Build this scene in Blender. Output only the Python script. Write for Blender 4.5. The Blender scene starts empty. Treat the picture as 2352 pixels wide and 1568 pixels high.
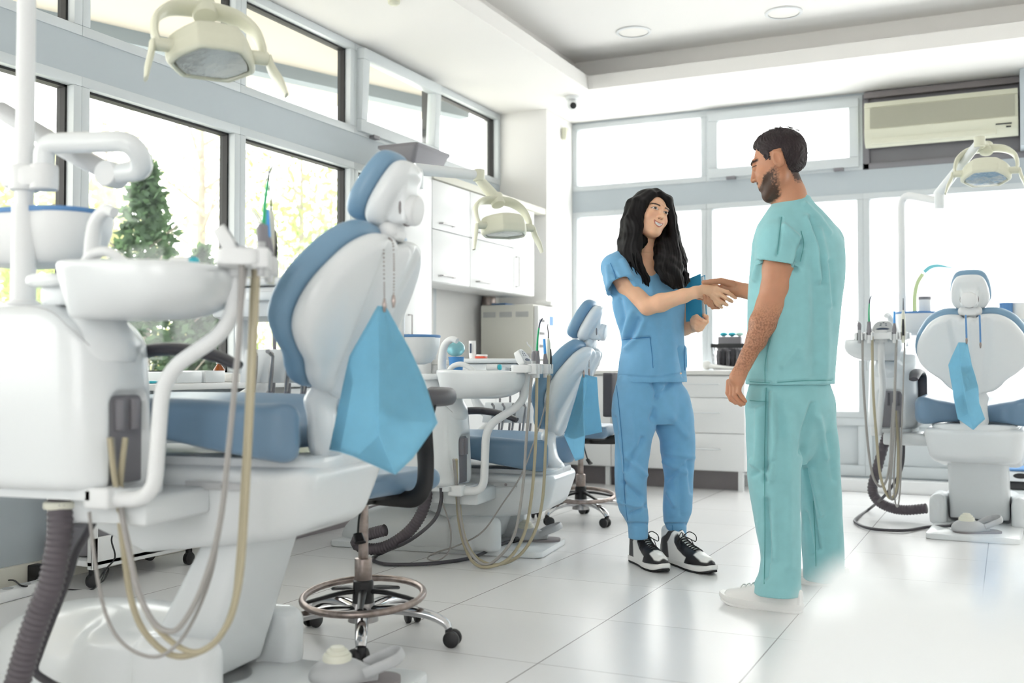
# Dental clinic: two colleagues in scrubs shaking hands between treatment chairs.
import bpy, bmesh, math, random
import numpy as np
import openvdb
from mathutils import Vector, Matrix, noise as mnoise
R = random.Random(7)
C = bpy.context.scene.collection
PI = math.pi
V = Vector

# ------------------------------------------------------------------ camera geometry (2352x1568 frame)
FPX, CX, CY, EYE = 2420.0, 1176.0, 784.0, 0.90
YAW = math.radians(25.26); PITCH = math.atan(60.0 / FPX)
c_r = V((math.cos(YAW), math.sin(YAW), 0))
c_f = V((-math.sin(YAW) * math.cos(PITCH), math.cos(YAW) * math.cos(PITCH), math.sin(PITCH)))
c_u = c_r.cross(c_f)
c_b = V((-math.sin(YAW), math.cos(YAW), 0))      # horizontal 'away' direction

def PX(px, py, D=None, X=None, Y=None, Z=None):
    """world point seen at a pixel of the photograph, at optical depth D or on the plane X / Y / Z"""
    d = c_f + c_r * ((px - CX) / FPX) - c_u * ((py - CY) / FPX)
    if X is not None: t = X / d.x
    elif Y is not None: t = Y / d.y
    elif Z is not None: t = (Z - EYE) / d.z
    else: t = D
    return V((d.x * t, d.y * t, EYE + d.z * t))

# ------------------------------------------------------------------ materials
def lin(c):
    if isinstance(c, str):
        c = tuple(int(c[i:i + 2], 16) / 255 for i in (0, 2, 4))
    return tuple((x / 12.92 if x <= .04045 else ((x + .055) / 1.055) ** 2.4) for x in c) + (1.0,)

def mat(name, col, rough=.5, metal=0, spec=.5, bump=0, bscale=60, var=0, vscale=8, coat=0, sheen=0, alpha=1, trans=0, emit=0, sss=0, stretch=None, ior=None):
    m = bpy.data.materials.new(name); m.use_nodes = True
    nt = m.node_tree; b = nt.nodes['Principled BSDF']
    c = lin(col)
    b.inputs['Base Color'].default_value = c
    b.inputs['Roughness'].default_value = rough
    b.inputs['Metallic'].default_value = metal
    b.inputs['Specular IOR Level'].default_value = spec
    if coat: b.inputs['Coat Weight'].default_value = coat; b.inputs['Coat Roughness'].default_value = .08
    if sheen: b.inputs['Sheen Weight'].default_value = sheen; b.inputs['Sheen Roughness'].default_value = .5
    if trans: b.inputs['Transmission Weight'].default_value = trans
    if ior: b.inputs['IOR'].default_value = ior
    if alpha < 1: b.inputs['Alpha'].default_value = alpha
    if sss:
        b.inputs['Subsurface Weight'].default_value = sss
        b.inputs['Subsurface Radius'].default_value = (.012, .005, .003); b.inputs['Subsurface Scale'].default_value = 1
    if emit:
        b.inputs['Emission Color'].default_value = c; b.inputs['Emission Strength'].default_value = emit
    tc = None
    def coords(sc):
        nonlocal tc
        tc = tc or nt.nodes.new('ShaderNodeTexCoord')
        mp = nt.nodes.new('ShaderNodeMapping'); mp.inputs['Scale'].default_value = sc
        nt.links.new(tc.outputs['Object'], mp.inputs['Vector']); return mp.outputs['Vector']
    if var:
        n = nt.nodes.new('ShaderNodeTexNoise'); n.inputs['Scale'].default_value = vscale; n.inputs['Detail'].default_value = 5
        nt.links.new(coords(stretch or (1, 1, 1)), n.inputs['Vector'])
        r = nt.nodes.new('ShaderNodeValToRGB')
        r.color_ramp.elements[0].position = .3; r.color_ramp.elements[1].position = .7
        r.color_ramp.elements[0].color = tuple(max(0, x * (1 - var)) for x in c[:3]) + (1,)
        r.color_ramp.elements[1].color = tuple(min(1, x * (1 + var)) for x in c[:3]) + (1,)
        nt.links.new(n.outputs['Fac'], r.inputs['Fac']); nt.links.new(r.outputs['Color'], b.inputs['Base Color'])
    if bump:
        n = nt.nodes.new('ShaderNodeTexNoise'); n.inputs['Scale'].default_value = bscale; n.inputs['Detail'].default_value = 4
        nt.links.new(coords(stretch or (1, 1, 1)), n.inputs['Vector'])
        bp = nt.nodes.new('ShaderNodeBump'); bp.inputs['Strength'].default_value = bump; bp.inputs['Distance'].default_value = .01
        nt.links.new(n.outputs['Fac'], bp.inputs['Height']); nt.links.new(bp.outputs['Normal'], b.inputs['Normal'])
    return m

# ------------------------------------------------------------------ mesh building
class MB:
    """collects shapes and links them as one mesh object"""
    def __init__(s): s.v = []; s.f = []; s.mi = []; s.cur = 0
    def mark(s): return len(s.v)
    def add(s, vs, fs):
        o = len(s.v); s.v += [V(p) for p in vs]; s.f += [tuple(i + o for i in f) for f in fs]; s.mi += [s.cur] * len(fs); return s
    def xf(s, M, start=0):
        for i in range(start, len(s.v)): s.v[i] = M @ s.v[i]
        return s
    def box(s, a, b, bev=0, seg=2, M=None):
        a, b = V(a), V(b); st = s.mark()
        lo = V((min(a.x, b.x), min(a.y, b.y), min(a.z, b.z))); hi = V((max(a.x, b.x), max(a.y, b.y), max(a.z, b.z)))
        if bev <= 0:
            vs = [(x, y, z) for x in (lo.x, hi.x) for y in (lo.y, hi.y) for z in (lo.z, hi.z)]
            s.add(vs, [(0, 1, 3, 2), (4, 6, 7, 5), (0, 4, 5, 1), (2, 3, 7, 6), (0, 2, 6, 4), (1, 5, 7, 3)])
        else:
            bm = bmesh.new(); bmesh.ops.create_cube(bm, size=1)
            d = hi - lo; bev = min(bev, min(d) * .499)
            for v in bm.verts: v.co = V(((v.co.x + .5) * d.x + lo.x, (v.co.y + .5) * d.y + lo.y, (v.co.z + .5) * d.z + lo.z))
            bmesh.ops.bevel(bm, geom=bm.edges[:], offset=bev, segments=seg, profile=.5, affect='EDGES')
            bm.verts.index_update()
            s.add([v.co.copy() for v in bm.verts], [tuple(v.index for v in f.verts) for f in bm.faces]); bm.free()
        if M is not None: s.xf(M, st)
        return s
    def cyl(s, p0, p1, r0, r1=None, n=24, cap=True):
        r1 = r0 if r1 is None else r1
        return s.tube([p0, p1], [r0, r1], n, smooth=0, cap=cap)
    def rod(s, p0, p1, r, n=20, bev=.15):
        """cylinder with rounded rims"""
        p0, p1 = V(p0), V(p1); d = (p1 - p0); L = d.length; d = d / L; e = min(r * bev, L * .3)
        return s.tube([p0, p0 + d * e * .3, p0 + d * e, p1 - d * e, p1 - d * e * .3, p1], [r - e, r - e * .3, r, r, r - e * .3, r - e], n, smooth=0)
    def tube(s, pts, r, n=12, smooth=6, closed=False, cap=True, flat=None, up=None):
        pts = [V(p) for p in pts]
        rs = list(r) if hasattr(r, '__len__') else [r] * len(pts)
        if smooth: pts, rs = catmull(pts, rs, smooth, closed)
        N = len(pts); rings = []
        t0 = (pts[1] - pts[0]).normalized()
        if up is not None: nrm = V(up)
        else: nrm = V((0, 0, 1)) if abs(t0.z) < .9 else V((1, 0, 0))
        nrm = (nrm - t0 * nrm.dot(t0)).normalized()
        prev = t0
        for i in range(N):
            if closed: t = pts[(i + 1) % N] - pts[i - 1]
            else: t = pts[min(i + 1, N - 1)] - pts[max(i - 1, 0)]
            t = t.normalized() if t.length > 1e-9 else prev
            ax = prev.cross(t)
            if ax.length > 1e-8: nrm = Matrix.Rotation(prev.angle(t), 3, ax.normalized()) @ nrm
            nrm = (nrm - t * nrm.dot(t)).normalized(); bi = t.cross(nrm); prev = t
            fx, fy = flat if flat else (1, 1)
            rings.append([pts[i] + (nrm * (math.cos(2 * PI * k / n) * fx) + bi * (math.sin(2 * PI * k / n) * fy)) * rs[i] for k in range(n)])
        return s.loft(rings, cap=cap and not closed, closed=closed)
    def loft(s, rings, cap=True, closed=False, wrap=True):
        n = len(rings[0]); vs = [p for r in rings for p in r]; fs = []
        m = len(rings)
        for i in range(m if closed else m - 1):
            a, b = i * n, ((i + 1) % m) * n
            for k in range(n if wrap else n - 1):
                k2 = (k + 1) % n; fs.append((a + k, a + k2, b + k2, b + k))
        if cap: fs += [tuple(range(n - 1, -1, -1)), tuple(range((m - 1) * n, m * n))]
        return s.add(vs, fs)
    def lathe(s, prof, n=32, M=None, cap=False):
        rings = [[V((r * math.cos(2 * PI * k / n), r * math.sin(2 * PI * k / n), z)) for k in range(n)] for r, z in prof]
        st = s.mark(); s.loft(rings, cap=cap)
        if M is not None: s.xf(M, st)
        return s
    def prism(s, poly, h0, h1, M=None, bev=0, seg=2):
        """2D outline in xy raised from z=h0 to h1"""
        st = s.mark()
        if bev > 0:
            bm = bmesh.new(); n = len(poly)
            vb = [bm.verts.new((x, y, h0)) for x, y in poly]; vt = [bm.verts.new((x, y, h1)) for x, y in poly]
            bm.faces.new(vb[::-1]); bm.faces.new(vt)
            for i in range(n): bm.faces.new((vb[i], vb[(i + 1) % n], vt[(i + 1) % n], vt[i]))
            es = [e for e in bm.edges if abs(e.verts[0].co.z - e.verts[1].co.z) < 1e-7]
            bmesh.ops.bevel(bm, geom=es, offset=bev, segments=seg, profile=.5, affect='EDGES')
            bm.verts.index_update(); bmesh.ops.recalc_face_normals(bm, faces=bm.faces[:])
            s.add([v.co.copy() for v in bm.verts], [tuple(v.index for v in f.verts) for f in bm.faces]); bm.free()
        else:
            n = len(poly)
            s.add([(x, y, h0) for x, y in poly] + [(x, y, h1) for x, y in poly],
                  [tuple(range(n - 1, -1, -1)), tuple(range(n, 2 * n))] + [(i, (i + 1) % n, (i + 1) % n + n, i + n) for i in range(n)])
        if M is not None: s.xf(M, st)
        return s
    def ball(s, c, r, n=16, sq=(1, 1, 1)):
        m = n // 2; c = V(c); rings = []
        for i in range(m + 1):
            a = PI * i / m; rr = max(math.sin(a), 1e-4)
            rings.append([c + V((rr * math.cos(2 * PI * k / n) * sq[0], rr * math.sin(2 * PI * k / n) * sq[1], -math.cos(a) * sq[2])) * r for k in range(n)])
        return s.loft(rings, cap=True)

def catmull(pts, rs, k, closed=False):
    N = len(pts)
    if N < 3 and not closed: return pts, rs
    op, orr = [], []
    for i in range(N if closed else N - 1):
        p1, p2 = pts[i], pts[(i + 1) % N]
        p0 = pts[i - 1] if (i > 0 or closed) else p1 * 2 - p2
        p3 = pts[(i + 2) % N] if (i + 2 < N or closed) else p2 * 2 - p1
        for j in range(k):
            t = j / k
            op.append(.5 * ((2 * p1) + (p2 - p0) * t + (2 * p0 - 5 * p1 + 4 * p2 - p3) * t * t + (3 * p1 - p0 - 3 * p2 + p3) * t ** 3))
            orr.append(rs[i] + (rs[(i + 1) % N] - rs[i]) * t)
    if not closed: op.append(pts[-1]); orr.append(rs[-1])
    return op, orr

def curve2(pts, k=6, closed=True):
    p, _ = catmull([V((x, y, 0)) for x, y in pts], [0] * len(pts), k, closed)
    return [(q.x, q.y) for q in p]

def rrect(x0, x1, y0, y1, r, n=5):
    out = []
    for cx, cy, a in ((x1 - r, y1 - r, 0), (x0 + r, y1 - r, 90), (x0 + r, y0 + r, 180), (x1 - r, y0 + r, 270)):
        for i in range(n + 1):
            t = math.radians(a + 90 * i / n); out.append((cx + r * math.cos(t), cy + r * math.sin(t)))
    return out

def fillet(pts, r, n=6):
    """polyline with rounded corners (a bent pipe)"""
    pts = [V(p) for p in pts]; out = [pts[0]]
    for i in range(1, len(pts) - 1):
        a, b, c = pts[i - 1], pts[i], pts[i + 1]
        u, w = (a - b), (c - b); rr = r[i - 1] if hasattr(r, '__len__') else r
        d = min(rr, u.length * .49, w.length * .49); p0, p1 = b + u.normalized() * d, b + w.normalized() * d
        for j in range(n + 1):
            t = j / n; out.append(p0 * (1 - t) ** 2 + b * (2 * t * (1 - t)) + p1 * t * t)
    out.append(pts[-1]); return out

def newmesh(name, vs, fs, mats, mi=None, ang=40, smooth=True):
    me = bpy.data.meshes.new(name)
    me.from_pydata(vs, [], fs)
    for m in (mats if isinstance(mats, (list, tuple)) else [mats]): me.materials.append(m)
    if mi is not None and len(mi): me.polygons.foreach_set('material_index', mi)
    if smooth:
        me.shade_smooth()
        if ang < 180: me.set_sharp_from_angle(angle=math.radians(ang))
    me.update(); return me

def obj(name, mb, m, parent=None, ang=40, world=False, smooth=True):
    """link a builder as ONE mesh object; world=True: its coordinates are the room's, else the parent's"""
    vs = mb.v
    if parent is not None and world:
        Mi = parent.matrix_basis.inverted() if parent.parent is None else (parent.parent.matrix_basis @ parent.matrix_basis).inverted()
        vs = [Mi @ p for p in vs]
    off = None
    if parent is None:
        xs = [p.x for p in vs]; ys = [p.y for p in vs]; zs = [p.z for p in vs]
        off = V(((min(xs) + max(xs)) / 2, (min(ys) + max(ys)) / 2, min(zs)))
        vs = [p - off for p in vs]
    me = newmesh(name, [tuple(p) for p in vs], mb.f, m, mb.mi, ang, smooth)
    bm = bmesh.new(); bm.from_mesh(me); bmesh.ops.recalc_face_normals(bm, faces=bm.faces[:]); bm.to_mesh(me); bm.free()
    o = bpy.data.objects.new(name, me); C.objects.link(o)
    if off is not None: o.location = off
    if parent is not None: o.parent = parent
    return o

def tag(o, label=None, cat=None, group=None, kind=None):
    if label: o['label'] = label
    if cat: o['category'] = cat
    if group: o['group'] = group
    if kind: o['kind'] = kind
    return o

def thing(name, label, cat, loc=(0, 0, 0), rz=0, group=None):
    o = bpy.data.objects.new(name, None); C.objects.link(o)
    o.empty_display_size = .1
    o.matrix_basis = Matrix.Translation(V(loc)) @ Matrix.Rotation(rz, 4, 'Z')
    return tag(o, label, cat, group)

def struct(name, mb, m, ang=40, parent=None, label=None):
    o = obj(name, mb, m, parent, ang)
    if parent is None: tag(o, label or name.replace('_', ' ') + ' of the treatment room', 'building part', kind='structure')
    return o

def copy_tree(o, parent=None):
    c = o.copy(); C.objects.link(c)
    if parent is not None: c.parent = parent
    for ch in list(o.children): copy_tree(ch, c)
    return c

# ------------------------------------------------------------------ signed distance modelling (bodies, clothes, cushions)
class SDF:
    def __init__(s, lo, hi, h):
        s.lo = np.array(lo, np.float32); s.h = h
        s.n = np.ceil((np.array(hi, np.float32) - s.lo) / h).astype(int) + 1
        s.d = np.full(s.n, 1.0, np.float32)
    def _win(s, lo, hi):
        a = np.maximum(np.floor((np.array(lo) - s.lo) / s.h).astype(int), 0); b = np.minimum(np.ceil((np.array(hi) - s.lo) / s.h).astype(int) + 1, s.n)
        if (b <= a).any(): return None
        sl = tuple(slice(a[i], b[i]) for i in range(3))
        g = [((np.arange(a[i], b[i]) * s.h) + s.lo[i]).astype(np.float32) for i in range(3)]
        return sl, g[0][:, None, None], g[1][None, :, None], g[2][None, None, :]
    def _mix(s, sl, d, k, op):
        a = s.d[sl]
        if op == 'u':
            if k > 0:
                t = np.clip(.5 + .5 * (a - d) / k, 0, 1); s.d[sl] = a + (d - a) * t - k * t * (1 - t)
            else: s.d[sl] = np.minimum(a, d)
        elif op == 's':
            d = -d
            if k > 0:
                t = np.clip(.5 - .5 * (a - d) / k, 0, 1); s.d[sl] = a + (d - a) * t + k * t * (1 - t)
            else: s.d[sl] = np.maximum(a, d)
    def cap(s, p, q, r0, r1=None, k=.01, op='u', sq=None):
        """tapered limb segment from p to q; sq=(axis, factor) flattens the section along an axis"""
        r1 = r0 if r1 is None else r1
        p = np.array(p, np.float32); q = np.array(q, np.float32); m = max(r0, r1) * (1.0 if not sq else max(1, 1 / sq[1])) + k + 3 * s.h
        w = s._win(np.minimum(p, q) - m, np.maximum(p, q) + m)
        if w is None: return s
        sl, X, Y, Z = w; e = q - p; L2 = float(e @ e) + 1e-12
        t = np.clip(((X - p[0]) * e[0] + (Y - p[1]) * e[1] + (Z - p[2]) * e[2]) / L2, 0, 1)
        dx, dy, dz = X - p[0] - t * e[0], Y - p[1] - t * e[1], Z - p[2] - t * e[2]
        if sq:
            ax = np.array(sq[0], np.float32); ax /= np.linalg.norm(ax); c = (dx * ax[0] + dy * ax[1] + dz * ax[2]) * (sq[1] - 1)
            dx, dy, dz = dx + c * ax[0], dy + c * ax[1], dz + c * ax[2]
        d = np.sqrt(dx * dx + dy * dy + dz * dz) - (r0 + (r1 - r0) * t)
        s._mix(sl, d, k, op); return s
    def chain(s, pts, rs, k=.01, op='u', sq=None):
        for i in range(len(pts) - 1): s.cap(pts[i], pts[i + 1], rs[i], rs[i + 1], k, op, sq)
        return s
    def ell(s, c, rad, M=None, k=.01, op='u'):
        """ellipsoid with half-axes rad; M: 3 axis vectors"""
        c = np.array(c, np.float32); rad = np.array(rad, np.float32); m = float(rad.max()) + k + 3 * s.h
        w = s._win(c - m, c + m)
        if w is None: return s
        sl, X, Y, Z = w; A = np.array(M if M is not None else np.eye(3), np.float32)
        x, y, z = X - c[0], Y - c[1], Z - c[2]
        q = [x * A[i][0] + y * A[i][1] + z * A[i][2] for i in range(3)]
        k0 = np.sqrt(sum((q[i] / rad[i]) ** 2 for i in range(3))); k1 = np.sqrt(sum((q[i] / rad[i] ** 2) ** 2 for i in range(3))) + 1e-9
        s._mix(sl, k0 * (k0 - 1) / k1, k, op); return s
    def rbox(s, c, half, r=.01, M=None, k=0, op='u'):
        c = np.array(c, np.float32); m = float(np.linalg.norm(half)) + k + 3 * s.h
        w = s._win(c - m, c + m)
        if w is None: return s
        sl, X, Y, Z = w; A = np.array(M if M is not None else np.eye(3), np.float32)
        x, y, z = X - c[0], Y - c[1], Z - c[2]
        q = [np.abs(x * A[i][0] + y * A[i][1] + z * A[i][2]) - (half[i] - r) for i in range(3)]
        d = np.sqrt(sum(np.maximum(a, 0) ** 2 for a in q)) + np.minimum(np.maximum(q[0], np.maximum(q[1], q[2])), 0) - r
        s._mix(sl, d, k, op); return s
    def plane(s, p, n, k=0):
        """cut away everything on the side the normal points to"""
        p = np.array(p, np.float32); n = np.array(n, np.float32); n = n / np.linalg.norm(n)
        sl, X, Y, Z = s._win(s.lo, s.lo + s.n * s.h)
        d = (X - p[0]) * n[0] + (Y - p[1]) * n[1] + (Z - p[2]) * n[2]
        s._mix(sl, -d, k, 's'); return s
    def field(s, fn, lo=None, hi=None, k=0, op='u'):
        w = s._win(lo if lo is not None else s.lo, hi if hi is not None else s.lo + s.n * s.h)
        sl, X, Y, Z = w; s._mix(sl, fn(X, Y, Z).astype(np.float32), k, op); return s
    def mesh(s, smooth=0):
        for ax in range(3):
            i0 = [slice(None)] * 3; i1 = [slice(None)] * 3; i0[ax] = 0; i1[ax] = -1
            s.d[tuple(i0)] = np.maximum(s.d[tuple(i0)], s.h); s.d[tuple(i1)] = np.maximum(s.d[tuple(i1)], s.h)
        g = openvdb.FloatGrid(1.0); g.copyFromArray(np.ascontiguousarray(np.clip(s.d, -4 * s.h, 4 * s.h)))
        p, q = g.convertToQuads(isovalue=0.0)
        p = p.astype(np.float64) * s.h + s.lo; q = q.astype(np.int64)
        a, b, c = p[q[:, 0]], p[q[:, 1]], p[q[:, 2]]; dd = p[q[:, 3]]
        vol = (np.einsum('ij,ij->i', a, np.cross(b, c)) + np.einsum('ij,ij->i', a, np.cross(c, dd))).sum()
        if vol < 0: q = q[:, ::-1]
        for _ in range(smooth): p = laplace(p, q, .5)
        return p, q

def laplace(p, q, w=.5):
    acc = np.zeros_like(p); cnt = np.zeros(len(p))
    for i in range(4):
        for j in (1, 3):
            np.add.at(acc, q[:, i], p[q[:, (i + j) % 4]]); np.add.at(cnt, q[:, i], 1)
    return p + w * (acc / np.maximum(cnt, 1)[:, None] - p)

def vnormals(p, q):
    n = np.cross(p[q[:, 2]] - p[q[:, 0]], p[q[:, 3]] - p[q[:, 1]]); out = np.zeros_like(p)
    for i in range(4): np.add.at(out, q[:, i], n)
    return out / np.maximum(np.linalg.norm(out, axis=1), 1e-12)[:, None]

def folds(p, q, fl, nz=None):
    """press cloth folds into a surface: fl = (p0, p1, width, amplitude) ridges (+) and valleys (-)"""
    n = vnormals(p, q); d = np.zeros(len(p))
    for a, b, w, amp in fl:
        a = np.array(a, float); b = np.array(b, float); e = b - a
        t = np.clip(((p - a) @ e) / (e @ e + 1e-12), 0, 1); x = np.linalg.norm(p - a - t[:, None] * e, axis=1)
        d += amp * np.exp(-(x / w) ** 2) * (1 - .6 * (2 * t - 1) ** 2)
    if nz:
        amp, sc, seed = nz; rg = np.random.RandomState(seed); f = np.zeros(len(p))
        for o in range(10):
            k = rg.normal(size=3) * sc * (1 + .25 * o); k2 = rg.normal(size=3) * sc * .7
            f += np.sin(p @ k + 1.6 * np.sin(p @ k2 + rg.uniform(0, 6)) + rg.uniform(0, 6)) / (1 + .3 * o)
        d += amp * f / 3
    return p + n * d[:, None]

def pobj(name, pq, m, parent=None, fmat=None, ang=180):
    """mesh object from numpy points / quads given in room coordinates (converted to the parent's)"""
    p, q = pq
    if parent is not None:
        Mi = np.array((parent.matrix_basis if parent.parent is None else parent.parent.matrix_basis @ parent.matrix_basis).inverted())
        p = p @ Mi[:3, :3].T + Mi[:3, 3]
    me = bpy.data.meshes.new(name); nq = len(q)
    me.vertices.add(len(p)); me.vertices.foreach_set('co', np.ascontiguousarray(p, np.float32).ravel())
    me.loops.add(nq * 4); me.loops.foreach_set('vertex_index', np.ascontiguousarray(q, np.int32).ravel())
    me.polygons.add(nq); me.polygons.foreach_set('loop_start', np.arange(0, nq * 4, 4, dtype=np.int32))
    for mm in (m if isinstance(m, (list, tuple)) else [m]): me.materials.append(mm)
    if fmat is not None: me.polygons.foreach_set('material_index', np.ascontiguousarray(fmat, np.int32))
    me.update(calc_edges=True); me.validate(); me.shade_smooth()
    if ang < 180: me.set_sharp_from_angle(angle=math.radians(ang))
    o = bpy.data.objects.new(name, me); C.objects.link(o)
    if parent is not None: o.parent = parent
    return o
# ------------------------------------------------------------------ materials used across the room
M = {}
M['white'] = mat('white_plastic', 'e6eaec', .28, spec=.5, coat=.25)
M['white_soft'] = mat('white_matt_plastic', 'e9ebec', .45)
M['white_old'] = mat('ivory_plastic', 'e3e3d4', .4)
M['lamp_cream'] = mat('cream_lamp_plastic', 'dcdcc8', .38)
M['alu'] = mat('painted_aluminium', 'd4dadd', .38, spec=.5)
M['panel'] = mat('grey_blue_panel', 'bcc5cb', .5)
M['gasket'] = mat('black_rubber_gasket', '1b1b1c', .6)
M['wall'] = mat('white_wall_paint', 'f1f0ee', .85, spec=.2, bump=.02, bscale=120)
M['ceil'] = mat('ceiling_paint', 'f3f1ee', .9, spec=.15)
M['lam'] = mat('white_laminate', 'f0f1f1', .3, spec=.5)
M['lam_edge'] = mat('cream_laminate_edge', 'e2e0d4', .5)
M['counter'] = mat('pale_worktop', 'e9e8e4', .35)
M['plinth'] = mat('grey_plinth', '8a8486', .6)
M['beige'] = mat('beige_steel_case', 'e6e5dc', .42)
M['black'] = mat('black_plastic', '1d1d20', .42)
M['dgrey'] = mat('dark_grey_plastic', '47454b', .45)
M['mgrey'] = mat('mid_grey_plastic', '86848a', .5)
M['lgrey'] = mat('light_grey_plastic', 'bdbfc1', .45)
M['chrome'] = mat('polished_steel', 'c9c9cb', .14, metal=1)
M['steel'] = mat('brushed_steel', 'a9a6a6', .32, metal=1, var=.12, vscale=30)
M['worn'] = mat('worn_chrome', '9b8f8a', .36, metal=1, var=.25, vscale=40)
M['vinyl'] = mat('blue_vinyl', '7c9fba', .34, spec=.5, bump=.02, bscale=400)
M['vinyl_dark'] = mat('slate_blue_vinyl', '728fa9', .34, spec=.5, bump=.02, bscale=400)
M['bib'] = mat('blue_paper_bib', 'a0def3', .8, spec=.1, var=.05, vscale=30, bump=.12, bscale=90)
def see_light(m, fac, col):
    """thin cloth or paper: part of the light from behind shows through"""
    nt = m.node_tree; b = nt.nodes['Principled BSDF']; out = nt.nodes['Material Output']
    tl = nt.nodes.new('ShaderNodeBsdfTranslucent'); tl.inputs['Color'].default_value = lin(col); mx = nt.nodes.new('ShaderNodeMixShader'); mx.inputs[0].default_value = fac
    nt.links.new(b.outputs[0], mx.inputs[1]); nt.links.new(tl.outputs[0], mx.inputs[2]); nt.links.new(mx.outputs[0], out.inputs[0])
see_light(M['bib'], .55, 'bfe6fa')
M['blue_pad'] = mat('blue_mat', '5f8fc4', .6)
M['blue_clear'] = mat('blue_cup_plastic', '4f9fe8', .3, trans=.25)
M['hose_grey'] = mat('grey_rubber_hose', 'a3a09d', .4)
M['hose_cream'] = mat('cream_rubber_hose', 'b3aa90', .4)
M['hose_dark'] = mat('dark_corrugated_hose', '5a545a', .5)
M['red'] = mat('red_plastic', 'e0563c', .4)
M['green'] = mat('green_plastic_tip', '1fae74', .35)
M['bluetip'] = mat('blue_plastic_tip', '4aa4f0', .35)
M['cyan'] = mat('cyan_plastic', '38b6c8', .3)
M['amber'] = mat('amber_glass', '9a4a08', .15, trans=.3)
M['print'] = mat('dark_print', '39465c', .6)
M['paper'] = mat('white_paper', 'f4f4f2', .8)

def window_glass(name, frost):
    m = bpy.data.materials.new(name); m.use_nodes = True; nt = m.node_tree; nt.nodes.clear()
    out = nt.nodes.new('ShaderNodeOutputMaterial')
    tr = nt.nodes.new('ShaderNodeBsdfTransparent'); tr.inputs['Color'].default_value = (.97, .985, .975, 1)
    gl = nt.nodes.new('ShaderNodeBsdfGlossy'); gl.inputs['Roughness'].default_value = .03
    fr = nt.nodes.new('ShaderNodeLayerWeight'); fr.inputs['Blend'].default_value = .12
    mx = nt.nodes.new('ShaderNodeMixShader')
    mm_ = nt.nodes.new('ShaderNodeMath'); mm_.operation = 'MULTIPLY'; mm_.inputs[1].default_value = .5; nt.links.new(fr.outputs['Facing'], mm_.inputs[0]); nt.links.new(mm_.outputs[0], mx.inputs[0]); nt.links.new(tr.outputs[0], mx.inputs[1]); nt.links.new(gl.outputs[0], mx.inputs[2])
    last = mx
    if frost:
        tl = nt.nodes.new('ShaderNodeBsdfTranslucent'); tl.inputs['Color'].default_value = (.95, .97, .98, 1)
        m2 = nt.nodes.new('ShaderNodeMixShader'); m2.inputs[0].default_value = frost
        nt.links.new(mx.outputs[0], m2.inputs[1]); nt.links.new(tl.outputs[0], m2.inputs[2]); last = m2
    nt.links.new(last.outputs[0], out.inputs[0]); return m
M['glass'] = window_glass('clear_window_glass', 0)
M['frost'] = window_glass('frosted_window_film', .8)
M['film'] = window_glass('thin_window_film', .35)

def tile_mat():
    m = bpy.data.materials.new('white_floor_tile'); m.use_nodes = True; nt = m.node_tree; b = nt.nodes['Principled BSDF']
    ge = nt.nodes.new('ShaderNodeNewGeometry'); sp = nt.nodes.new('ShaderNodeSeparateXYZ'); nt.links.new(ge.outputs['Position'], sp.inputs[0])
    def mth(op, a, bb=None):
        n = nt.nodes.new('ShaderNodeMath'); n.operation = op
        for i, x in enumerate((a, bb)):
            if x is None: continue
            if isinstance(x, (int, float)): n.inputs[i].default_value = x
            else: nt.links.new(x, n.inputs[i])
        return n.outputs[0]
    def edge(o, off, size):
        t = mth('DIVIDE', mth('SUBTRACT', o, off), size)
        return mth('ABSOLUTE', mth('SUBTRACT', mth('FRACT', mth('ADD', t, .5)), .5)), mth('FLOOR', t)
    ex, ix = edge(sp.outputs[0], -1.308, .6014); ey, iy = edge(sp.outputs[1], 2.955, .611)
    gx = mth('LESS_THAN', ex, .0032); gy = mth('LESS_THAN', ey, .0024)
    g = mth('MAXIMUM', gx, mth('MULTIPLY', gy, .75))
    wn = nt.nodes.new('ShaderNodeTexWhiteNoise'); wn.noise_dimensions = '2D'
    cb = nt.nodes.new('ShaderNodeCombineXYZ'); nt.links.new(ix, cb.inputs[0]); nt.links.new(iy, cb.inputs[1]); nt.links.new(cb.outputs[0], wn.inputs['Vector'])
    nz = nt.nodes.new('ShaderNodeTexNoise'); nz.inputs['Scale'].default_value = 2.2; nz.inputs['Detail'].default_value = 2; nz.inputs['Roughness'].default_value = .4; nt.links.new(ge.outputs['Position'], nz.inputs['Vector'])
    v = mth('ADD', mth('MULTIPLY', wn.outputs['Value'], .03), mth('MULTIPLY', nz.outputs['Fac'], .04))
    r1 = nt.nodes.new('ShaderNodeMix'); r1.data_type = 'RGBA'
    r1.inputs['A'].default_value = lin('f1f0f0'); r1.inputs['B'].default_value = lin('dcdee0'); nt.links.new(mth('MULTIPLY', v, 9), r1.inputs['Factor'])
    r2 = nt.nodes.new('ShaderNodeMix'); r2.data_type = 'RGBA'; r2.inputs['B'].default_value = lin('7d7377')
    nt.links.new(r1.outputs['Result'], r2.inputs['A']); nt.links.new(g, r2.inputs['Factor'])
    nt.links.new(r2.outputs['Result'], b.inputs['Base Color'])
    b.inputs['Roughness'].default_value = .27
    b.inputs['Specular IOR Level'].default_value = .55
    bp = nt.nodes.new('ShaderNodeBump'); bp.inputs['Strength'].default_value = .4; bp.inputs['Distance'].default_value = .002
    n2 = nt.nodes.new('ShaderNodeTexNoise'); n2.inputs['Scale'].default_value = 9; nt.links.new(ge.outputs['Position'], n2.inputs['Vector'])
    nt.links.new(mth('SUBTRACT', 1.0, g), bp.inputs['Height']); nt.links.new(bp.outputs['Normal'], b.inputs['Normal'])
    return m
M['tile'] = tile_mat()

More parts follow.
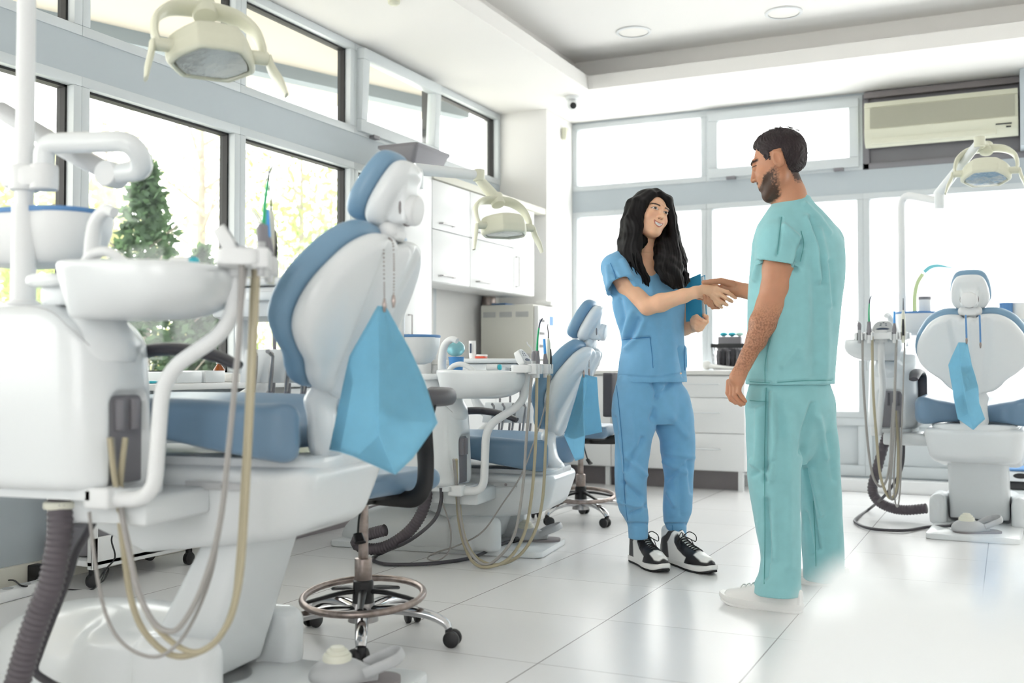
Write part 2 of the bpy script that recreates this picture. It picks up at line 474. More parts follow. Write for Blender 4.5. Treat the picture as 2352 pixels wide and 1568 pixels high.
# ------------------------------------------------------------------ shell of the room
XL, YB, HC, XR, YN = -3.70, 8.15, 2.94, 3.3, -2.2     # left window wall, back window wall, ceiling, right wall, near end
HU = 3.20                                               # ceiling inside the recess
struct('floor', MB().box((XL - .12, YN, -.12), (XR + .1, YB + .12, 0)), M['tile'], label='white tiled floor with thin dark joints')

# ceiling: a dropped border around a recess, with a thin lip standing into the recess
RX0, RX1, RY0, RY1 = -2.775, 2.4, -1.3, 7.19
mb = MB()
mb.box((XL - .12, YN, HC), (RX0, YB + .12, HC + .10)); mb.box((RX1, YN, HC), (XR + .1, YB + .12, HC + .10))
mb.box((RX0, RY1, HC), (RX1, YB + .12, HC + .10)); mb.box((RX0, YN, HC), (RX1, RY0, HC + .10))
c0 = struct('ceiling', mb, M['ceil'], label='white dropped ceiling border around the recess')
sb = .17
mb = MB()
mb.box((XL - .12, YN, HU), (XR + .1, YB + .12, HU + .1))
for a, b in (((RX0 - sb - .05, RY0 - sb, HC + .1), (RX0 - sb, RY1 + sb, HU)), ((RX0 - sb, RY1 + sb, HC + .1), (RX1 + sb, RY1 + sb + .05, HU)),
             ((RX1 + sb, RY0 - sb, HC + .1), (RX1 + sb + .05, RY1 + sb, HU)), ((RX0 - sb, RY0 - sb - .05, HC + .1), (RX1 + sb, RY0 - sb, HU))):
    mb.box(a, b)
struct('ceiling_recess', mb, M['ceil'], label='raised white ceiling inside the recess with shaded edges')

# left window wall: sill wall, header band and mullions, then one window per bay
LM = [-2.2, -.85, .22, 1.27, 2.32, 3.37, 4.43, 5.51, 6.555, 7.6]
wl = MB()
wl.box((XL - .14, YN, 0), (XL, 7.64, .80)); wl.box((XL - .14, YN, 2.185), (XL + .005, 7.64, 2.365)); wl.box((XL - .14, YN, 2.935), (XL, 7.64, HC + .1))
struct('wall_left', wl, M['panel'], label='grey panel wall under and between the left windows')
s = MB(); s.box((XL - .02, YN, .80), (XL + .10, 7.6, .83), .006); s.box((XL + .08, 2.6, .80), (-3.32, 5.46, .83), .006)
struct('trim_1', s, M['lam'], label='white sill board under the left windows')
bb = MB(); bb.box((XL, YN, 0), (XL + .025, 7.6, .09), .004)
struct('baseboard_left', bb, M['lam_edge'], label='pale skirting strip along the left window wall')
bb = MB(); bb.box((XL, YN, .40), (XL + .012, 7.6, .43), .003)
struct('trim_2', bb, M['lgrey'], label='thin rail along the grey panels under the left windows')
wi = [0]
def window(axis, a, b, z0, z1, plane, out, glass, fw=.045, sash=False, gas=True, label=''):
    """fixed window in a bay: frame with its own depth, black gasket and pane. axis 'y': wall at x=plane; 'x': wall at y=plane; out: +-1 outward"""
    wi[0] += 1
    def P(u, d, z): return (plane + out * d, u, z) if axis == 'y' else (u, plane + out * d, z)
    fr = MB()
    d0, d1 = -.012, .085
    for (u0, u1, w0, w1) in ((a, b, z0, z0 + fw), (a, b, z1 - fw, z1), (a, a + fw, z0 + fw, z1 - fw), (b - fw, b, z0 + fw, z1 - fw)):
        fr.box(P(u0, d0, w0), P(u1, d1, w1), .004)
    w = struct('window_%d' % wi[0], fr, M['alu'], label=label)
    def child(nm, mb, m):
        o = obj(nm, mb, m, w, world=False)
        o.matrix_parent_inverse = Matrix.Translation(-w.location); return o
    ia, ib, i0, i1 = a + fw, b - fw, z0 + fw, z1 - fw
    if gas:
        g = MB(); t = .011
        for (u0, u1, w0, w1) in ((ia, ib, i0, i0 + t), (ia, ib, i1 - t, i1), (ia, ia + t, i0, i1), (ib - t, ib, i0, i1)):
            g.box(P(u0, .03, w0), P(u1, .08, w1))
        child('gasket', g, M['gasket'])
    if sash:
        sm = MB(); t = .05
        for (u0, u1, w0, w1) in ((ia - .02, ib + .02, i0 - .025, i0 + t), (ia - .02, ib + .02, i1 - t, i1 + .02), (ia - .02, ia + t, i0 + t, i1 - t), (ib - t, ib + .02, i0 + t, i1 - t)):
            sm.box(P(u0, -.045, w0), P(u1, .03, w1), .005)
        hg = MB()
        for u in (ia + .12, ib - .16): hg.box(P(u, -.05, i0 - .045), P(u + .07, -.01, i0 - .022), .003)
        if sash == 'tilt':
            piv = V(P(0, -.01, i0 - .02)); ax = 'Y' if axis == 'y' else 'X'
            T = Matrix.Translation(piv) @ Matrix.Rotation(math.radians(2.5), 4, ax) @ Matrix.Translation(-piv)
            sm.xf(T); 
        child('sash', sm, M['alu']); child('hinge', hg, M['mgrey'])
        pm = MB(); pm.box(P(ia + t, -.01, i0 + t), P(ib - t, -.002, i1 - t))
        if sash == 'tilt': pm.xf(T)
        child('pane', pm, glass)
    else:
        pm = MB(); pm.box(P(ia, .045, i0), P(ib, .053, i1)); child('pane', pm, glass)
    return w
nmL = ['', '', '', '', 'left wall at the frame edge behind the pole', 'left wall with the conifer outside', 'left wall behind the nearest chair back', 'left wall beside the tall cupboard', 'left wall behind the hanging cupboards']
for i in range(len(LM) - 1):
    g = nmL[i] or 'left wall, window bay number %d from the near end' % (i + 1)
    if i < 7 or i == 7:
        window('y', LM[i], LM[i + 1], .83, 2.185, XL, -1, M['glass'], label='tall clear window in the ' + g)
    window('y', LM[i], LM[i + 1], 2.365, 2.935, XL, -1, M['glass'], sash=('tilt' if i == 7 else False), label=('tilted open top window in the ' if i == 7 else 'clear top window in the ') + g)
wb = MB(); wb.box((XL - .14, 6.575, .83), (XL, 7.6, 2.185)); struct('wall_left_end', wb, M['wall'], label='white wall behind the hanging cupboards')
cp = MB(); cp.box((XL - .14, 7.6, 0), (-3.285, YB + .12, HC + .1), .004); struct('wall_corner_pillar', cp, M['wall'], label='white corner pillar between the two window walls')

# back window wall
BM_ = [-3.285, -2.145, -.965, .21, 1.39, 2.57, XR]
wbk = MB(); wbk.box((-3.3, YB, 0), (XR + .1, YB + .14, .10)); wbk.box((-3.3, YB - .005, 2.19), (XR + .1, YB + .14, 2.365)); wbk.box((-3.3, YB, 2.925), (XR + .1, YB + .14, HC + .1))
struct('wall_back', wbk, M['panel'], label='grey header band of the back window wall')
low = MB()
for i in range(len(BM_) - 1):
    low.box((BM_[i] + .05, YB + .02, .18), (BM_[i + 1] - .05, YB + .05, .47), .004)
    low.box((BM_[i], YB - .01, .47), (BM_[i + 1], YB + .1, .53), .005); low.box((BM_[i], YB - .01, .10), (BM_[i + 1], YB + .1, .18), .005)
    low.box((BM_[i], YB - .01, .18), (BM_[i] + .05, YB + .1, .47), .004); low.box((BM_[i + 1] - .05, YB - .01, .18), (BM_[i + 1], YB + .1, .47), .004)
struct('wall_back_panels', low, M['alu'], label='low pale metal panels under the back windows')
bb = MB(); bb.box((-3.28, YB - .16, 0), (XR, YB, .09), .006)
struct('baseboard_back', bb, M['lam'], label='white step skirting along the back window wall')
nmB = ['beside the corner pillar', 'in the middle behind the man', 'at the right behind the rearmost chair', 'beyond the right frame edge', 'far right', 'last on the right']
for i in range(len(BM_) - 1):
    window('x', BM_[i], BM_[i + 1], .53, 2.19, YB, 1, M['frost'], gas=False, label='tall frosted window in the back wall ' + nmB[i])
    if i != 2:
        window('x', BM_[i], BM_[i + 1], 2.365, 2.925, YB, 1, M['film'], sash=('shut' if i == 1 else False), gas=False, label='low top window in the back wall ' + nmB[i])
bp = MB(); bp.box((-.964, YB + .02, 2.366), (.209, YB + .06, 2.925)); bp.box((-.965, YB - .01, 2.365), (.21, YB + .08, 2.41), .004); bp.box((-.965, YB - .01, 2.365), (-.92, YB + .08, 2.925), .004)
struct('wall_back_infill', bp, M['mgrey'], label='grey infill panel behind the air conditioner')
pr_ = MB(); pr_.box((.085, YB - .22, 2.41), (.5, YB, HC), .006); struct('trim_3', pr_, M['panel'], label='pale box beside the air conditioner at the right edge')
tr = MB(); tr.box((-.95, YB - .05, 2.885), (.09, YB, 2.93), .004); struct('trim_4', tr, M['plinth'], label='dark strip under the ceiling above the air conditioner')

# the unseen right and near sides: plain white wall with openings to the street
wr = MB(); wr.box((XR, YN, 0), (XR + .1, YB, HC + .1)); struct('wall_right', wr, M['wall'], label='white wall on the right, outside the view')
wn_ = MB(); wn_.box((XL - .1, YN - .1, 0), (XR, YN, 1.0)); wn_.box((XL - .1, YN - .1, 2.4), (XR, YN, HC + .1)); wn_.box((1.0, YN - .1, 1.0), (XR, YN, 2.4)); wn_.box((XL - .1, YN - .1, 1.0), (-1.2, YN, 2.4))
struct('wall_near', wn_, M['wall'], label='white wall with openings behind the viewpoint')

# lettering on the frosted panes, seen reversed from inside
def line_letters():
    mb = MB(); y = YB + .04; r = .0035
    def pl(pts, closed=False):
        P_ = [PX(px, py, Y=y) for px, py in pts]
        mb.tube(P_, r, 6, smooth=0)
    pl([(1693, 688), (1679, 705)]); pl([(1677, 722), (1688, 738)])
    pl([(1693, 696), (1691, 722), (1696, 732), (1706, 738), (1715, 735)])
    pl([(1918, 691), (1946, 691), (1946, 727), (1935, 731), (1918, 731)])
    return mb
o = obj('window_lettering', line_letters(), mat('grey_blue_letter_outline', 'b9c8d2', .6)); tag(o, 'thin outlined letters in reverse on the frosted back window', 'lettering')
def arc_logo():
    mb = MB(); y = YB + .038
    pts = [(2103, 742), (2101, 712), (2101, 680), (2107, 650), (2120, 628)]
    mb.tube([PX(a, b, Y=y) for a, b in pts], [.018] * 5, 6, smooth=4, flat=(.06, 1), up=(0, 1, 0))
    return mb
def arc_logo2():
    mb = MB(); y = YB + .038
    mb.tube([PX(a, b, Y=y) for a, b in [(2122, 625), (2136, 614), (2152, 610), (2170, 612), (2196, 617)]], [.018, .018, .015, .010, .002], 6, smooth=4, flat=(.06, 1), up=(0, 1, 0))
    return mb
lg = obj('window_logo', arc_logo(), mat('pale_green_film', 'c3d6a4', .6)); tag(lg, 'pale green and cyan arc sticker on the right back window', 'sticker')
l2 = obj('cyan_tip', arc_logo2(), mat('cyan_film', '7fd0dc', .6), lg, world=True); l2['label'] = 'cyan end of the arc'

# ------------------------------------------------------------------ ceiling fittings
for px, py, lb in ((1455, 72, 'round flush downlight in the recess nearer the left edge'), (1800, 28, 'round flush downlight in the recess at the top right')):
    p = PX(px, py, Z=HU)
    t = thing('ceiling_downlight', lb, 'ceiling light', (p.x, p.y, HU - .012), group='downlights in the ceiling recess')
    rg = MB().lathe([(.098, .012), (.118, .012), (.120, .004), (.112, 0), (.100, .002)], 40); obj('trim_ring', rg, M['white_soft'], t)
    ds = MB().lathe([(.001, .004), (.09, .004), (.1, .006)], 40); obj('diffuser', ds, mat('diffuser_plastic', 'f6f3ee', .5), t)
p = PX(1745, 2, Z=HU)
hb = MB().box((p.x - .06, p.y - .4, HU - .006), (p.x + .5, p.y + .0, HU - .001), .002); o = obj('access_hatch', hb, M['ceil']); tag(o, 'flush square hatch outline in the recessed ceiling', 'hatch')
p = PX(1315, 222, Z=HC)
t = thing('security_camera', 'small white dome camera with a dark lens under the ceiling', 'camera', (p.x, p.y, HC - .1))
obj('base', MB().lathe([(.001, .1), (.055, .1), (.056, .085), (.05, .075), (.001, .075)], 28), M['white_soft'], t)
obj('housing', MB().ball((0, 0, .04), .042, 20, (1, 1, 1.05)), M['white_soft'], t)
d = V((-p.x, -p.y, -2.0)).normalized() + V((.15, 0, -.1)); d.normalize()
obj('lens', MB().rod(V((0, 0, .036)) + d * .03, V((0, 0, .036)) + d * .05, .024, 20), M['black'], t)
p = PX(905, 0, Z=HC); o = obj('smoke_detector', MB().lathe([(.001, HC), (.035, HC), (.034, HC - .02), (.02, HC - .03), (.001, HC - .03)], 20, Matrix.Translation((p.x, p.y, 0))), M['lamp_cream']); tag(o, 'small cream detector on the ceiling at the top edge', 'detector')
q = PX(1292, 308, X=-3.285)
o = obj('motion_sensor', MB().box((q.x, q.y - .035, q.z - .05), (q.x + .045, q.y + .035, q.z + .05), .014, 3), M['lamp_cream']); tag(o, 'small cream sensor on the side of the corner pillar', 'sensor')

# air conditioner
t = thing('air_conditioner', 'long cream split air conditioner above the right back window', 'air conditioner', (-.43, YB, 2.50))
W2 = .503
def ac_prof(pts, x0, x1): return MB().prism([(a, b) for a, b in pts], x0, x1, Matrix(((0, 0, 1, 0), (1, 0, 0, 0), (0, 1, 0, 0), (0, 0, 0, 1))))
obj('case', ac_prof([(0, .02), (-.12, .0), (-.17, .03), (-.19, .075), (-.195, .12), (-.185, .125), (-.185, .275), (-.195, .28), (-.17, .32), (0, .325)], -W2, W2), M['lamp_cream'], t)
gl_ = MB()
for k in range(24): gl_.box((-W2 + .04, -.194, .128 + k * .0061), (W2 - .02, -.184, .1315 + k * .0061))
obj('grille', gl_, mat('cream_grille', 'c9c8b6', .5), t)
obj('louvre', MB().box((-W2 + .045, -.185, .012), (W2 - .135, -.12, .055), .012), M['lamp_cream'], t)
obj('indicator', MB().box((W2 - .14, -.1965, .072), (W2 - .04, -.19, .08)).box((W2 - .075, -.1965, .05), (W2 - .045, -.186, .058)), M['black'], t)
# ------------------------------------------------------------------ dental treatment chairs with their spittoon units
def poly_sd(px, py, poly):
    """signed distance of points to a closed 2D outline"""
    P_ = np.array(poly, np.float32); d = np.full(np.broadcast(px, py).shape, 1e9, np.float32); sgn = np.ones_like(d)
    n = len(P_)
    for i in range(n):
        a, b = P_[i], P_[i - 1]; e = b - a; wx, wy = px - a[0], py - a[1]
        t = np.clip((wx * e[0] + wy * e[1]) / (e @ e + 1e-12), 0, 1); bx, by = wx - e[0] * t, wy - e[1] * t
        d = np.minimum(d, bx * bx + by * by)
        c1, c2, c3 = py >= a[1], py < b[1], e[0] * wy > e[1] * wx
        f = (c1 & c2 & c3) | (~c1 & ~c2 & ~c3); sgn = np.where(f, -sgn, sgn)
    return sgn * np.sqrt(d)

def slab(s, O, lean, poly, n0, n1, r, curve=0.0, k=0, op='u', pinch=0):
    """a padded slab: outline in (y, s) on a plane through O leaning back by 'lean', from n0 to n1 along its front normal"""
    a = math.radians(lean); up = (-math.sin(a), math.cos(a)); nf = (math.cos(a), math.sin(a))
    def fn(X, Y, Z):
        q = X - O[0]; z = Z - O[2]
        ss = q * up[0] + z * up[1]; nn = q * nf[0] + z * nf[1] - curve * Y * Y
        d2 = poly_sd(Y + 0 * ss, ss + 0 * Y, poly) + r
        e = np.abs(nn - (n0 + n1) / 2) - (n1 - n0) / 2 + r
        if pinch: e = e + pinch * np.maximum(0, 1 + (d2 - r) / .06) ** 2
        return np.sqrt(np.maximum(d2, 0) ** 2 + np.maximum(e, 0) ** 2) + np.minimum(np.maximum(d2, e), 0) - r
    return s.field(fn, k=k, op=op)

def sym(pts):
    """mirror a half outline (half-width, s) listed bottom to top"""
    return [(w, t) for w, t in pts] + [(-w, t) for w, t in reversed(pts)]

BACK = curve2(sym([(.075, .0), (.135, .03), (.175, .075), (.232, .115), (.278, .165), (.293, .225), (.284, .295), (.252, .365), (.205, .43), (.135, .472), (.055, .475), (.03, .455)]), 4)
HEAD = curve2(sym([(.045, .0), (.082, .012), (.1, .05), (.1, .1), (.09, .15), (.07, .19), (.035, .206)]), 4)
BO, BL = (-.185, 0, .592), 27
HO, HL = (-.338, 0, 1.034), 29
def bpt(y, s_, n=0, O=BO, L=BL):
    a = math.radians(L); return V((O[0] - math.sin(a) * s_ + math.cos(a) * n, y, O[2] + math.cos(a) * s_ + math.sin(a) * n))

def chair_parts():
    """meshes of one chair in chair coordinates (x towards the foot end, y to the patient's left, z up at lift 0)"""
    P_ = {}
    def sdf(lo, hi, h=.006): return SDF(lo, hi, h)
    # backrest cushion and its moulded white shell
    s = sdf((-.5, -.34, .52), (-.05, .34, 1.1)); slab(s, BO, BL, BACK, -.004, .058, .027, .55)
    slab(s, BO, BL, [(y * .62, .05 + t * .75) for y, t in BACK], .078, .2, .03, .6, k=.05, op='s'); P_['back_cushion'] = (s.mesh(), 'vinyl')
    s = sdf((-.6, -.34, .52), (-.05, .34, 1.1)); slab(s, BO, BL, [(y * .945, .012 + t * .955) for y, t in BACK], -.062, .0, .030, .55)
    for sg in (-1, 1): s.cap(bpt(.045 * sg, .02, -.082), bpt(.088 * sg, .45, -.072), .026, .026, .012, 's')
    s.cap(bpt(0, .02, -.055), bpt(0, .44, -.052), .02, .02, .03); P_['back_shell'] = (s.mesh(1), 'white')
    # headrest with hinge
    s = sdf((-.52, -.14, .98), (-.25, .14, 1.28), .004); slab(s, HO, HL, HEAD, .0, .052, .024, .9); P_['headrest_cushion'] = (s.mesh(), 'vinyl')
    s = sdf((-.56, -.14, .98), (-.25, .14, 1.28), .004); slab(s, HO, HL, [(y * .93, .008 + t * .94) for y, t in HEAD], -.052, .004, .03, .6)
    s.rbox((-.432, 0, 1.10), (.026, .042, .066), .012, k=.015); P_['headrest_shell'] = (s.mesh(), 'white')
    mb = MB(); kx = V((-.95, 0, -.16)).normalized(); k0 = V((-.437, 0, 1.075))
    mb.rod(k0, k0 + kx * .042, .041, 32, .2); P_['headrest_knob'] = (mb, 'white_soft')
    mb = MB(); mb.tube([k0 + kx * .004 + V((0, .043 * math.cos(a), .043 * math.sin(a))) for a in np.linspace(0, 2 * PI, 25)[:-1]], .0035, 6, 0, closed=True)
    P_['hinge_gap'] = (mb, 'plinth')
    s = sdf((-.5, -.06, .92), (-.3, .06, 1.1), .003)
    s.rbox((-.405, 0, 1.035), (.02, .032, .045), .01, k=.01); s.cap((-.4, -.036, 1.015), (-.4, .036, 1.015), .024, .024, .006); s.rbox((-.388, 0, .975), (.010, .03, .045), .008, k=.01); P_['headrest_hinge'] = (s.mesh(), 'white_soft')
    mb = MB(); mb.box((-.392, -.034, .955), (-.378, .034, .985), .004); P_['hinge_bar'] = (mb, 'steel')
    # seat cushion with raised rear wings, leg rest
    s = sdf((-.32, -.36, .36), (.62, .36, .66), .0065)
    s.rbox((.14, 0, .488), (.40, .30, .086), .055)
    def dish(X, Y, Z): return Z - (.553 + .45 * np.minimum(np.abs(Y), .27) ** 2 - .035 * np.exp(-((X + .02) / .16) ** 2) * np.exp(-(Y / .14) ** 2) - .02 * np.exp(-((X + .16) / .12) ** 2) + .02 * np.exp(-((X - .3) / .2) ** 2)) + 0 * X
    w_ = s._win(s.lo, s.lo + s.n * s.h); sl, X, Y, Z = w_; s._mix(sl, -dish(X, Y, Z).astype(np.float32), .025, 's')
    s.ell((-.345, 0, .50), (.21, .235, .4), k=.05, op='s')
    s.plane((-.25, 0, .403), (.17, 0, -1), .02); P_['seat_cushion'] = (s.mesh(1), 'vinyl_dark')
    s = sdf((.44, -.3, .36), (1.3, .3, .64), .008)
    s.rbox((.74, 0, .50), (.26, .24, .05), .045); s.ell((.74, 0, .60), (.32, .14, .07), k=.03, op='s'); P_['leg_cushion'] = (s.mesh(1), 'vinyl_dark')
    mb = MB(); mb.prism([(x, y) for x, y in rrect(.45, .97, -.23, .23, .1)], .40, .455, bev=.02); P_['leg_shell'] = (mb, 'white')
    # support post behind the seat
    s = sdf((-.34, -.12, .36), (-.08, .12, .72), .004)
    s.cap((-.20, 0, .44), (-.185, 0, .56), .030, .030, .02, sq=((0, 1, 0), .45)); s.cap((-.185, 0, .56), (-.235, 0, .66), .028, .035, .02, sq=((0, 1, 0), .5))
    s.cap((-.225, 0, .408), (-.19, 0, .46), .042, .024, .03, sq=((0, 1, 0), .62)); s.plane((0, 0, .395), (0, 0, -1)); P_['back_post'] = (s.mesh(), 'white')
    # tub under the seat
    s = sdf((-.5, -.3, .08), (.66, .3, .46), .007)
    def tub(X, Y, Z):
        t = np.clip((.42 - Z) / .21, 0, 1)
        x0 = -.285 + .06 * t ** 1.5; x1 = .60 - .12 * t; hw = .266 - .04 * t
        zb = .212 - .13 * np.clip(X + .22, 0, .45) + .35 * np.clip(X - .23, 0, 1)
        dx = np.abs(X - (x0 + x1) / 2) - (x1 - x0) / 2; dy = np.abs(Y) - hw; r = .085
        d = np.sqrt(np.maximum(dx + r, 0) ** 2 + np.maximum(dy + r, 0) ** 2) + np.minimum(np.maximum(dx, dy) + r, 0) - r
        dz = np.maximum(Z - .395, zb - Z); r = .04
        return np.sqrt(np.maximum(d + r, 0) ** 2 + np.maximum(dz + r, 0) ** 2) + np.minimum(np.maximum(d, dz) + r, 0) - r
    s.field(tub); P_['seat_tub'] = (s.mesh(), 'white')
    mb = MB(); mb.prism([(x, y) for x, y in rrect(-.265, .5, -.215, .215, .09)], .38, .415, bev=.012); P_['tub_rim'] = (mb, 'white')
    mb = MB(); mb.box((-.11, .262, .338), (.06, .268, .358), .002); P_['service_slot'] = (mb, 'lgrey')
    mb = MB(); mb.rod((-.055, .262, .348), (-.055, .271, .348), .007, 12); P_['screw'] = (mb, 'plinth')
    # armrest on the patient's left
    mb = MB(); mb.tube([(-.125, .315, .655), (-.05, .315, .682), (.06, .315, .697), (.16, .315, .688), (.20, .31, .66), (.205, .305, .60), (.19, .30, .52), (.17, .285, .45)], [.020, .026, .028, .028, .026, .022, .02, .02], 14, 5, flat=(.62, 1.25), up=(0, 0, 1)); P_['armrest'] = (mb, 'dgrey')
    # spittoon unit body
    s = sdf((-.08, .26, .33), (.58, .68, .86), .006)
    def unit(X, Y, Z):
        cx, cy = .29, .465
        t = np.clip((Z - .36) / .5, 0, 1)
        hx = .225 - .03 * t * t; hy = .142 - .012 * t; r = .105
        dx = np.abs(X - cx) - hx; dy = np.abs(Y - cy) - hy
        d = np.sqrt(np.maximum(dx + r, 0) ** 2 + np.maximum(dy + r, 0) ** 2) + np.minimum(np.maximum(dx, dy) + r, 0) - r
        top = .802 - .9 * np.clip(.24 - X, 0, 1) ** 1.25 - .25 * (Y - cy) ** 2
        dz = np.maximum(Z - top, .362 - Z); r = .03
        return np.sqrt(np.maximum(d + r, 0) ** 2 + np.maximum(dz + r, 0) ** 2) + np.minimum(np.maximum(d, dz) + r, 0) - r
    s.field(unit)
    s.rbox((.055, .465, .47), (.045, .075, .13), .04, k=.008, op='s'); P_['spittoon_body'] = (s.mesh(), 'white')
    mb = MB(); mb.box((.09, .40, .372), (.102, .532, .585), .004); mb.rod((.09, .435, .50), (.09, .435, .575), .016, 14); mb.rod((.09, .49, .50), (.09, .49, .575), .016, 14); P_['socket_panel'] = (mb, 'mgrey')
    mb = MB()
    P_['seam'] = (MB().tube([(.085, .598, .70), (.14, .609, .748), (.2, .609, .786), (.32, .608, .80), (.45, .606, .803)], .0016, 6, 4), 'lgrey')
    # neck and bowl
    s = sdf((-.05, .36, .66), (.28, .68, .80), .005); s.cap((.16, .49, .68), (.15, .50, .79), .085, .058, .02); s.ell((.155, .48, .70), (.09, .10, .07), k=.03); s.plane((0, 0, .775), (0, 0, 1)); P_['neck'] = (s.mesh(), 'white')
    s = sdf((-.32, .3, .74), (.28, .8, .93), .0045)
    def bowl(X, Y, Z):
        t = np.clip((.89 - Z) / .13, 0, 1); a = np.sqrt(np.clip(1 - (t * .95) ** 3.2, 0, 1)); lf = np.clip((X + .06) / .16, 0, 1)
        rx0 = -.225 + .19 * (1 - a); rx1 = .165 - .03 * t ** 1.2; hy = .165 * (a * (1 - lf) + (1 - .25 * t) * lf)
        cx, hx = (rx0 + rx1) / 2, (rx1 - rx0) / 2; r = .12 * (1 - .35 * t)
        dx = np.abs(X - cx) - hx; dy = np.abs(Y - .53) - hy; r = np.minimum(r, np.minimum(hx, hy) * .95)
        return (np.sqrt(np.maximum(dx + r, 0) ** 2 + np.maximum(dy + r, 0) ** 2) + np.minimum(np.maximum(dx, dy) + r, 0) - r) * .7
    s.field(bowl); s.plane((0, 0, .889), (-.03, 0, 1), .014); s.plane((0, 0, .762), (0, 0, -1), .012)
    s.ell((-.035, .53, .905), (.165, .135, .105), k=.012, op='s'); P_['bowl'] = (s.mesh(1), 'white')
    mb = MB(); mb.tube([(.185, .47, .86), (.188, .47, .93), (.175, .475, 1.0), (.135, .485, 1.03), (.105, .492, 1.022)], [.021, .020, .018, .015, .013], 14, 6); P_['cup_filler'] = (mb, 'white_soft')
    mb = MB(); mb.tube([(.11, .60, .87), (.085, .60, .905), (.04, .60, .915), (.0, .595, .895), (-.02, .59, .87)], [.012, .012, .012, .011, .011], 12, 6); P_['rinse_spout'] = (mb, 'white_soft')
    mb = MB(); mb.rod((-.02, .44, .902), (-.075, .44, .902), .014, 16); P_['valve'] = (mb, 'white_soft')
    mb = MB(); mb.rod((-.075, .44, .902), (-.092, .44, .902), .0135, 16, .4); P_['valve_cap'] = (mb, 'cyan')
    mb = MB(); mb.prism(rrect(.16, .315, .38, .58, .05), .845, .872, bev=.01); mb.prism(rrect(.18, .30, .42, .54, .04), .80, .85, bev=.01); P_['cup_shelf'] = (mb, 'white')
    # lower plate, link beam to the chair and bent tube carrying the holder
    mb = MB(); mb.prism(rrect(.03, .47, .35, .575, .07), .342, .366, bev=.006); mb.box((-.0, .24, .275), (.25, .50, .345), .012); P_['link_beam'] = (mb, 'white')
    mb = MB(); mb.box((.05, .515, .322), (.12, .575, .372), .008); mb.tube(fillet([(.085, .545, .343), (-.035, .52, .343), (-.035, .49, .635), (-.215, .475, .745), (-.222, .47, .90)], [.06, .07, .07]), .0185, 16, 0); P_['holder_tube'] = (mb, 'white_soft')
    # tool holder bar and keypad
    mb = MB(); mb.prism(rrect(-.285, -.19, .315, .61, .018), .878, .912, bev=.006)
    for y in (.345, .392, .525, .578):
        mb.box((-.305, y - .020, .872), (-.268, y - .011, .916), .003); mb.box((-.305, y + .011, .872), (-.268, y + .020, .916), .003)
    mb.tube([(-.222, .47, .86), (-.222, .47, .93)], .034, 20, 0); P_['tool_holder'] = (mb, 'white_soft')
    M4 = Matrix.Translation((-.215, .462, .945)) @ Matrix.Rotation(math.radians(-90), 4, 'Z') @ Matrix.Rotation(math.radians(58), 4, 'X')
    mb = MB(); mb.prism(curve2([(-.05, -.035), (.05, -.035), (.057, .0), (.035, .04), (-.035, .04), (-.057, .0)], 5), -.03, .0, M4, bev=.006); P_['keypad_case'] = (mb, 'white_soft')
    mb = MB(); mb.prism([(x * .9, y * .86) for x, y in curve2([(-.05, -.035), (.05, -.035), (.057, .0), (.035, .04), (-.035, .04), (-.057, .0)], 5)], .0, .0012, M4); P_['keypad'] = (mb, 'lgrey')
    mb = MB(); mb.prism(curve2([(-.036, -.012), (0, -.022), (.036, -.012), (0, -.004)], 5), .001, .0022, M4)
    for bx, by in ((-.014, .012), (.016, .012), (-.012, .022), (.014, .022), (.001, .03)): mb.box((bx - .005, by - .0022, .001), (bx + .005, by + .0022, .0022), M=M4)
    P_['keypad_buttons'] = (mb, 'print')
    # four tools standing in the holder
    hx = -.287
    def tool(y, parts):
        mb = MB(); mlist = []
        for i, (pts, rr, m) in enumerate(parts):
            mb.cur = i; mb.tube([(hx + a, y + b, c) for a, b, c in pts], rr, 12, 3); mlist.append(M[m])
        return mb, mlist
    P_['saliva_ejector'] = tool(.392, [([(0, 0, .855), (0, 0, .905)], [.010, .011], 'white_soft'), ([(0, 0, .905), (0, 0, .93), (.002, 0, .965)], [.011, .0125, .006], 'mgrey'), ([(.002, 0, .96), (.006, 0, 1.03)], [.0065, .006], 'bluetip')])
    P_['suction_tip'] = tool(.525, [([(0, 0, .855), (0, 0, .90)], [.012, .0125], 'white_soft'), ([(0, 0, .90), (0, 0, .93), (0, 0, .955), (0, 0, .975)], [.0125, .014, .011, .010], 'mgrey'), ([(0, 0, .975), (-.003, .0, 1.03), (-.008, -.004, 1.075)], [.0055, .0045, .004], 'green'), ([(-.008, -.004, 1.075), (-.012, -.008, 1.10), (-.02, -.018, 1.118)], [.0035, .003, .0025], 'print')])
    P_['air_syringe'] = tool(.578, [([(0, 0, .855), (0, .0, .93)], [.0085, .010], 'lgrey'), ([(0, 0, .93), (.0, .0, .958), (0, .002, .972)], [.010, .012, .006], 'mgrey'), ([(0, .002, .965), (.006, .012, .985), (.016, .03, 1.0), (.02, .034, 1.012)], [.003, .0028, .0026, .0022], 'white_soft')])
    P_['scaler_handpiece'] = tool(.345, [([(0, 0, .855), (0, 0, .89), (0, 0, .95), (0, 0, 1.01), (0, 0, 1.035)], [.009, .011, .0125, .010, .0045], 'white_old'), ([(-.009, 0, .895), (-.0105, 0, .94), (-.009, 0, .985)], [.006, .007, .005], 'black'), ([(0, 0, 1.03), (0, 0, 1.06), (.004, 0, 1.085), (.002, 0, 1.10)], [.003, .0025, .002, .0016], 'black')])
    # instrument tray on the lamp pole with a blue mat
    mb = MB(); top = rrect(.26, .66, .24, .47, .10, 8); r_ = []
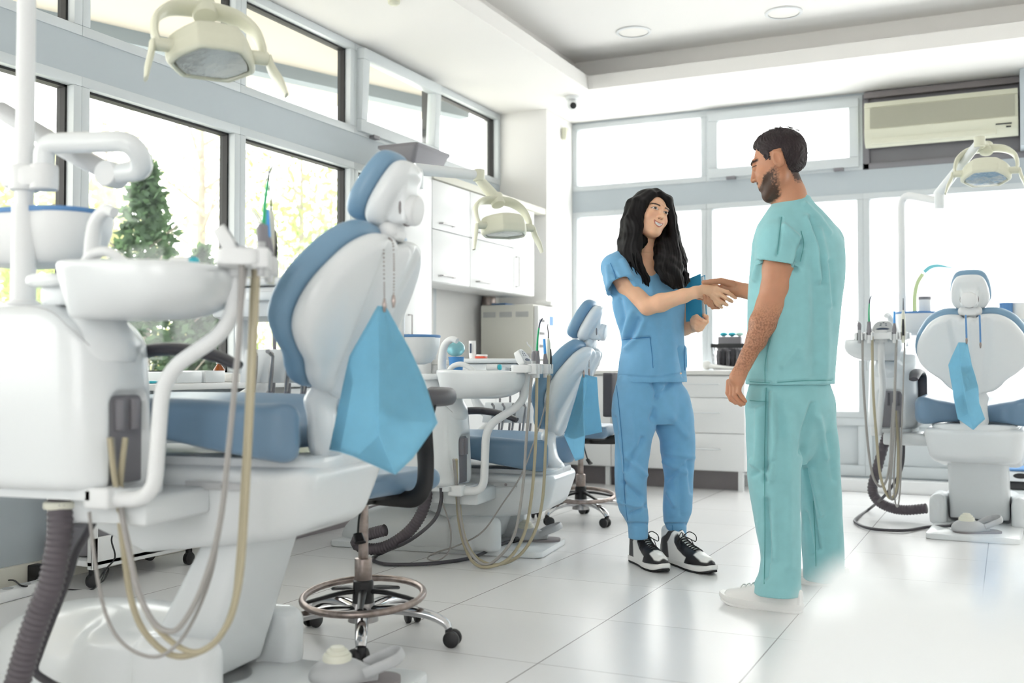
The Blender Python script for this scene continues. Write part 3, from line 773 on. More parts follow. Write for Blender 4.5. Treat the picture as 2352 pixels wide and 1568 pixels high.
    for z, sc_ in ((1.045, 1.0), (1.035, 1.01), (1.0, .985), (.955, .9), (.925, .78), (.915, .6)):
        r_.append([V((.44 + (x - .44) * sc_, .37 + (y - .37) * sc_, z)) for x, y in top])
    mb.loft(r_); P_['tray_body'] = (mb, 'white_soft')
    mb = MB(); mb.prism([(.445 + (x - .445) * 1.02, .34 + (y - .34) * 1.03) for x, y in top], 1.043, 1.056, bev=.005); P_['tray_mat'] = (mb, 'blue_pad')
    mb = MB(); mb.tube([(.405, .46, .795), (.405, .46, .812), (.405, .46, .82), (.405, .46, 1.0), (.405, .46, 1.06)], [.042, .042, .030, .030, .030], 28, 0); P_['pole_collar'] = (mb, 'white_soft')
    return P_

def column_part(lift):
    s = SDF((-.36, -.22, .02), (.5, .22, .30 + lift), .008); zt = .25 + lift; z0 = .05
    def fn(X, Y, Z):
        xr, xf = -.045 + .33 * (.435 - Z), .075 + .57 * (.467 - Z); r = .03
        dx = np.abs(X - (xr + xf) / 2) - (xf - xr) / 2; dy = np.abs(Y) - .155
        d = np.sqrt(np.maximum(dx + r, 0) ** 2 + np.maximum(dy + r, 0) ** 2) + np.minimum(np.maximum(dx, dy) + r, 0) - r
        return np.maximum(d, np.maximum(Z - zt, z0 - Z))
    s.field(fn); return s.mesh()

def base_parts(end):
    mb = MB(); mb.prism(rrect(-end, .90, -.225, .225, .03), .002, .03, bev=.006)
    s = SDF((-.3, -.28, .0), (1.1, .28, .34), .009)
    s.ell((.47, 0, .02), (.46, .225, .20)); s.rbox((.28, 0, .09), (.16, .20, .085), .04, k=.06); s.rbox((.12, .21, .095), (.13, .046, .095), .045, k=.03); s.rbox((.12, -.21, .095), (.13, .046, .095), .045, k=.03)
    s.rbox((.07, 0, .2), (.13, .162, .17), .02, k=.01, op='s')
    s.plane((0, 0, .02), (0, 0, -1)); return mb, s.mesh(1)

def lamp_at(root, lift, pole, bend, arm1, arm2, pos, u, n, lab, size=1.0, yoke=(.5, 0, 1)):
    """operating lamp: pole, bent arm, spring arm, yoke, head with reflector and two handles; points in chair coordinates"""
    L = lambda p: V((p[0], p[1], p[2]))
    mb = MB(); mb.tube(fillet([pole, bend, arm1], .09), .0225, 20, 0); obj('lamp_pole', mb, M['white_soft'], root)
    a1, a2 = L(arm1), L(arm2)
    mb = MB(); mb.rod(a1 + V((0, 0, -.045)), a1 + V((0, 0, .05)), .028, 20); j = a1 + V((0, 0, .05))
    d = (a2 - j); mb.tube([j - d.normalized() * .02, j + d * .3, a2], [.028, .026, .023], 16, 0, flat=(1.1, .9)); obj('spring_arm', mb, M['white'], root)
    pos, u, n = L(pos), L(u).normalized(), L(n).normalized(); u = (u - n * u.dot(n)).normalized(); v = n.cross(u)
    B = Matrix((( u.x, v.x, n.x, pos.x), (u.y, v.y, n.y, pos.y), (u.z, v.z, n.z, pos.z), (0, 0, 0, 1))) @ Matrix.Scale(size, 4)   # lamp frame: z = light direction
    wv = (L(yoke) - u * L(yoke).dot(u)).normalized(); wy = u.cross(wv)
    Y_ = Matrix(((u.x, wy.x, -wv.x, pos.x), (u.y, wy.y, -wv.y, pos.y), (u.z, wy.z, -wv.z, pos.z), (0, 0, 0, 1))) @ Matrix.Scale(size, 4)
    top = Y_ @ V((0, 0, -.145)); ux = wv
    mb = MB(); mb.rod(a2 + V((0, 0, .028)), a2 + V((0, 0, -.03)), .03, 20); mb.tube([a2 + V((0, 0, -.02)), a2 * .6 + top * .4 + V((.01, 0, 0)), top], [.024, .026, .032], 16, 5)
    mb.rod(top + wv * .03, top - wv * .03, .036, 20); obj('lamp_stem', mb, M['lamp_cream'], root)
    mb = MB(); yk = [(-.138, 0, .0), (-.142, 0, -.04), (-.128, 0, -.095), (-.08, 0, -.135), (0, 0, -.145), (.08, 0, -.135), (.128, 0, -.095), (.142, 0, -.04), (.138, 0, 0)]
    mb.tube([Y_ @ V(p) for p in yk], [.016, .017, .02, .024, .026, .024, .02, .017, .016], 12, 5, flat=(.6, 1.3), up=tuple(u))
    for sg in (-1, 1): mb.rod(B @ V((sg * .10, 0, 0)), B @ V((sg * .15, 0, 0)), .02, 18)
    obj('lamp_yoke', mb, M['lamp_cream'], root)
    s = SDF((-.15, -.12, -.09), (.15, .12, .09), .0035)
    outl = curve2([(.112, -.03), (.116, -.012), (.100, .025), (.066, .068), (.045, .080), (-.045, .080), (-.066, .068), (-.100, .025), (-.116, -.012), (-.112, -.03), (-.074, -.072), (-.05, -.082), (.05, -.082), (.074, -.072)], 3)
    def fn(X, Y, Z):
        d2 = poly_sd(X + 0 * Y, Y + 0 * X, outl) + .22 * np.maximum(0, -Z) + .0 * Z + .018; e = np.abs(Z + .006) - .050 + .018 + 1.6 * np.maximum(0, -Z) * (X * X + Y * Y) / .05
        return np.sqrt(np.maximum(d2, 0) ** 2 + np.maximum(e, 0) ** 2) + np.minimum(np.maximum(d2, e), 0) - .018
    s.field(fn)
    def cav(X, Y, Z):
        d2 = poly_sd(X + 0 * Y, Y + 0 * X, [(x * .84, y * .82) for x, y in outl]); return np.maximum(d2, np.abs(Z - .03) - .032)
    s.field(cav, k=.006, op='s')
    p, q = s.mesh(); Bn = np.array(B); p = p @ Bn[:3, :3].T + Bn[:3, 3]
    hd = pobj('lamp_head', (p, q), M['lamp_cream'], None); hd.parent = root
    mb = MB(); rings = [[B @ V((x * f, y * f, z)) for x, y in outl] for f, z in ((.80, .036), (.7, .018), (.5, .006), (.25, .001), (.02, 0))]
    mb.loft(rings, cap=True); rf = obj('reflector', mb, mat('faceted_reflector_' + lab, 'c9ccce', .12, metal=1, bump=.25, bscale=18), hd)
    mb = MB(); mb.box((-.03, -.03, .02), (-.018, .018, .034), .003, M=B); obj('bulb_shield', mb, M['print'], hd)
    mb = MB(); lr = [[B @ V((x * .83 * f, y * .81 * f, .038 + h)) for x, y in outl] for f, h in ((1, 0), (.99, .004), (.8, .012), (.4, .018), (.03, .02))]
    mb.loft(lr, cap=False); obj('lens_cover', mb, M['glass'], hd)
    for sg in (-1, 1):
        mb = MB(); mb.tube([B @ V((sg * .152, 0, -.004)), B @ V((sg * .158, .0, .03)), B @ V((sg * .172, .01, .075)), B @ V((sg * .182, .015, .118))], [.017, .019, .018, .011], 12, 4, flat=(.5, 1.2), up=tuple(u))
        obj('lamp_handle', mb, M['lamp_cream'], root)

PARTS = chair_parts()
SHARED = {}
LIFTED = [k for k in PARTS]
SUB = {'headrest_cushion': 'headrest_shell', 'headrest_knob': 'headrest_shell', 'hinge_gap': 'headrest_shell', 'headrest_hinge': 'headrest_shell', 'hinge_bar': 'headrest_shell',
       'socket_panel': 'spittoon_body', 'seam': 'spittoon_body', 'cup_filler': 'bowl', 'rinse_spout': 'bowl', 'valve': 'bowl', 'valve_cap': 'bowl', 'cup_shelf': 'bowl',
       'keypad': 'keypad_case', 'keypad_buttons': 'keypad_case', 'tray_mat': 'tray_body', 'service_slot': 'seat_tub', 'screw': 'seat_tub', 'tub_rim': 'seat_tub'}
SWING = ('tool_holder', 'keypad_case', 'saliva_ejector', 'suction_tip', 'air_syringe', 'scaler_handpiece')
def dental_chair(label, loc, deg, lift, end, lamp, skip=(), swing=0):
    root = thing('dental_chair', label, 'dental chair', loc, math.radians(deg), 'dental chairs with spittoon units')
    made = {}
    for nm in sorted(PARTS, key=lambda k: k in SUB):
        if nm in skip: continue
        if nm not in SHARED:
            a, m = PARTS[nm]
            if isinstance(a, MB): o = obj(nm, a, m if isinstance(m, list) else M[m], bpy.data.objects.new('tmp', None), ang=45)
            else: o = pobj(nm, a, M[m])
            SHARED[nm] = o.data; o.parent = None
        else:
            o = bpy.data.objects.new(nm, SHARED[nm]); C.objects.link(o)
        par = made.get(SUB.get(nm))
        if par is not None: o.parent = par; o.location = (0, 0, 0)
        else: o.parent = root; o.location = (0, 0, lift)
        if swing and nm in SWING: o.matrix_basis = Matrix.Translation((0, 0, lift)) @ Matrix.Translation((-.222, .47, 0)) @ Matrix.Rotation(math.radians(swing), 4, 'Z') @ Matrix.Translation((.222, -.47, 0))
        made[nm] = o
    o = pobj('lift_column', column_part(lift), M['white']); o.parent = root
    pm, bs = base_parts(end)
    obj('base_plate', pm, M['white'], root); o = pobj('base_cover', bs, M['white']); o.parent = root
    if lamp: lamp_at(root, lift, **lamp)
    return root, made
def lo2(c, px, py, x=None, y=None, z=None):
    """chair coordinates of a pixel on a plane of the chair's own frame (c = (loc, deg))"""
    Mi = (Matrix.Translation(V(c[0])) @ Matrix.Rotation(math.radians(c[1]), 4, 'Z')).inverted()
    o = Mi @ V((0, 0, EYE)); d = Mi.to_3x3() @ (c_f + c_r * ((px - CX) / FPX) - c_u * ((py - CY) / FPX))
    t = (x - o.x) / d.x if x is not None else (y - o.y) / d.y if y is not None else (z - o.z) / d.z
    return o + d * t
K1, K2, K3 = ((-1.899, 2.378, 0), 187), ((-2.242, 4.758, 0), 187), ((-.165, 6.40, 0), 87.5)
P1 = lo2(K1, 460, 118, y=.0); 
chair1, parts1 = dental_chair('nearest dental chair, raised high, with a blue seat, white shell back and basin at left', *K1, .25, .42,
    dict(pole=(.405, .46, 1.05), bend=(.405, .46, 2.03), arm1=(.10, .12, 2.06), arm2=tuple(lo2(K1, 425, -70, y=0)), pos=tuple(lo2(K1, 487, 118, y=0)), u=(-.64, -.77, 0), n=(-.28, .20, -1), yoke=(.40, -.33, 1), lab='near', size=1.1), swing=26)
chair2, parts2 = dental_chair('middle dental chair, set low, behind the near stool', *K2, 0, .215,
    dict(pole=(.405, .46, .80), bend=(.405, .46, 1.765), arm1=tuple(lo2(K2, 960, 412, y=.25)), arm2=tuple(lo2(K2, 1100, 402, y=.0)), pos=tuple(lo2(K2, 1160, 520, y=0)), u=(-.64, -.77, 0), n=(-.10, .06, -1), yoke=(.40, -.33, 1), lab='middle', size=1.1))
chair3, parts3 = dental_chair('rear dental chair at the right, seen straight from behind with its small blue bib', *K3, .18, .45,
    dict(pole=(.405, .44, .98), bend=(.405, .44, 1.96), arm1=tuple(lo2(K3, 2158, 462, x=.2)), arm2=tuple(lo2(K3, 2250, 325, x=0)), pos=tuple(lo2(K3, 2264, 395, x=0)), u=(0, -1, -.06), n=(-.38, 0, -1), lab='rear', size=1.12))

# jointed monitor arm clamped to the lamp pole of the nearest chair
mb = MB(); mb.box((.33, .425, 1.352), (.45, .495, 1.405), .012); mb.rod((.405, .46, 1.345), (.405, .46, 1.41), .037, 24); mb.rod((.345, .46, 1.345), (.345, .46, 1.408), .034, 24)
ma = obj('monitor_arm', mb, M['white_soft'], chair1)
mb = MB(); mb.tube(fillet([(.345, .46, 1.39), (.345, .46, 1.462), (.085, .455, 1.452), (.085, .40, 1.392), (.205, .385, 1.388)], [.035, .05, .05]), .026, 18, 0); obj('arm_tube', mb, M['white'], ma)
mb = MB(); mb.rod((.20, .355, 1.388), (.20, .415, 1.388), .033, 22); obj('arm_joint', mb, M['white_soft'], ma)
mb = MB(); mb.tube([(.215, .375, 1.395), (.33, .36, 1.45), (.45, .34, 1.51), (.62, .32, 1.60)], [.024, .025, .025, .025], 16, 3); obj('spring_link', mb, M['lgrey'], ma)
# ------------------------------------------------------------------ hoses of the chairs
def trace(K, pts, ys, floor_from=None, fz=.012, xend=None):
    out = []; n = len(pts)
    for i, (px, py) in enumerate(pts):
        if floor_from is not None and i >= floor_from: p = lo2(K, px, py, z=fz)
        else:
            t = i / (n - 1); p = lo2(K, px, py, y=ys[0] + (ys[1] - ys[0]) * t)
            if p.z < fz: p = lo2(K, px, py, z=fz)
        if xend and i >= n - xend[0]: p = lo2(K, px, py, x=xend[1])
        out.append(p)
    return out
def hose(root, K, pts, ys, r, m, nm='tool_hose', **kw):
    return obj(nm, MB().tube(trace(K, pts, ys, **kw), r, 10, 5), M[m], root)
def corrugated(root, K, pts, ys, r, nm='suction_hose', **kw):
    P_, _ = catmull(trace(K, pts, ys, **kw), [r] * len(pts), 14)
    # resample evenly, then ring by ring
    L = [0]
    for a, b in zip(P_, P_[1:]): L.append(L[-1] + (b - a).length)
    n = int(L[-1] / .0036); q = []; j = 0
    for i in range(n + 1):
        s_ = L[-1] * i / n
        while j < len(L) - 2 and L[j + 1] < s_: j += 1
        q.append(P_[j].lerp(P_[j + 1], (s_ - L[j]) / max(1e-9, L[j + 1] - L[j])))
    rr = [r * (1.0, 1.06, .97, .93)[i % 4] for i in range(len(q))]
    return obj(nm, MB().tube(q, rr, 18, 0), M['hose_dark'], root, ang=180)

hose(chair1, K1, [(585, 600), (580, 700), (574, 850), (567, 1000), (560, 1120), (551, 1270), (537, 1390), (500, 1468), (440, 1503), (385, 1500), (330, 1448), (300, 1370), (283, 1250), (274, 1170), (279, 1080), (288, 1005)], (.45, .50), .0075, 'hose_cream', xend=(2, .058))
hose(chair1, K1, [(592, 600), (584, 800), (571, 1050), (558, 1270), (544, 1370), (520, 1440), (470, 1492), (420, 1490), (360, 1440), (318, 1360), (294, 1250), (276, 1165), (262, 1090), (252, 1005)], (.50, .52), .0068, 'hose_cream', xend=(2, .058))
hose(chair1, K1, [(556, 600), (550, 760), (540, 880), (532, 960), (520, 1080), (510, 1170), (490, 1270), (455, 1370), (415, 1437), (385, 1449), (350, 1425), (315, 1350), (295, 1260), (280, 1180), (268, 1110), (262, 1060), (258, 1005)], (.56, .51), .0066, 'hose_grey')
hose(chair1, K1, [(566, 600), (552, 740), (541, 860), (528, 1000), (514, 1130), (503, 1215), (487, 1310), (455, 1400), (415, 1470), (365, 1507), (310, 1497), (265, 1457), (237, 1390), (220, 1300), (212, 1240), (205, 1175)], (.50, .53), .0042, 'hose_grey')
corrugated(chair1, K1, [(140, 1150), (139, 1167), (138, 1217), (130, 1275), (116, 1344), (90, 1409), (65, 1482), (40, 1568), (20, 1620)], (.50, .56), .030)
obj('hose_collar', MB().rod(lo2(K1, 139, 1149, y=.5), lo2(K1, 139, 1168, y=.5), .04, 24), M['white_old'], chair1)
hose(chair1, K1, [(236, 1110), (232, 1145), (225, 1174), (203, 1217), (174, 1268), (155, 1330), (120, 1420), (90, 1500), (80, 1540), (110, 1565), (150, 1585)], (.46, .40), .0105, 'dgrey', 'pedal_cable')
hose(chair2, K2, [(1233, 860), (1232, 960), (1229, 1040), (1221, 1139), (1204, 1226), (1169, 1282), (1121, 1302), (1087, 1291), (1065, 1247), (1054, 1195), (1050, 1143), (1048, 1055)], (.525, .50), .0072, 'hose_cream', xend=(1, .058))
hose(chair2, K2, [(1221, 862), (1213, 960), (1208, 1020), (1201, 1117), (1182, 1226), (1143, 1282), (1108, 1295), (1073, 1256), (1058, 1195), (1052, 1143), (1042, 1055)], (.578, .51), .0066, 'hose_grey', xend=(1, .058))
hose(chair2, K2, [(1260, 862), (1257, 940), (1254, 1009), (1247, 1139), (1230, 1217), (1199, 1269), (1160, 1293), (1117, 1293), (1082, 1265), (1060, 1200), (1050, 1061)], (.392, .46), .0072, 'hose_cream')
hose(chair2, K2, [(1266, 862), (1247, 952), (1221, 1030), (1195, 1095), (1152, 1160), (1108, 1221), (1052, 1252), (1000, 1269), (982, 1282), (1004, 1287), (1030, 1268), (1036, 1230), (1030, 1195), (1011, 1140)], (.345, .52), .0036, 'hose_grey')
corrugated(chair2, K2, [(980, 1118), (979, 1144), (965, 1185), (938, 1221), (897, 1250), (857, 1261), (822, 1252), (822, 1238), (850, 1226), (884, 1217)], (.5, .56), .0265, fz=.03)
obj('hose_collar', MB().rod(lo2(K2, 980, 1106, y=.5), lo2(K2, 980, 1120, y=.5), .036, 24), M['white_old'], chair2)
hose(chair3, K3, [(1979, 775), (1982, 860), (1989, 969), (1995, 1034), (2004, 1090), (2019, 1116), (2034, 1107), (2044, 1060), (2048, 980), (2050, 925)], (.50, .47), .0068, 'hose_grey') if False else None
def hose3(pts, x0, x1, r, m):
    n = len(pts); q = []
    for i, (px, py) in enumerate(pts):
        q.append(lo2(K3, px, py, x=x0 + (x1 - x0) * (i / (n - 1)) ** 1.5))
    return obj('tool_hose', MB().tube(q, r, 10, 5), M[m], chair3)
hose3([(1981, 772), (1982, 860), (1989, 969), (1995, 1034), (2004, 1090), (2019, 1116), (2034, 1107), (2044, 1060), (2048, 980), (2052, 925)], -.285, -.0, .0066, 'hose_grey')
hose3([(2003, 772), (2006, 904), (2014, 1012), (2021, 1086), (2034, 1129), (2047, 1144), (2060, 1116), (2063, 1034), (2058, 943)], -.285, -.0, .0075, 'hose_cream')
hose3([(2059, 775), (2055, 904), (2051, 1012), (2047, 1077), (2043, 1125), (2048, 1146), (2060, 1130), (2066, 1060), (2062, 943)], -.285, -.0, .0075, 'hose_grey')
hose3([(2078, 775), (2074, 904), (2070, 1012), (2069, 1099), (2063, 1160), (2056, 1151), (2053, 1099), (2056, 1034), (2060, 943)], -.285, -.0, .0042, 'hose_grey')
def corr3():
    pts = [(2038, 985), (2034, 1008), (2017, 1068), (2004, 1121), (2017, 1150), (2047, 1166), (2082, 1171), (2128, 1167)]
    q = [lo2(K3, px, py, x=.28 - .12 * i / 7) for i, (px, py) in enumerate(pts)]
    for p in q: p.z = max(p.z, .034)
    P_, _ = catmull(q, [.03] * len(q), 26); rr = [.029 * (1.0, 1.06, .97, .93)[i % 4] for i in range(len(P_))]
    obj('suction_hose', MB().tube(P_, rr, 18, 0), M['hose_dark'], chair3, ang=180)
corr3()
# amber tint: each chair also has an instrument unit on its far side
def delivery(root, lift, K, x0):
    y = -.62
    L = lambda px, py: lo2(K, px, py, y=y)
    mb = MB(); mb.box((x0 - .0, y - .17, .925 + lift), (x0 + .40, y + .15, .95 + lift), .01); mb.box((x0 + .02, y - .15, .815 + lift), (x0 + .38, y + .13, .925 + lift), .025)
    t = obj('instrument_table', mb, M['white_soft'], root)
    mb = MB(); mb.box((x0 + .09, y + .13, .872 + lift), (x0 + .21, y + .17, .902 + lift), .005); obj('table_handle', mb, M['white'], t)
    mb = MB()
    for k in range(3): mb.box((x0 + .04, y + .131, .875 + lift + k * .009), (x0 + .075, y + .1335, .879 + lift + k * .009))
    obj('vent_slots', mb, M['dgrey'], t)
    mb = MB(); mb.prism([(x0 - .06, -.0), (x0 + .22, 0), (x0 + .20, .11), (x0 - .06, .11)], -.03, .03, Matrix.Translation((0, y + .16, .60 + lift)) @ Matrix.Rotation(PI / 2, 4, 'X'), bev=.006); h = obj('handpiece_rack', mb, M['white_soft'], root)
    for k in range(4):
        x = x0 - .035 + k * .06
        a = V((x - .008, y + .22, .69 + lift)); b = V((x + .014, y + .20, .575 + lift))
        mb = MB(); mb.tube([b, b.lerp(a, .5), a], [.0065, .0082, .006], 12, 2)
        mb.tube([a, a + V((.006, .012, .012)), a + V((.0, .03, .012))], [.007, .008, .007], 12, 3); obj('handpiece', mb, M['steel'], root)
        mb = MB(); mb.tube([b, b + V((.012, -.005, -.06)), V((x + .02, y + .10, .49 + lift)), V((x + .004, y + .09, .62 + lift)), V((x + .005, y + .09, .82 + lift))], .0062, 8, 5); obj('handpiece_hose', mb, M['mgrey'], root)
    mb = MB(); mb.tube(fillet([(x0 + .33, y, .83 + lift), (x0 + .33, y, .70 + lift), (x0 + .20, y + .03, .60 + lift), (x0 + .30, y + .30, .46 + lift)], .07), .026, 16, 0); obj('table_arm', mb, M['white_soft'], root)
delivery(chair1, .25, K1, .13)
delivery(chair2, .0, K2, .10)

# ------------------------------------------------------------------ foot pedals with their cables
def pedal(label, p, rz, cable):
    t = thing('foot_pedal', label, 'foot pedal', p, rz, 'foot pedals')
    s = SDF((-.13, -.1, -.0), (.07, .1, .12), .004); s.ell((-.045, 0, .022), (.078, .066, .046)); s.cap((-.045, 0, .018), (.06, .0, .010), .042, .028, .03, sq=((0, 1, 0), .9)); s.plane((0, 0, .008), (0, 0, -1)); o = pobj('body', s.mesh(), M['lgrey']); o.parent = t
    obj('knob', MB().lathe([(.001, .100), (.018, .100), (.021, .096), (.021, .092), (.028, .091), (.031, .087), (.031, .081), (.037, .080), (.040, .075), (.041, .055)], 32, Matrix.Translation((-.045, 0, 0))), M['white_old'], t)
    mb = MB(); mb.tube([(.03, -.05, .035), (.07, -.052, .052), (.115, -.048, .07), (.135, 0, .078), (.115, .048, .07), (.07, .052, .055), (.03, .05, .035)], .015, 10, 5, flat=(1.0, .3), up=(0, 0, 1)); obj('lever', mb, M['lgrey'], t)
    mb = MB(); mb.prism(rrect(-.11, .13, -.065, .065, .05), .0, .009); obj('sole', mb, M['plinth'], t)
    if cable:
        mb = MB(); Mi = t.matrix_basis.inverted(); q = [Mi @ c for c in cable]; mb.tube(q, .0085, 10, 5); obj('cable', mb, M['dgrey'], t)
        mb = MB(); mb.rod(q[-1], q[-1] + (q[-1] - q[-2]).normalized() * .035, .014, 14); obj('cable_grommet', mb, M['black'], t)
    return t
pp = PX(812, 1566, Z=.03); pedal('grey foot pedal beside the stool at the bottom edge', (pp.x, pp.y, .03), math.radians(32), None)
pp = PX(1228, 1240, Z=.03)
pedal('grey foot pedal on the base plate of the middle chair', (pp.x, pp.y, .03), math.radians(20), [PX(1013, 1120, D=4.75), PX(1013, 1150, D=4.75), PX(997, 1194, D=4.72), PX(942, 1240, D=4.72)] + [PX(a, b, Z=.012) for a, b in ((880, 1268), (856, 1282), (870, 1292), (906, 1296), (997, 1293), (1087, 1279))] + [PX(1143, 1252, Z=.035), PX(1178, 1241, Z=.045)])
pp = PX(2240, 1222, Z=.03)
pedal('grey foot pedal in front of the rear chair column', (pp.x, pp.y, .03), math.radians(25), [PX(2076, 985, D=6.2), PX(2074, 1060, D=6.2), PX(2060, 1099, D=6.15), PX(2030, 1140, D=6.1)] + [PX(a, b, Z=.012) for a, b in ((1995, 1170), (1966, 1191), (1969, 1202), (2004, 1214), (2074, 1218), (2130, 1210))] + [PX(2186, 1206, Z=.05)])

# ------------------------------------------------------------------ stools on castors
def stool_parts():
    S = []
    s = SDF((-.24, -.24, .46), (.24, .24, .6), .006); s.rbox((0, 0, .53), (.185, .195, .036), .034, k=0); s.ell((-.0, 0, .60), (.16, .16, .045), k=.03, op='s'); S.append(('seat', s.mesh(1), 'vinyl_dark'))
    mb = MB(); mb.prism(rrect(-.16, .16, -.16, .16, .07), .485, .505, bev=.006); mb.box((-.06, -.05, .455), (.06, .05, .49), .01); S.append(('seat_plate', mb, 'black'))
    S.append(('gas_column', MB().rod((0, 0, .24), (0, 0, .47), .0165, 20), 'worn'))
    S.append(('column_sleeve', MB().rod((0, 0, .20), (0, 0, .275), .0285, 24, .1), 'worn'))
    mb = MB(); mb.tube([(0, 0, .125), (0, 0, .20), (0, 0, .205)], [.036, .033, .028], 24, 0); S.append(('hub_cover', mb, 'black'))
    mb = MB()
    for k in range(5):
        a = 2 * PI * k / 5 + .35; d = V((math.cos(a), math.sin(a), 0)); mb.tube([d * .02 + V((0, 0, .168)), d * .08 + V((0, 0, .165)), d * .186 + V((0, 0, .145))], [.013, .012, .009], 10, 3, flat=(.7, 1.1), up=(0, 0, 1))
    S.append(('ring_spokes', mb, 'black'))
    S.append(('foot_ring', MB().tube([(.197 * math.cos(a), .197 * math.sin(a), .152 + .018 * math.sin(a) - .005 * math.cos(a)) for a in np.linspace(0, 2 * PI, 49)[:-1]], .0115, 12, 0, closed=True), 'worn'))
    mb = MB(); mb.tube([(0, 0, .07), (0, 0, .10), (0, 0, .13)], [.05, .046, .036], 24, 0)
    S.append(('base_hub', mb, 'steel'))
    for k in range(5):
        a = 2 * PI * k / 5 + math.radians(22); d = V((math.cos(a), math.sin(a), 0)); mb = MB()
        mb.tube([d * .03 + V((0, 0, .105)), d * .12 + V((0, 0, .112)), d * .22 + V((0, 0, .10)), d * .275 + V((0, 0, .078)), d * .29 + V((0, 0, .06))], [.026, .023, .020, .019, .016], 14, 5, flat=(.75, 1.0), up=(0, 0, 1)); S.append(('base_leg', mb, 'chrome'))
        c = d * .29; e = V((-d.y, d.x, 0)); dd = Matrix.Rotation(.9 * k, 3, 'Z') @ e
        mb = MB(); f = dd.cross(V((0, 0, 1)))
        for sg in (-1, 1): mb.rod(c + dd * (sg * .008) + V((0, 0, .027)) + f * .012, c + dd * (sg * .026) + V((0, 0, .027)) + f * .012, .027, 22, .3)
        mb.rod(c + V((0, 0, .03)), c + V((0, 0, .06)), .012, 12); mb.box((-.008, -.02, .02), (.008, .02, .05), .004, M=Matrix.Translation(c + f * .006) @ Matrix.Rotation(math.atan2(f.y, f.x), 4, 'Z')); S.append(('castor', mb, 'black'))
    # swing support with ribbed sleeve and curved rest
    mb = MB(); mb.tube([(.03, 0, .478), (.15, 0, .478), (.215, 0, .485), (.25, 0, .52), (.258, 0, .58), (.252, 0, .66), (.262, 0, .74), (.275, 0, .79)], [.022, .022, .024, .026, .026, .024, .022, .022], 14, 6, flat=(.55, 1.2), up=(0, 1, 0)); S.append(('support_bar', mb, 'black'))
    mb = MB()
    for k in range(5): mb.tube([(.222 + .009 * k, .0, .486 + .004 * k * .2), (.256 + .006 * k, 0, .53), (.262 + .006 * k, 0, .60), (.256 + .006 * k, 0, .70)], .0045, 8, 5)
    S.append(('ribbed_sleeve', mb, 'black'))
    mb = MB(); mb.tube([(.285 * math.cos(a), .285 * math.sin(a), .805) for a in np.linspace(-.55, 1.5, 14)], [.012] + [.03] * 12 + [.012], 14, 2, flat=(.95, .7), up=(0, 0, 1)); S.append(('arm_rest', mb, 'dgrey'))
    mb = MB(); mb.tube([(.02, -.02, .46), (.035, -.06, .42), (.055, -.09, .37)], .004, 8, 4); mb.tube([(.055, -.09, .37), (.075, -.10, .345)], [.016, .02], 12, 2, flat=(.5, 1)); S.append(('height_lever', mb, 'black'))
    return S
def stool(label, c, rz, parts, back=False):
    t = thing('rolling_stool', label, 'stool', c, rz, 'rolling stools')
    for nm, a, m in parts:
        if back and nm in ('arm_rest', 'ribbed_sleeve'): continue
        if isinstance(a, MB): obj(nm, a, M[m], t)
        else: o = pobj(nm, a, M[m]); o.parent = t
    if back:
        s = SDF((.14, -.26, .60), (.34, .26, .90), .006)
        s.field(lambda X, Y, Z: np.maximum(np.abs(np.sqrt((X + .12) ** 2 + Y * Y) - .37) - .012, np.maximum(np.abs(Y) - .2, np.abs(Z - .745) - .115)) - .01); o = pobj('backrest', s.mesh(2), M['dgrey']); o.parent = t
    return t
SP = stool_parts()
sc1 = PX(834, 1474, Z=0); stool('blue-topped rolling stool with worn foot ring under the near blue bib', sc1, math.radians(-8), SP)
sc2 = PX(1334, 1196, Z=0); stool('rolling stool with a dark backrest between the middle chair and the woman', sc2, math.radians(12), SP, back=True)

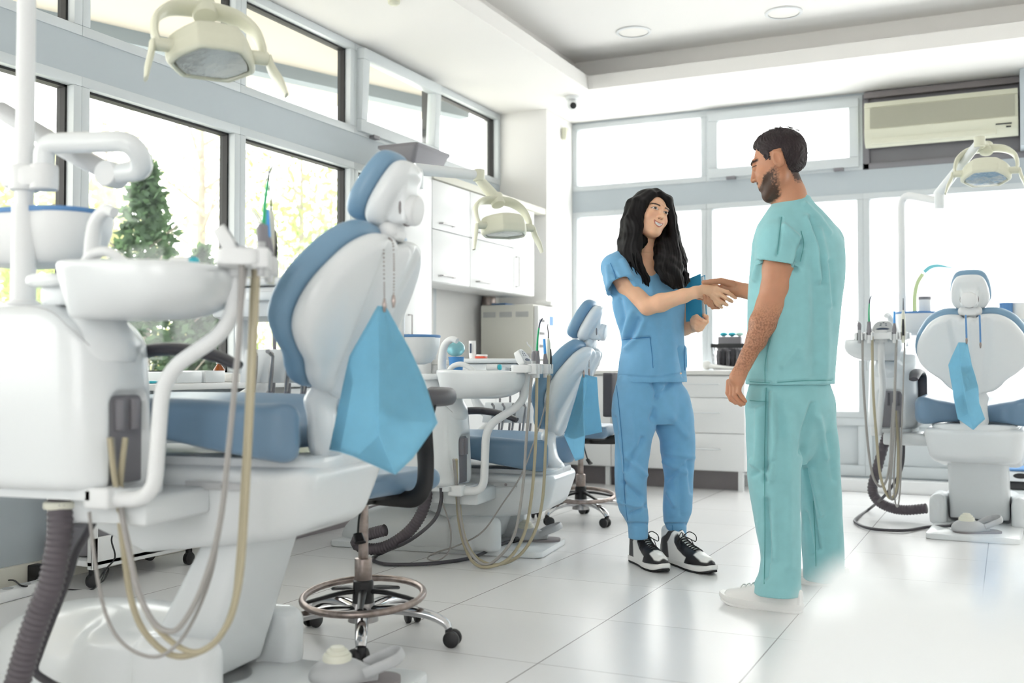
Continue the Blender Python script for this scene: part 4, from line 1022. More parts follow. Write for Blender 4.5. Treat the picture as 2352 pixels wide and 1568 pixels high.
# ------------------------------------------------------------------ paper bibs hung on chains
def bib(label, sheet, tri, clip, chains, cm, D, flaps=()):
    top = PX(*clip, D=D); t = thing('dental_bib', label, 'bib', top, 0, 'paper bibs on the chair backs')
    P_ = [PX(px, py, D=D + dd) for px, py, dd in sheet]
    bm = bmesh.new(); vs = [bm.verts.new(p - top) for p in P_]
    for f in tri: bm.faces.new([vs[i] for i in f])
    bmesh.ops.subdivide_edges(bm, edges=bm.edges[:], cuts=5, use_grid_fill=True); bmesh.ops.triangulate(bm, faces=bm.faces[:])
    for _ in range(1): bmesh.ops.smooth_vert(bm, verts=[v for v in bm.verts if not v.is_boundary], factor=.25, use_axis_x=True, use_axis_y=True, use_axis_z=True)
    for v in bm.verts: v.co += c_f * (mnoise.noise(v.co * 22) * .004 + mnoise.noise(v.co * 60) * .0012)
    me = bpy.data.meshes.new('sheet'); bm.to_mesh(me); bm.free(); me.materials.append(M['bib']); me.shade_flat() if False else me.shade_smooth(); me.set_sharp_from_angle(angle=math.radians(9))
    o = bpy.data.objects.new('sheet', me); C.objects.link(o); o.parent = t
    so_ = o.modifiers.new('paper', 'SOLIDIFY'); so_.thickness = .0012
    for fl in flaps:      # folded-over layers of the same sheet, lying just behind it
        bm = bmesh.new(); vv = [bm.verts.new(PX(px, py, D=D + dd + .006) - top) for px, py, dd in fl]; bm.faces.new(vv); bmesh.ops.triangulate(bm, faces=bm.faces[:]); bmesh.ops.subdivide_edges(bm, edges=bm.edges[:], cuts=3, use_grid_fill=True)
        me2 = bpy.data.meshes.new('folded_layer'); bm.to_mesh(me2); bm.free(); me2.materials.append(M['bib']); me2.shade_smooth(); o2 = bpy.data.objects.new('folded_layer', me2); C.objects.link(o2); o2.parent = t; s2 = o2.modifiers.new('paper', 'SOLIDIFY'); s2.thickness = .0012
    for ch in chains:
        Q = [PX(px, py, D=D + dd) - top for px, py, dd in ch]
        if cm == 'bead':
            mb = MB(); q, _ = catmull(Q, [0] * len(Q), 14); L = 0; acc = 0
            for a, b in zip(q, q[1:]):
                acc += (b - a).length
                if acc > .0058: mb.ball(b, .0024, 8); acc = 0
            obj('chain', mb, M['worn'], t)
        else: obj('lanyard', MB().tube(Q, .0045, 8, 4), M['blue_pad'], t)
        e = Q[-1]; d = V((0, 0, -1))
        obj('clip', MB().tube([e + V((0, 0, .004)), e - V((0, 0, .012)), e - V((0, 0, .03))], [.003, .006, .003], 8, 3), M['worn'], t)
    return t
bib('large pale blue paper bib hanging from a chain behind the nearest chair', 
    [(868, 702, 0), (886, 703, 0), (803, 818, .05), (870, 830, -.02), (940, 800, .05), (757, 1033, .09), (783, 1038, .03), (812, 880, .02), (868, 940, -.045), (900, 968, -.02), (1005, 971, .06), (818, 1050, -.005), (908, 1090, -.03), (948, 1052, -.0), (872, 1000, -.04), (975, 875, .06)],
    [(0, 3, 7, 2), (0, 1, 4, 3), (2, 7, 6, 5), (7, 3, 8, 14), (3, 4, 15, 8), (8, 15, 10, 9), (7, 14, 11, 6), (14, 8, 9), (14, 12, 11), (14, 9, 13, 12), (9, 10, 13)],
    (880, 700), [[(868, 545, .03), (880, 560, .0), (882, 620, .01), (883, 690, 0)], [(892, 545, .03), (903, 562, .0), (905, 630, .02), (904, 680, .02)]], 'bead', 2.72, [[(870, 706, 0), (886, 706, 0), (938, 802, .05), (973, 876, .06), (1000, 968, .06), (900, 966, -.02), (870, 938, -.045), (872, 830, -.02)], [(806, 822, .05), (812, 880, .02), (786, 1034, .03), (762, 1030, .09)], [(818, 1046, -.005), (872, 1000, -.04), (906, 1084, -.03)]])
bib('blue paper bib folded lengthwise behind the middle chair, beside the woman',
    [(1338, 858, 0), (1352, 862, 0), (1371, 866, .03), (1318, 930, .03), (1340, 935, -.03), (1362, 940, .0), (1296, 1000, .05), (1318, 1010, .0), (1344, 1000, -.04), (1383, 992, .02), (1322, 1058, .02), (1341, 1052, -.02), (1375, 930, .03)],
    [(0, 1, 4, 3), (1, 2, 12, 5), (1, 5, 4), (3, 4, 7, 6), (4, 5, 8), (4, 8, 7), (5, 12, 9, 8), (6, 7, 10), (7, 8, 11, 10)],
    (1341, 858), [[(1337, 800, .02), (1341, 812, 0), (1341, 852, 0)], [(1352, 800, .02), (1353, 812, 0), (1353, 848, .01)]], 'bead', 5.02, [[(1340, 862, 0), (1340, 935, -.03), (1342, 1000, -.04), (1320, 1008, .0), (1300, 998, .05), (1320, 932, .03)]])
bib('blue paper bib crumpled on a blue lanyard behind the rear chair at the right',
    [(2201, 786, 0), (2222, 787, 0), (2178, 838, .03), (2206, 840, -.02), (2232, 838, .02), (2192, 920, .02), (2215, 900, -.04), (2247, 888, .02), (2200, 962, .0), (2224, 950, -.03), (2249, 925, .01), (2236, 987, .0), (2262, 962, .01), (2247, 975, -.0)],
    [(0, 1, 3), (0, 3, 2), (1, 4, 3), (2, 3, 6, 5), (3, 4, 7, 6), (5, 6, 9, 8), (6, 7, 10, 9), (8, 9, 11), (9, 10, 12, 13), (9, 13, 11)],
    (2216, 786), [[(2218, 724, .03), (2219, 745, 0), (2220, 776, 0)], [(2250, 724, .03), (2251, 750, .0), (2252, 786, .0)]], 'cord', 5.36, [[(2206, 842, -.02), (2231, 840, .02), (2245, 887, .02), (2217, 900, -.04)], [(2194, 920, .02), (2215, 902, -.04), (2224, 948, -.03), (2202, 960, .0)]])
# ------------------------------------------------------------------ cupboards along the left wall, far end
def front(mb, x, y0, y1, z0, z1, gap=.003, t=.018): mb.box((x, y0 + gap, z0 + gap), (x + t, y1 - gap, z1 - gap), .002)
def handle(par, a, b, m='steel'):
    a, b = V(a), V(b); d = V((.028, 0, 0)); o = obj('handle', MB().tube([a, a + d, b + d, b], .0045, 8, 0), M[m], par, world=True); return o
XT = XL + .0
# tall cupboard
def unit(nm, label, cat, x1, y0, y1, z0, z1, group=None):
    t = thing(nm, label, cat, (XL + .15, (y0 + y1) / 2, z0), 0, group)
    obj('carcass', MB().box((XL + .11, y0, z0), (x1, y1, z1), .003), M['lam'], t, world=True); return t
fx = -3.32
t = unit('tall_cupboard', 'tall plain white cupboard at the near end of the hanging cupboards', 'cupboard', fx, 5.47, 5.808, 0, 2.12)
mb = MB(); front(mb, fx, 5.47, 5.808, .1, 2.12); dd = obj('door', mb, M['lam'], t, world=True); handle(dd, (fx + .018, 5.52, 1.10), (fx + .018, 5.52, 1.22))
mb = MB(); mb.loft([[V((x, y, z)) for x, y in rrect(-3.50 + i, -3.24 - i, 5.50 + i, 5.92 - i * .5, .03)] for i, z in ((.06, 2.122), (.04, 2.15), (.0, 2.235), (-.015, 2.25), (-.015, 2.265))]); o = obj('storage_tray', mb, M['mgrey']); tag(o, 'grey plastic tub standing on top of the tall cupboard', 'tub')
# hanging cupboards
hx = -3.32
for a, b, c, d_, lb in [(5.812, 6.33, 1.782, 2.10, 'upper left hanging cupboard beside the tall cupboard'), (6.33, 7.02, 1.782, 2.10, 'upper middle hanging cupboard behind the middle lamp'), (5.812, 6.33, 1.445, 1.782, 'lower left hanging cupboard above the paper dispenser'), (6.33, 7.02, 1.445, 1.782, 'lower middle hanging cupboard above the steriliser')]:
    t = unit('wall_cupboard', lb, 'cupboard', hx, a, b, c, d_, 'hanging white cupboards on the left wall')
    mb = MB(); front(mb, hx, a, b, c, d_, .0035); dd = obj('door', mb, M['lam'], t, world=True); handle(dd, (hx + .018, a + .09, c + .045), (hx + .018, a + .27, c + .045))
t = unit('wall_cupboard', 'narrow tall hanging cupboard with an upright handle next to the pillar', 'cupboard', hx, 7.02, 7.40, 1.445, 2.10, 'hanging white cupboards on the left wall')
mb = MB(); front(mb, hx, 7.02, 7.40, 1.445, 2.10, .0035); dd = obj('door', mb, M['lam'], t, world=True); handle(dd, (hx + .018, 7.065, 1.50), (hx + .018, 7.065, 1.72))
o = obj('cornice_board', MB().box((XL + .1, 5.812, 2.103), (hx + .03, 7.598, 2.15), .004), M['lam_edge']); tag(o, 'cream edged top board over the hanging cupboards', 'board')
# base cupboards and worktop along the left wall
t = thing('base_cupboard', 'white base cupboards under the left worktop at the far end', 'cupboard', (XL + .3, 6.9, 0))
obj('carcass', MB().box((XL + .03, 5.815, .1), (-3.16, 7.59, .915)), M['lam'], t, world=True)
for a in (5.815, 6.405, 6.995):
    mb = MB(); front(mb, -3.16, a, a + .59, .1, .91); dd = obj('door', mb, M['lam'], t, world=True); handle(dd, (-3.142, a + .08, .83), (-3.142, a + .24, .83))
obj('plinth', MB().box((XL + .05, 5.815, .0), (-3.2, 7.59, .1)), M['plinth'], t, world=True)
o = obj('worktop', MB().box((XL + .02, 5.812, .917), (-3.11, 7.595, .95), .004), M['counter']); tag(o, 'pale worktop along the left wall holding the steriliser', 'worktop')
ws = .951
def ibox(nm, label, cat, a, b, m, bev=.012, group=None):
    t = thing(nm, label, cat, ((a[0] + b[0]) / 2, (a[1] + b[1]) / 2, a[2]), 0, group); obj('case', MB().box(a, b, bev), M[m], t, world=True); return t
zt_ = 1.375; Yf = 7.16
t = ibox('steriliser', 'beige steel steriliser with vent slots on the left worktop', 'steriliser', (-3.645, Yf, ws), (-3.205, 7.57, zt_), 'beige')
for k in range(3):
    mb = MB()
    for j in range(14): xx = -3.62 + .137 * k + j * .0075; mb.box((xx, Yf - .002, zt_ - .095), (xx + .004, Yf, zt_ - .055))
    obj('vent', mb, M['lgrey'], t, world=True)
mb = MB()
for j in range(14): xx = -3.33 + j * .0075; mb.box((xx, Yf - .002, ws + .02), (xx + .004, Yf, ws + .055))
obj('vent', mb, M['lgrey'], t, world=True)
obj('front_panel', MB().box((-3.205, Yf + .01, ws + .01), (-3.165, 7.56, zt_ - .01), .012), M['lam'], t, world=True)
mb = MB()
for k in range(3): mb.box((-3.166, Yf + .03, ws + .10 + .095 * k), (-3.163, Yf + .12, ws + .12 + .095 * k))
obj('front_slots', mb, M['dgrey'], t, world=True)
obj('blue_sign', MB().box((-3.166, Yf + .22, ws + .27), (-3.1635, Yf + .29, ws + .34)), M['blue_pad'], t, world=True)
c_ = PX(1123, 690, Y=7.3); tt = thing('metal_pot', 'dark steel pot standing on top of the steriliser', 'pot', (c_.x, 7.3, zt_))
obj('pot_body', MB().lathe([(.001, .001), (.054, .001), (.056, .01), (.052, .072), (.055, .075), (.047, .075), (.047, .01), (.001, .008)], 28), M['worn'], tt); obj('rim', MB().tube([(.054 * math.cos(a), .054 * math.sin(a), .075) for a in np.linspace(0, 2 * PI, 25)[:-1]], .003, 6, 0, closed=True), M['steel'], tt)
c2 = PX(1082, 695, Y=7.3); o = obj('folded_cloth', MB().tube([(c2.x - .07, 7.3, zt_ + .008), (c2.x, 7.3, zt_ + .022), (c2.x + .06, 7.3, zt_ + .008)], [.006, .022, .008], 12, 5, flat=(.5, 1.6), up=(0, 0, 1)), M['dgrey']); tag(o, 'dark folded cloth on the steriliser left of the pot', 'cloth')
c2 = PX(1158, 700, Y=7.3); o = obj('blue_folder', MB().box((c2.x - .06, 7.2, zt_ + .001), (c2.x + .06, 7.4, zt_ + .014), .003), M['blue_pad']); tag(o, 'flat blue folder on the steriliser right of the pot', 'folder')
o = obj('paper_stack', MB().box((-3.30, 7.42, zt_ + .001), (-3.17, 7.56, zt_ + .035), .006), M['paper']); tag(o, 'low stack of white paper at the right end of the steriliser top', 'paper')
o = obj('paper_dispenser', MB().box((XL + .02, 5.95, 1.10), (XL + .10, 6.08, 1.34), .01), M['lgrey']); tag(o, 'pale paper dispenser on the wall below the cupboards', 'dispenser')
o = obj('notice', MB().box((XL + .012, 6.16, 1.12), (XL + .022, 6.30, 1.34)), M['paper']); tag(o, 'small white notice on the wall left of the steriliser', 'notice')
o = obj('splash_wall', MB().box((XL - .13, 5.815, .83), (XL + .01, 6.57, 2.1)), M['wall']); o.name = 'wall_left_niche'; tag(o, 'white wall of the niche under the hanging cupboards', 'building part', kind='structure')

# ------------------------------------------------------------------ cabinets under the back windows
yb = 7.62; zt2 = .845
def bx(px, Y=yb): return PX(px, 900, Y=Y).x
def cabinet(label, x0, x1, rows, feet=True, hz=True):
    t = thing('drawer_cabinet', label, 'cabinet', ((x0 + x1) / 2, yb + .2, .0), 0, 'white cabinets under the back windows')
    obj('carcass', MB().box((x0, yb, .145), (x1, YB - .17, zt2), .004), M['lam'], t, world=True)
    for z0, z1 in rows:
        mb = MB(); mb.box((x0 + .003, yb - .018, z0 + .002), (x1 - .003, yb, z1 - .002), .002); dd = obj('drawer', mb, M['lam'], t, world=True)
        if hz:
            zc = (z0 + z1) / 2 + .02; hx0 = x0 + (x1 - x0) * .12; hx1 = x0 + (x1 - x0) * .65
            obj('handle', MB().tube([(hx0, yb - .018, zc), (hx0, yb - .04, zc), (hx1, yb - .04, zc), (hx1, yb - .018, zc)], .0045, 8, 0), M['white'], dd, world=True)
    if feet:
        for fx_ in (x0 + .03, x1 - .06):
            obj('foot', MB().box((fx_, yb + .02, 0), (fx_ + .035, yb + .055, .15)), M['lam'], t, world=True)
    return t
xr = bx(1712); xl = bx(1585) - .12
cabinet('white three drawer cabinet on short feet between the woman and the man', xl, xr, [(.15, .42), (.42, .68), (.68, .84)])
cabinet('white cabinet behind the woman, mostly hidden by her legs', bx(1405), xl, [(.15, .84)], hz=False)
cabinet('white cabinet with a plain front behind the second stool', -3.27, bx(1405), [(.15, .84)], hz=False)
o = obj('plinth_board', MB().box((-3.27, yb + .10, 0), (xr - .05, yb + .12, .142)), M['plinth']); tag(o, 'dark grey plinth board behind the feet of the back cabinets', 'plinth')
o = obj('back_worktop', MB().box((-3.28, yb - .03, zt2 + .002), (xr + .01, YB - .16, zt2 + .035), .004), M['counter']); tag(o, 'pale worktop under the back windows behind the woman', 'worktop')
w2 = zt2 + .037
# wire basket with packets
def basket(label, x0, x1, y0, y1, z0, z1, m='black', mesh=True):
    t = thing('wire_basket', label, 'basket', ((x0 + x1) / 2, (y0 + y1) / 2, z0))
    mb = MB(); q = [V(p) for p in ((x0, y0, z1), (x1, y0, z1), (x1, y1, z1), (x0, y1, z1))]
    for i in range(4): mb.box(tuple(V((min(q[i].x, q[(i + 1) % 4].x) - .004, min(q[i].y, q[(i + 1) % 4].y) - .004, z1 - .028))), tuple(V((max(q[i].x, q[(i + 1) % 4].x) + .004, max(q[i].y, q[(i + 1) % 4].y) + .004, z1))))
    obj('rim', mb, M[m], t, world=True)
    mb = MB(); ins = .015; n = 14
    for k in range(n + 1):
        f = k / n; xa = x0 + (x1 - x0) * f; xb = x0 + ins + (x1 - x0 - 2 * ins) * f
        for dx in (-.02, .02):
            for yy, s_ in ((y0, 1), (y1, -1)): mb.tube([(xb, yy + s_ * ins, z0), (min(max(xa + dx, x0), x1), yy, z1 - .015)], .0014, 4, 0)
    for k in range(8):
        f = k / 7
        for xx, s_ in ((x0, 1), (x1, -1)): mb.tube([(xx + s_ * ins, y0 + (y1 - y0) * f, z0), (xx, y0 + (y1 - y0) * f, z1 - .015)], .0014, 4, 0)
    o = obj('mesh_sides', mb, M[m], t, world=True); tag(o, kind='stuff')
    obj('bottom', MB().box((x0 + ins, y0 + ins, z0), (x1 - ins, y1 - ins, z0 + .004)), M[m], t, world=True)
    return t
bY = 7.72
x0, x1 = PX(1634, 800, Y=bY).x, PX(1634, 800, Y=bY).x + .30
zb1 = PX(1660, 789, Y=bY).z
basket('black wire mesh basket on the back worktop between the two people', x0, x1, bY, bY + .2, w2, zb1)
for k in range(7):
    xx = x0 + .03 + .036 * k; r_ = random.Random(k)
    o = obj('wrapped_instrument', MB().box((xx, bY + .025, w2 + .006), (xx + .03, bY + .165, zb1 - .03 - r_.random() * .02), .008), M['dgrey'] if k % 2 else M['mgrey']); tag(o, 'dark wrapped instrument packet standing in the black wire basket', 'packet', 'packets in the black wire basket')
pb = PX(1668, 795, Y=bY + .22)
t = thing('packet_box', 'small grey box of blue caps behind the wire basket', 'box', (pb.x, bY + .29, w2)); zz = PX(1650, 773, Y=bY + .25).z - w2
obj('box_body', MB().box((-.07, -.05, 0), (.11, .05, zz), .004), M['mgrey'], t)
for k in range(3):
    r_ = random.Random(k + 20); o = obj('bouffant_cap', MB().ball((pb.x - .035 + .062 * k, bY + .285 + .01 * (k % 2), w2 + zz + .019), .030, 12, (1.1, .9, .6)), M['cyan'] if k < 2 else mat('pale_mint_cloth', 'bfe6dc', .8)); tag(o, ('blue crumpled cap at the left end of the grey box behind the basket', 'blue crumpled cap in the middle of the grey box behind the basket', 'pale mint crumpled cap on the grey box behind the basket')[k], 'cap', 'caps on the grey box')
pp_ = PX(1660, 840, Y=bY - .06)
o = obj('tissue_packet', MB().tube([(x0 + .0, bY - .045, w2 + .03), (x0 + .05, bY - .045, w2 + .022), (x0 + .16, bY - .045, w2 + .014), (x0 + .27, bY - .045, w2 + .018)], [.022, .022, .015, .012], 12, 4, flat=(.8, 1.5), up=(0, 0, 1)), M['paper']); tag(o, 'white soft packet lying in front of the wire basket', 'packet')
px_ = PX(1625, 830, Y=bY); t = thing('white_flower', 'small white crumpled ball on the back worktop left of the basket', 'cotton', (px_.x - .01, bY + .02, w2)); obj('cotton', MB().ball((0, 0, .035), .035, 12, (1, 1, 1)), M['paper'], t)
q = PX(1368, 823, Y=7.8); t = thing('table_mirror', 'round pale table mirror on the back worktop behind the middle chair', 'mirror', (q.x, 7.8, w2))
obj('disc', MB().rod((0, 0, q.z - w2), (.02, .015, q.z - w2), .072, 30), M['lgrey'], t); obj('stand', MB().tube([(0, 0, .0), (0, 0, .02), (.005, 0, q.z - w2 - .06)], [.05, .02, .012], 16, 0), M['lgrey'], t)
# ------------------------------------------------------------------ things on the chair units
def cup(label, p, r0, r1, h, m, group=None):
    t = thing('cup', label, 'cup', p, 0, group); obj('cup_body', MB().lathe([(.001, .001), (r0, .001), (r1, h), (r1 - .002, h), (r0 - .002, .004), (.001, .004)], 24), M[m], t); obj('cup_rim', MB().tube([(r1 * math.cos(a), r1 * math.sin(a), h) for a in np.linspace(0, 2 * PI, 21)[:-1]], .0016, 6, 0, closed=True), M[m], t); return t
def on_chair(K, lift, x, y, z): return Matrix.Translation(V(K[0])) @ Matrix.Rotation(math.radians(K[1]), 4, 'Z') @ V((x, y, z + lift))
def chx(K, px, py, y): return lo2(K, px, py, y=y)
c = chx(K2, 1048, 838, .50); pw = on_chair(K2, 0, c.x, .50, .873); cup('blue plastic cup on the basin of the middle chair', pw, .028, .036, .075, 'blue_clear')
c = chx(K2, 1050, 790, .34); pw = on_chair(K2, 0, c.x, .36, .99); o = obj('cup_cover', MB().ball(pw, .045, 16, (1, 1, .85)), mat('pale_cyan_film', '9fe0ea', .25, trans=.4)); tag(o, 'pale cyan crumpled bag behind the blue cup at the middle basin', 'bag')
# tray things by the middle chair: tube and soft red pack on the far instrument table
def far(K, px, py, y): return on_chair(K, 0, *lo2(K, px, py, y=y))
t0 = lo2(K2, 1085, 836, y=-.62); zt_ = .952
for nm, lb, px, w_, h_, m in (('paste_tube', 'white paste tube standing on the instrument table of the middle chair', 1085, .035, .10, 'paper'), ):
    p = on_chair(K2, 0, lo2(K2, px, 820, y=-.62).x, -.62, zt_); t = thing(nm, lb, 'tube', p); obj('tube_body', MB().tube([(0, 0, 0), (0, 0, .02), (0, 0, h_)], [w_ * .5, w_ * .6, w_ * .62], 14, 0, flat=(1, .6)), M['paper'], t); obj('print', MB().box((-.006, -.024, .03), (.006, -.0215, .085)), M['print'], t)
p = on_chair(K2, 0, lo2(K2, 1108, 825, y=-.62).x, -.60, zt_); t = thing('red_packet', 'small red and white packet on the instrument table of the middle chair', 'packet', p); obj('base', MB().box((-.03, -.02, 0), (.03, .02, .012), .003), M['red'], t); obj('top', MB().box((-.026, -.018, .012), (.034, .018, .022), .004), M['paper'], t)
# rear chair: box standing on the tray, cups on its far instrument table at the frame edge
pc = PX(2124, 712, D=6.35); t = thing('powder_jar', 'white jar with a grey lid on the tray of the rear chair', 'jar', on_chair(K3, .18, *[lo2(K3, 2124, 712, x=.5)[i] if i < 2 else 1.058 for i in range(3)]))
obj('jar_body', MB().lathe([(.001, 0), (.034, 0), (.036, .004), (.036, .078), (.001, .078)], 24), M['paper'], t); obj('lid', MB().lathe([(.001, .098), (.036, .098), (.038, .094), (.038, .078), (.001, .078)], 24), M['mgrey'], t)
tr = PX(2330, 735, D=6.0); t = thing('side_table', 'white side table with cups at the right frame edge behind the rear chair', 'table', (tr.x + .22, tr.y + .05, 0))
obj('table_top', MB().prism(rrect(-.30, .30, -.2, .2, .04), tr.z - .02, tr.z, bev=.006), M['white'], t); obj('stem', MB().rod((.08, 0, .03), (.08, 0, tr.z - .02), .03, 20), M['white'], t); obj('foot_plate', MB().lathe([(.001, 0), (.22, 0), (.22, .015), (.05, .035), (.001, .035)], 32, Matrix.Translation((.08, 0, 0))), M['white'], t)
for px, lb, m, r_ in ((2311, 'blue cup on the side table at the right frame edge', 'blue_pad', .036), (2339, 'white cup on the side table at the right frame edge', 'paper', .04)):
    p = PX(px, 732, D=6.0); cup(lb, (p.x, p.y, tr.z + .001), r_ * .9, r_, .095, m)
# floor machine right of the rear chair column
p = PX(2345, 1105, D=6.95); t = thing('suction_machine', 'small white and blue machine on a black base right of the rear chair', 'machine', (p.x + .08, p.y, 0))
zc = PX(2330, 1090, D=6.95).z
obj('cabinet', MB().box((-.16, -.15, 0), (.2, .15, zc - .085), .02), M['white'], t); obj('black_band', MB().box((-.155, -.145, zc - .085), (.2, .145, zc - .035), .01), M['black'], t); obj('cover', MB().box((-.16, -.15, zc - .035), (.2, .15, zc + .035), .02), M['white'], t); obj('blue_lid', MB().box((-.15, -.14, zc + .035), (.2, .14, zc + .05), .008), M['blue_pad'], t); obj('grip', MB().ball((-.08, -.15, zc + .005), .03, 14, (1.6, .15, .6)), M['black'], t)

# ------------------------------------------------------------------ under the left windows: trolley, power strip, sill things
A = PX(200, 1320, Z=0)
t = thing('trolley', 'low white trolley on black castors behind the nearest chair', 'trolley', (XL + .2, 3.46, 0))
q0, q1 = PX(205, 1345, Z=0), PX(415, 1290, Z=0)
yA, yB_ = 3.17, 3.76; xf = -3.385
for z0, z1, nm in ((.085, .11, 'lower_shelf'), (.50, .53, 'upper_shelf')): obj(nm, MB().box((XL + .04, yA, z0), (xf, yB_, z1), .006), M['lam'], t, world=True)
obj('front_rail', MB().box((xf - .012, yA, .075), (xf, yB_, .205), .004), M['lam'], t, world=True)
for x in (XL + .05, xf - .03):
    for y in (yA, yB_ - .03):
        obj('post', MB().box((x, y, .075), (x + .03, y + .03, .53), .003), M['lam'], t, world=True)
        mb = MB(); mb.rod((x + .003, y + .015, .030), (x + .027, y + .015, .030), .029, 22); mb.box((x + .006, y + .003, .035), (x + .024, y + .027, .076)); obj('castor', mb, M['black'], t, world=True)
o = obj('mesh_crate', MB().box((XL + .06, yA + .05, .112), (xf - .02, yA + .42, .235), .012), M['mgrey']); tag(o, 'grey crate on the lower shelf of the white trolley', 'crate')
# power strip and adapters by the wall
ps = PX(40, 1372, Z=0); t = thing('power_strip', 'white multi socket power strip on the floor at the left edge', 'power strip', (ps.x, ps.y, 0), math.radians(97))
obj('body', MB().box((-.2, -.03, 0), (.22, .03, .045), .008), M['lam'], t)
for k in range(4): obj('socket', MB().lathe([(.001, .0455), (.02, .0455), (.022, .047), (.019, .047), (.001, .044)], 18, Matrix.Translation((-.14 + .09 * k, 0, 0))), M['lgrey'], t)
pa = PX(80, 1343, Z=0); t = thing('power_adapter', 'black plug adapter standing by the left wall beside the power strip', 'adapter', (pa.x, pa.y, 0)); obj('brick', MB().box((-.03, -.025, 0), (.035, .03, .085), .006), M['black'], t)
obj('cord', MB().tube([V(x) - V((pa.x, pa.y, 0)) for x in (PX(75, 1345, Z=.03), PX(50, 1345, Z=.05), PX(30, 1332, Z=.045), PX(0, 1336, Z=.03), PX(-30, 1350, Z=.03))], .0035, 8, 5), M['black'], t)
mb = MB(); mb.tube([PX(*a, D=4.0) for a in ((265, 1215), (256, 1240), (264, 1280), (240, 1310), (222, 1340), (240, 1330), (248, 1305))] + [PX(215, 1352, Z=.006), PX(150, 1353, Z=.006)], .0032, 8, 5); o = obj('black_cord', mb, M['black']); tag(o, 'thin black cord dangling from the white trolley to the floor', 'cord')
# a side cabinet with trays and bottles below the left windows
t = thing('sill_cabinet', 'low white cabinet under the window behind the nearest seat', 'cabinet', (XL + .3, 4.8, 0))
obj('carcass', MB().box((XL + .11, 4.42, .1), (-3.36, 5.45, .797), .004), M['lam'], t, world=True)
for k in range(3):
    a = 4.42 + k * .343; mb = MB(); front(mb, -3.36, a, a + .343, .1, .795); dd = obj('door', mb, M['lam'], t, world=True); handle(dd, (-3.342, a + .10, .70), (-3.342, a + .24, .70))
obj('plinth', MB().box((XL + .13, 4.44, 0), (-3.40, 5.43, .1)), M['plinth'], t, world=True)
sz = .831
for px, w_, h_, lb in ((395, .16, .05, 'low white open tray on the sill cabinet, leftmost'), (455, .13, .055, 'white instrument box on the sill cabinet in the middle'),):
    p = PX(px, 890, X=-3.45); t = thing('instrument_tray', lb, 'tray', (-3.45, p.y, sz)); mb = MB(); mb.box((-.1, -w_ / 2, 0), (.1, w_ / 2, .006), .002)
    for s_ in (-1, 1): mb.box((-.1, s_ * w_ / 2 - .004, 0), (.1, s_ * w_ / 2 + .004, h_), .002); mb.box((s_ * .1 - .004, -w_ / 2, 0), (s_ * .1 + .004, w_ / 2, h_), .002)
    obj('tray_shell', mb, M['white'], t)
p = PX(503, 880, X=-3.4); t = thing('amber_bottle', 'small amber dropper bottle with a white label on the sill cabinet', 'bottle', (-3.4, p.y, sz))
obj('glass_body', MB().lathe([(.001, 0), (.026, 0), (.027, .004), (.027, .06), (.012, .082), (.012, .09), (.001, .09)], 24), M['amber'], t); obj('bottle_label', MB().lathe([(.0275, .008), (.0275, .048)], 24), M['paper'], t); obj('cap', MB().lathe([(.001, .115), (.012, .115), (.014, .11), (.014, .088), (.001, .088)], 18), M['paper'], t)
p = PX(529, 890, X=-3.4); o = obj('cotton_box', MB().box((-3.44, p.y - .03, sz), (-3.36, p.y + .03, sz + .04), .006), M['paper']); tag(o, 'small white box right of the amber bottle on the sill cabinet', 'box')
p = PX(338, 905, X=-3.4); o = obj('cyan_box', MB().box((-3.44, p.y - .05, sz), (-3.36, p.y + .05, sz + .012), .004), M['cyan']); tag(o, 'flat cyan case at the left end of the sill cabinet', 'case')

# ------------------------------------------------------------------ out-of-focus equipment close to the viewpoint, lower right
t = thing('equipment_table', 'blurred white rounded equipment top close to the viewpoint, lower right', 'equipment', PX(2200, 1568, D=.75) - V((0, 0, .3)))
zt3 = .80
ring = [PX(a, b, Z=zt3) for a, b in ((1740, 1640), (1775, 1520), (1815, 1420), (1862, 1335), (1925, 1282), (2000, 1300), (2090, 1348), (2200, 1342), (2500, 1338), (2760, 1480), (2600, 1760), (2100, 1800))]
poly, _ = catmull([V((p.x, p.y, 0)) for p in ring], [0] * len(ring), 6, True)
mb = MB(); cc = sum(poly, V()) / len(poly)
mb.loft([[V((cc.x + (p.x - cc.x) * f, cc.y + (p.y - cc.y) * f, z)) for p in poly] for f, z in ((.9, zt3 - .04), (.98, zt3 - .032), (1.0, zt3 - .016), (.985, zt3 - .004), (.95, zt3))])
obj('table_top', mb, M['white'], t, world=True)
obj('leg', MB().rod((cc.x, cc.y, .03), (cc.x, cc.y, zt3 - .035), .03, 20), M['white'], t, world=True); obj('foot_plate', MB().lathe([(.001, 0), (.2, 0), (.2, .015), (.04, .035), (.001, .035)], 32, Matrix.Translation((cc.x, cc.y, 0))), M['white'], t, world=True)
b0, b1 = PX(2300, 1365, Z=zt3), PX(2420, 1365, Z=zt3); zb_ = .9 - (b0 - V((0, 0, EYE))).dot(c_f) * (1245 - 844) / FPX
mb = MB(); e1_ = c_r * .07; e2_ = c_b * -.05; mb.prism([(b0.x, b0.y), (b0.x + e1_.x, b0.y + e1_.y), (b0.x + e1_.x + e2_.x, b0.y + e1_.y + e2_.y), (b0.x + e2_.x, b0.y + e2_.y)], zt3, zb_, bev=.006); obj('raised_block', mb, M['white'], t, world=True)
g0 = PX(2272, 1225, D=.46); g1 = V((PX(2264, 1385, D=.46).x, PX(2264, 1385, D=.46).y, zt3)); obj('clear_rod', MB().rod(g1, g0, .0026, 14), mat('pale_blue_clear_plastic', 'b9d2ec', .2, trans=.3), t, world=True)

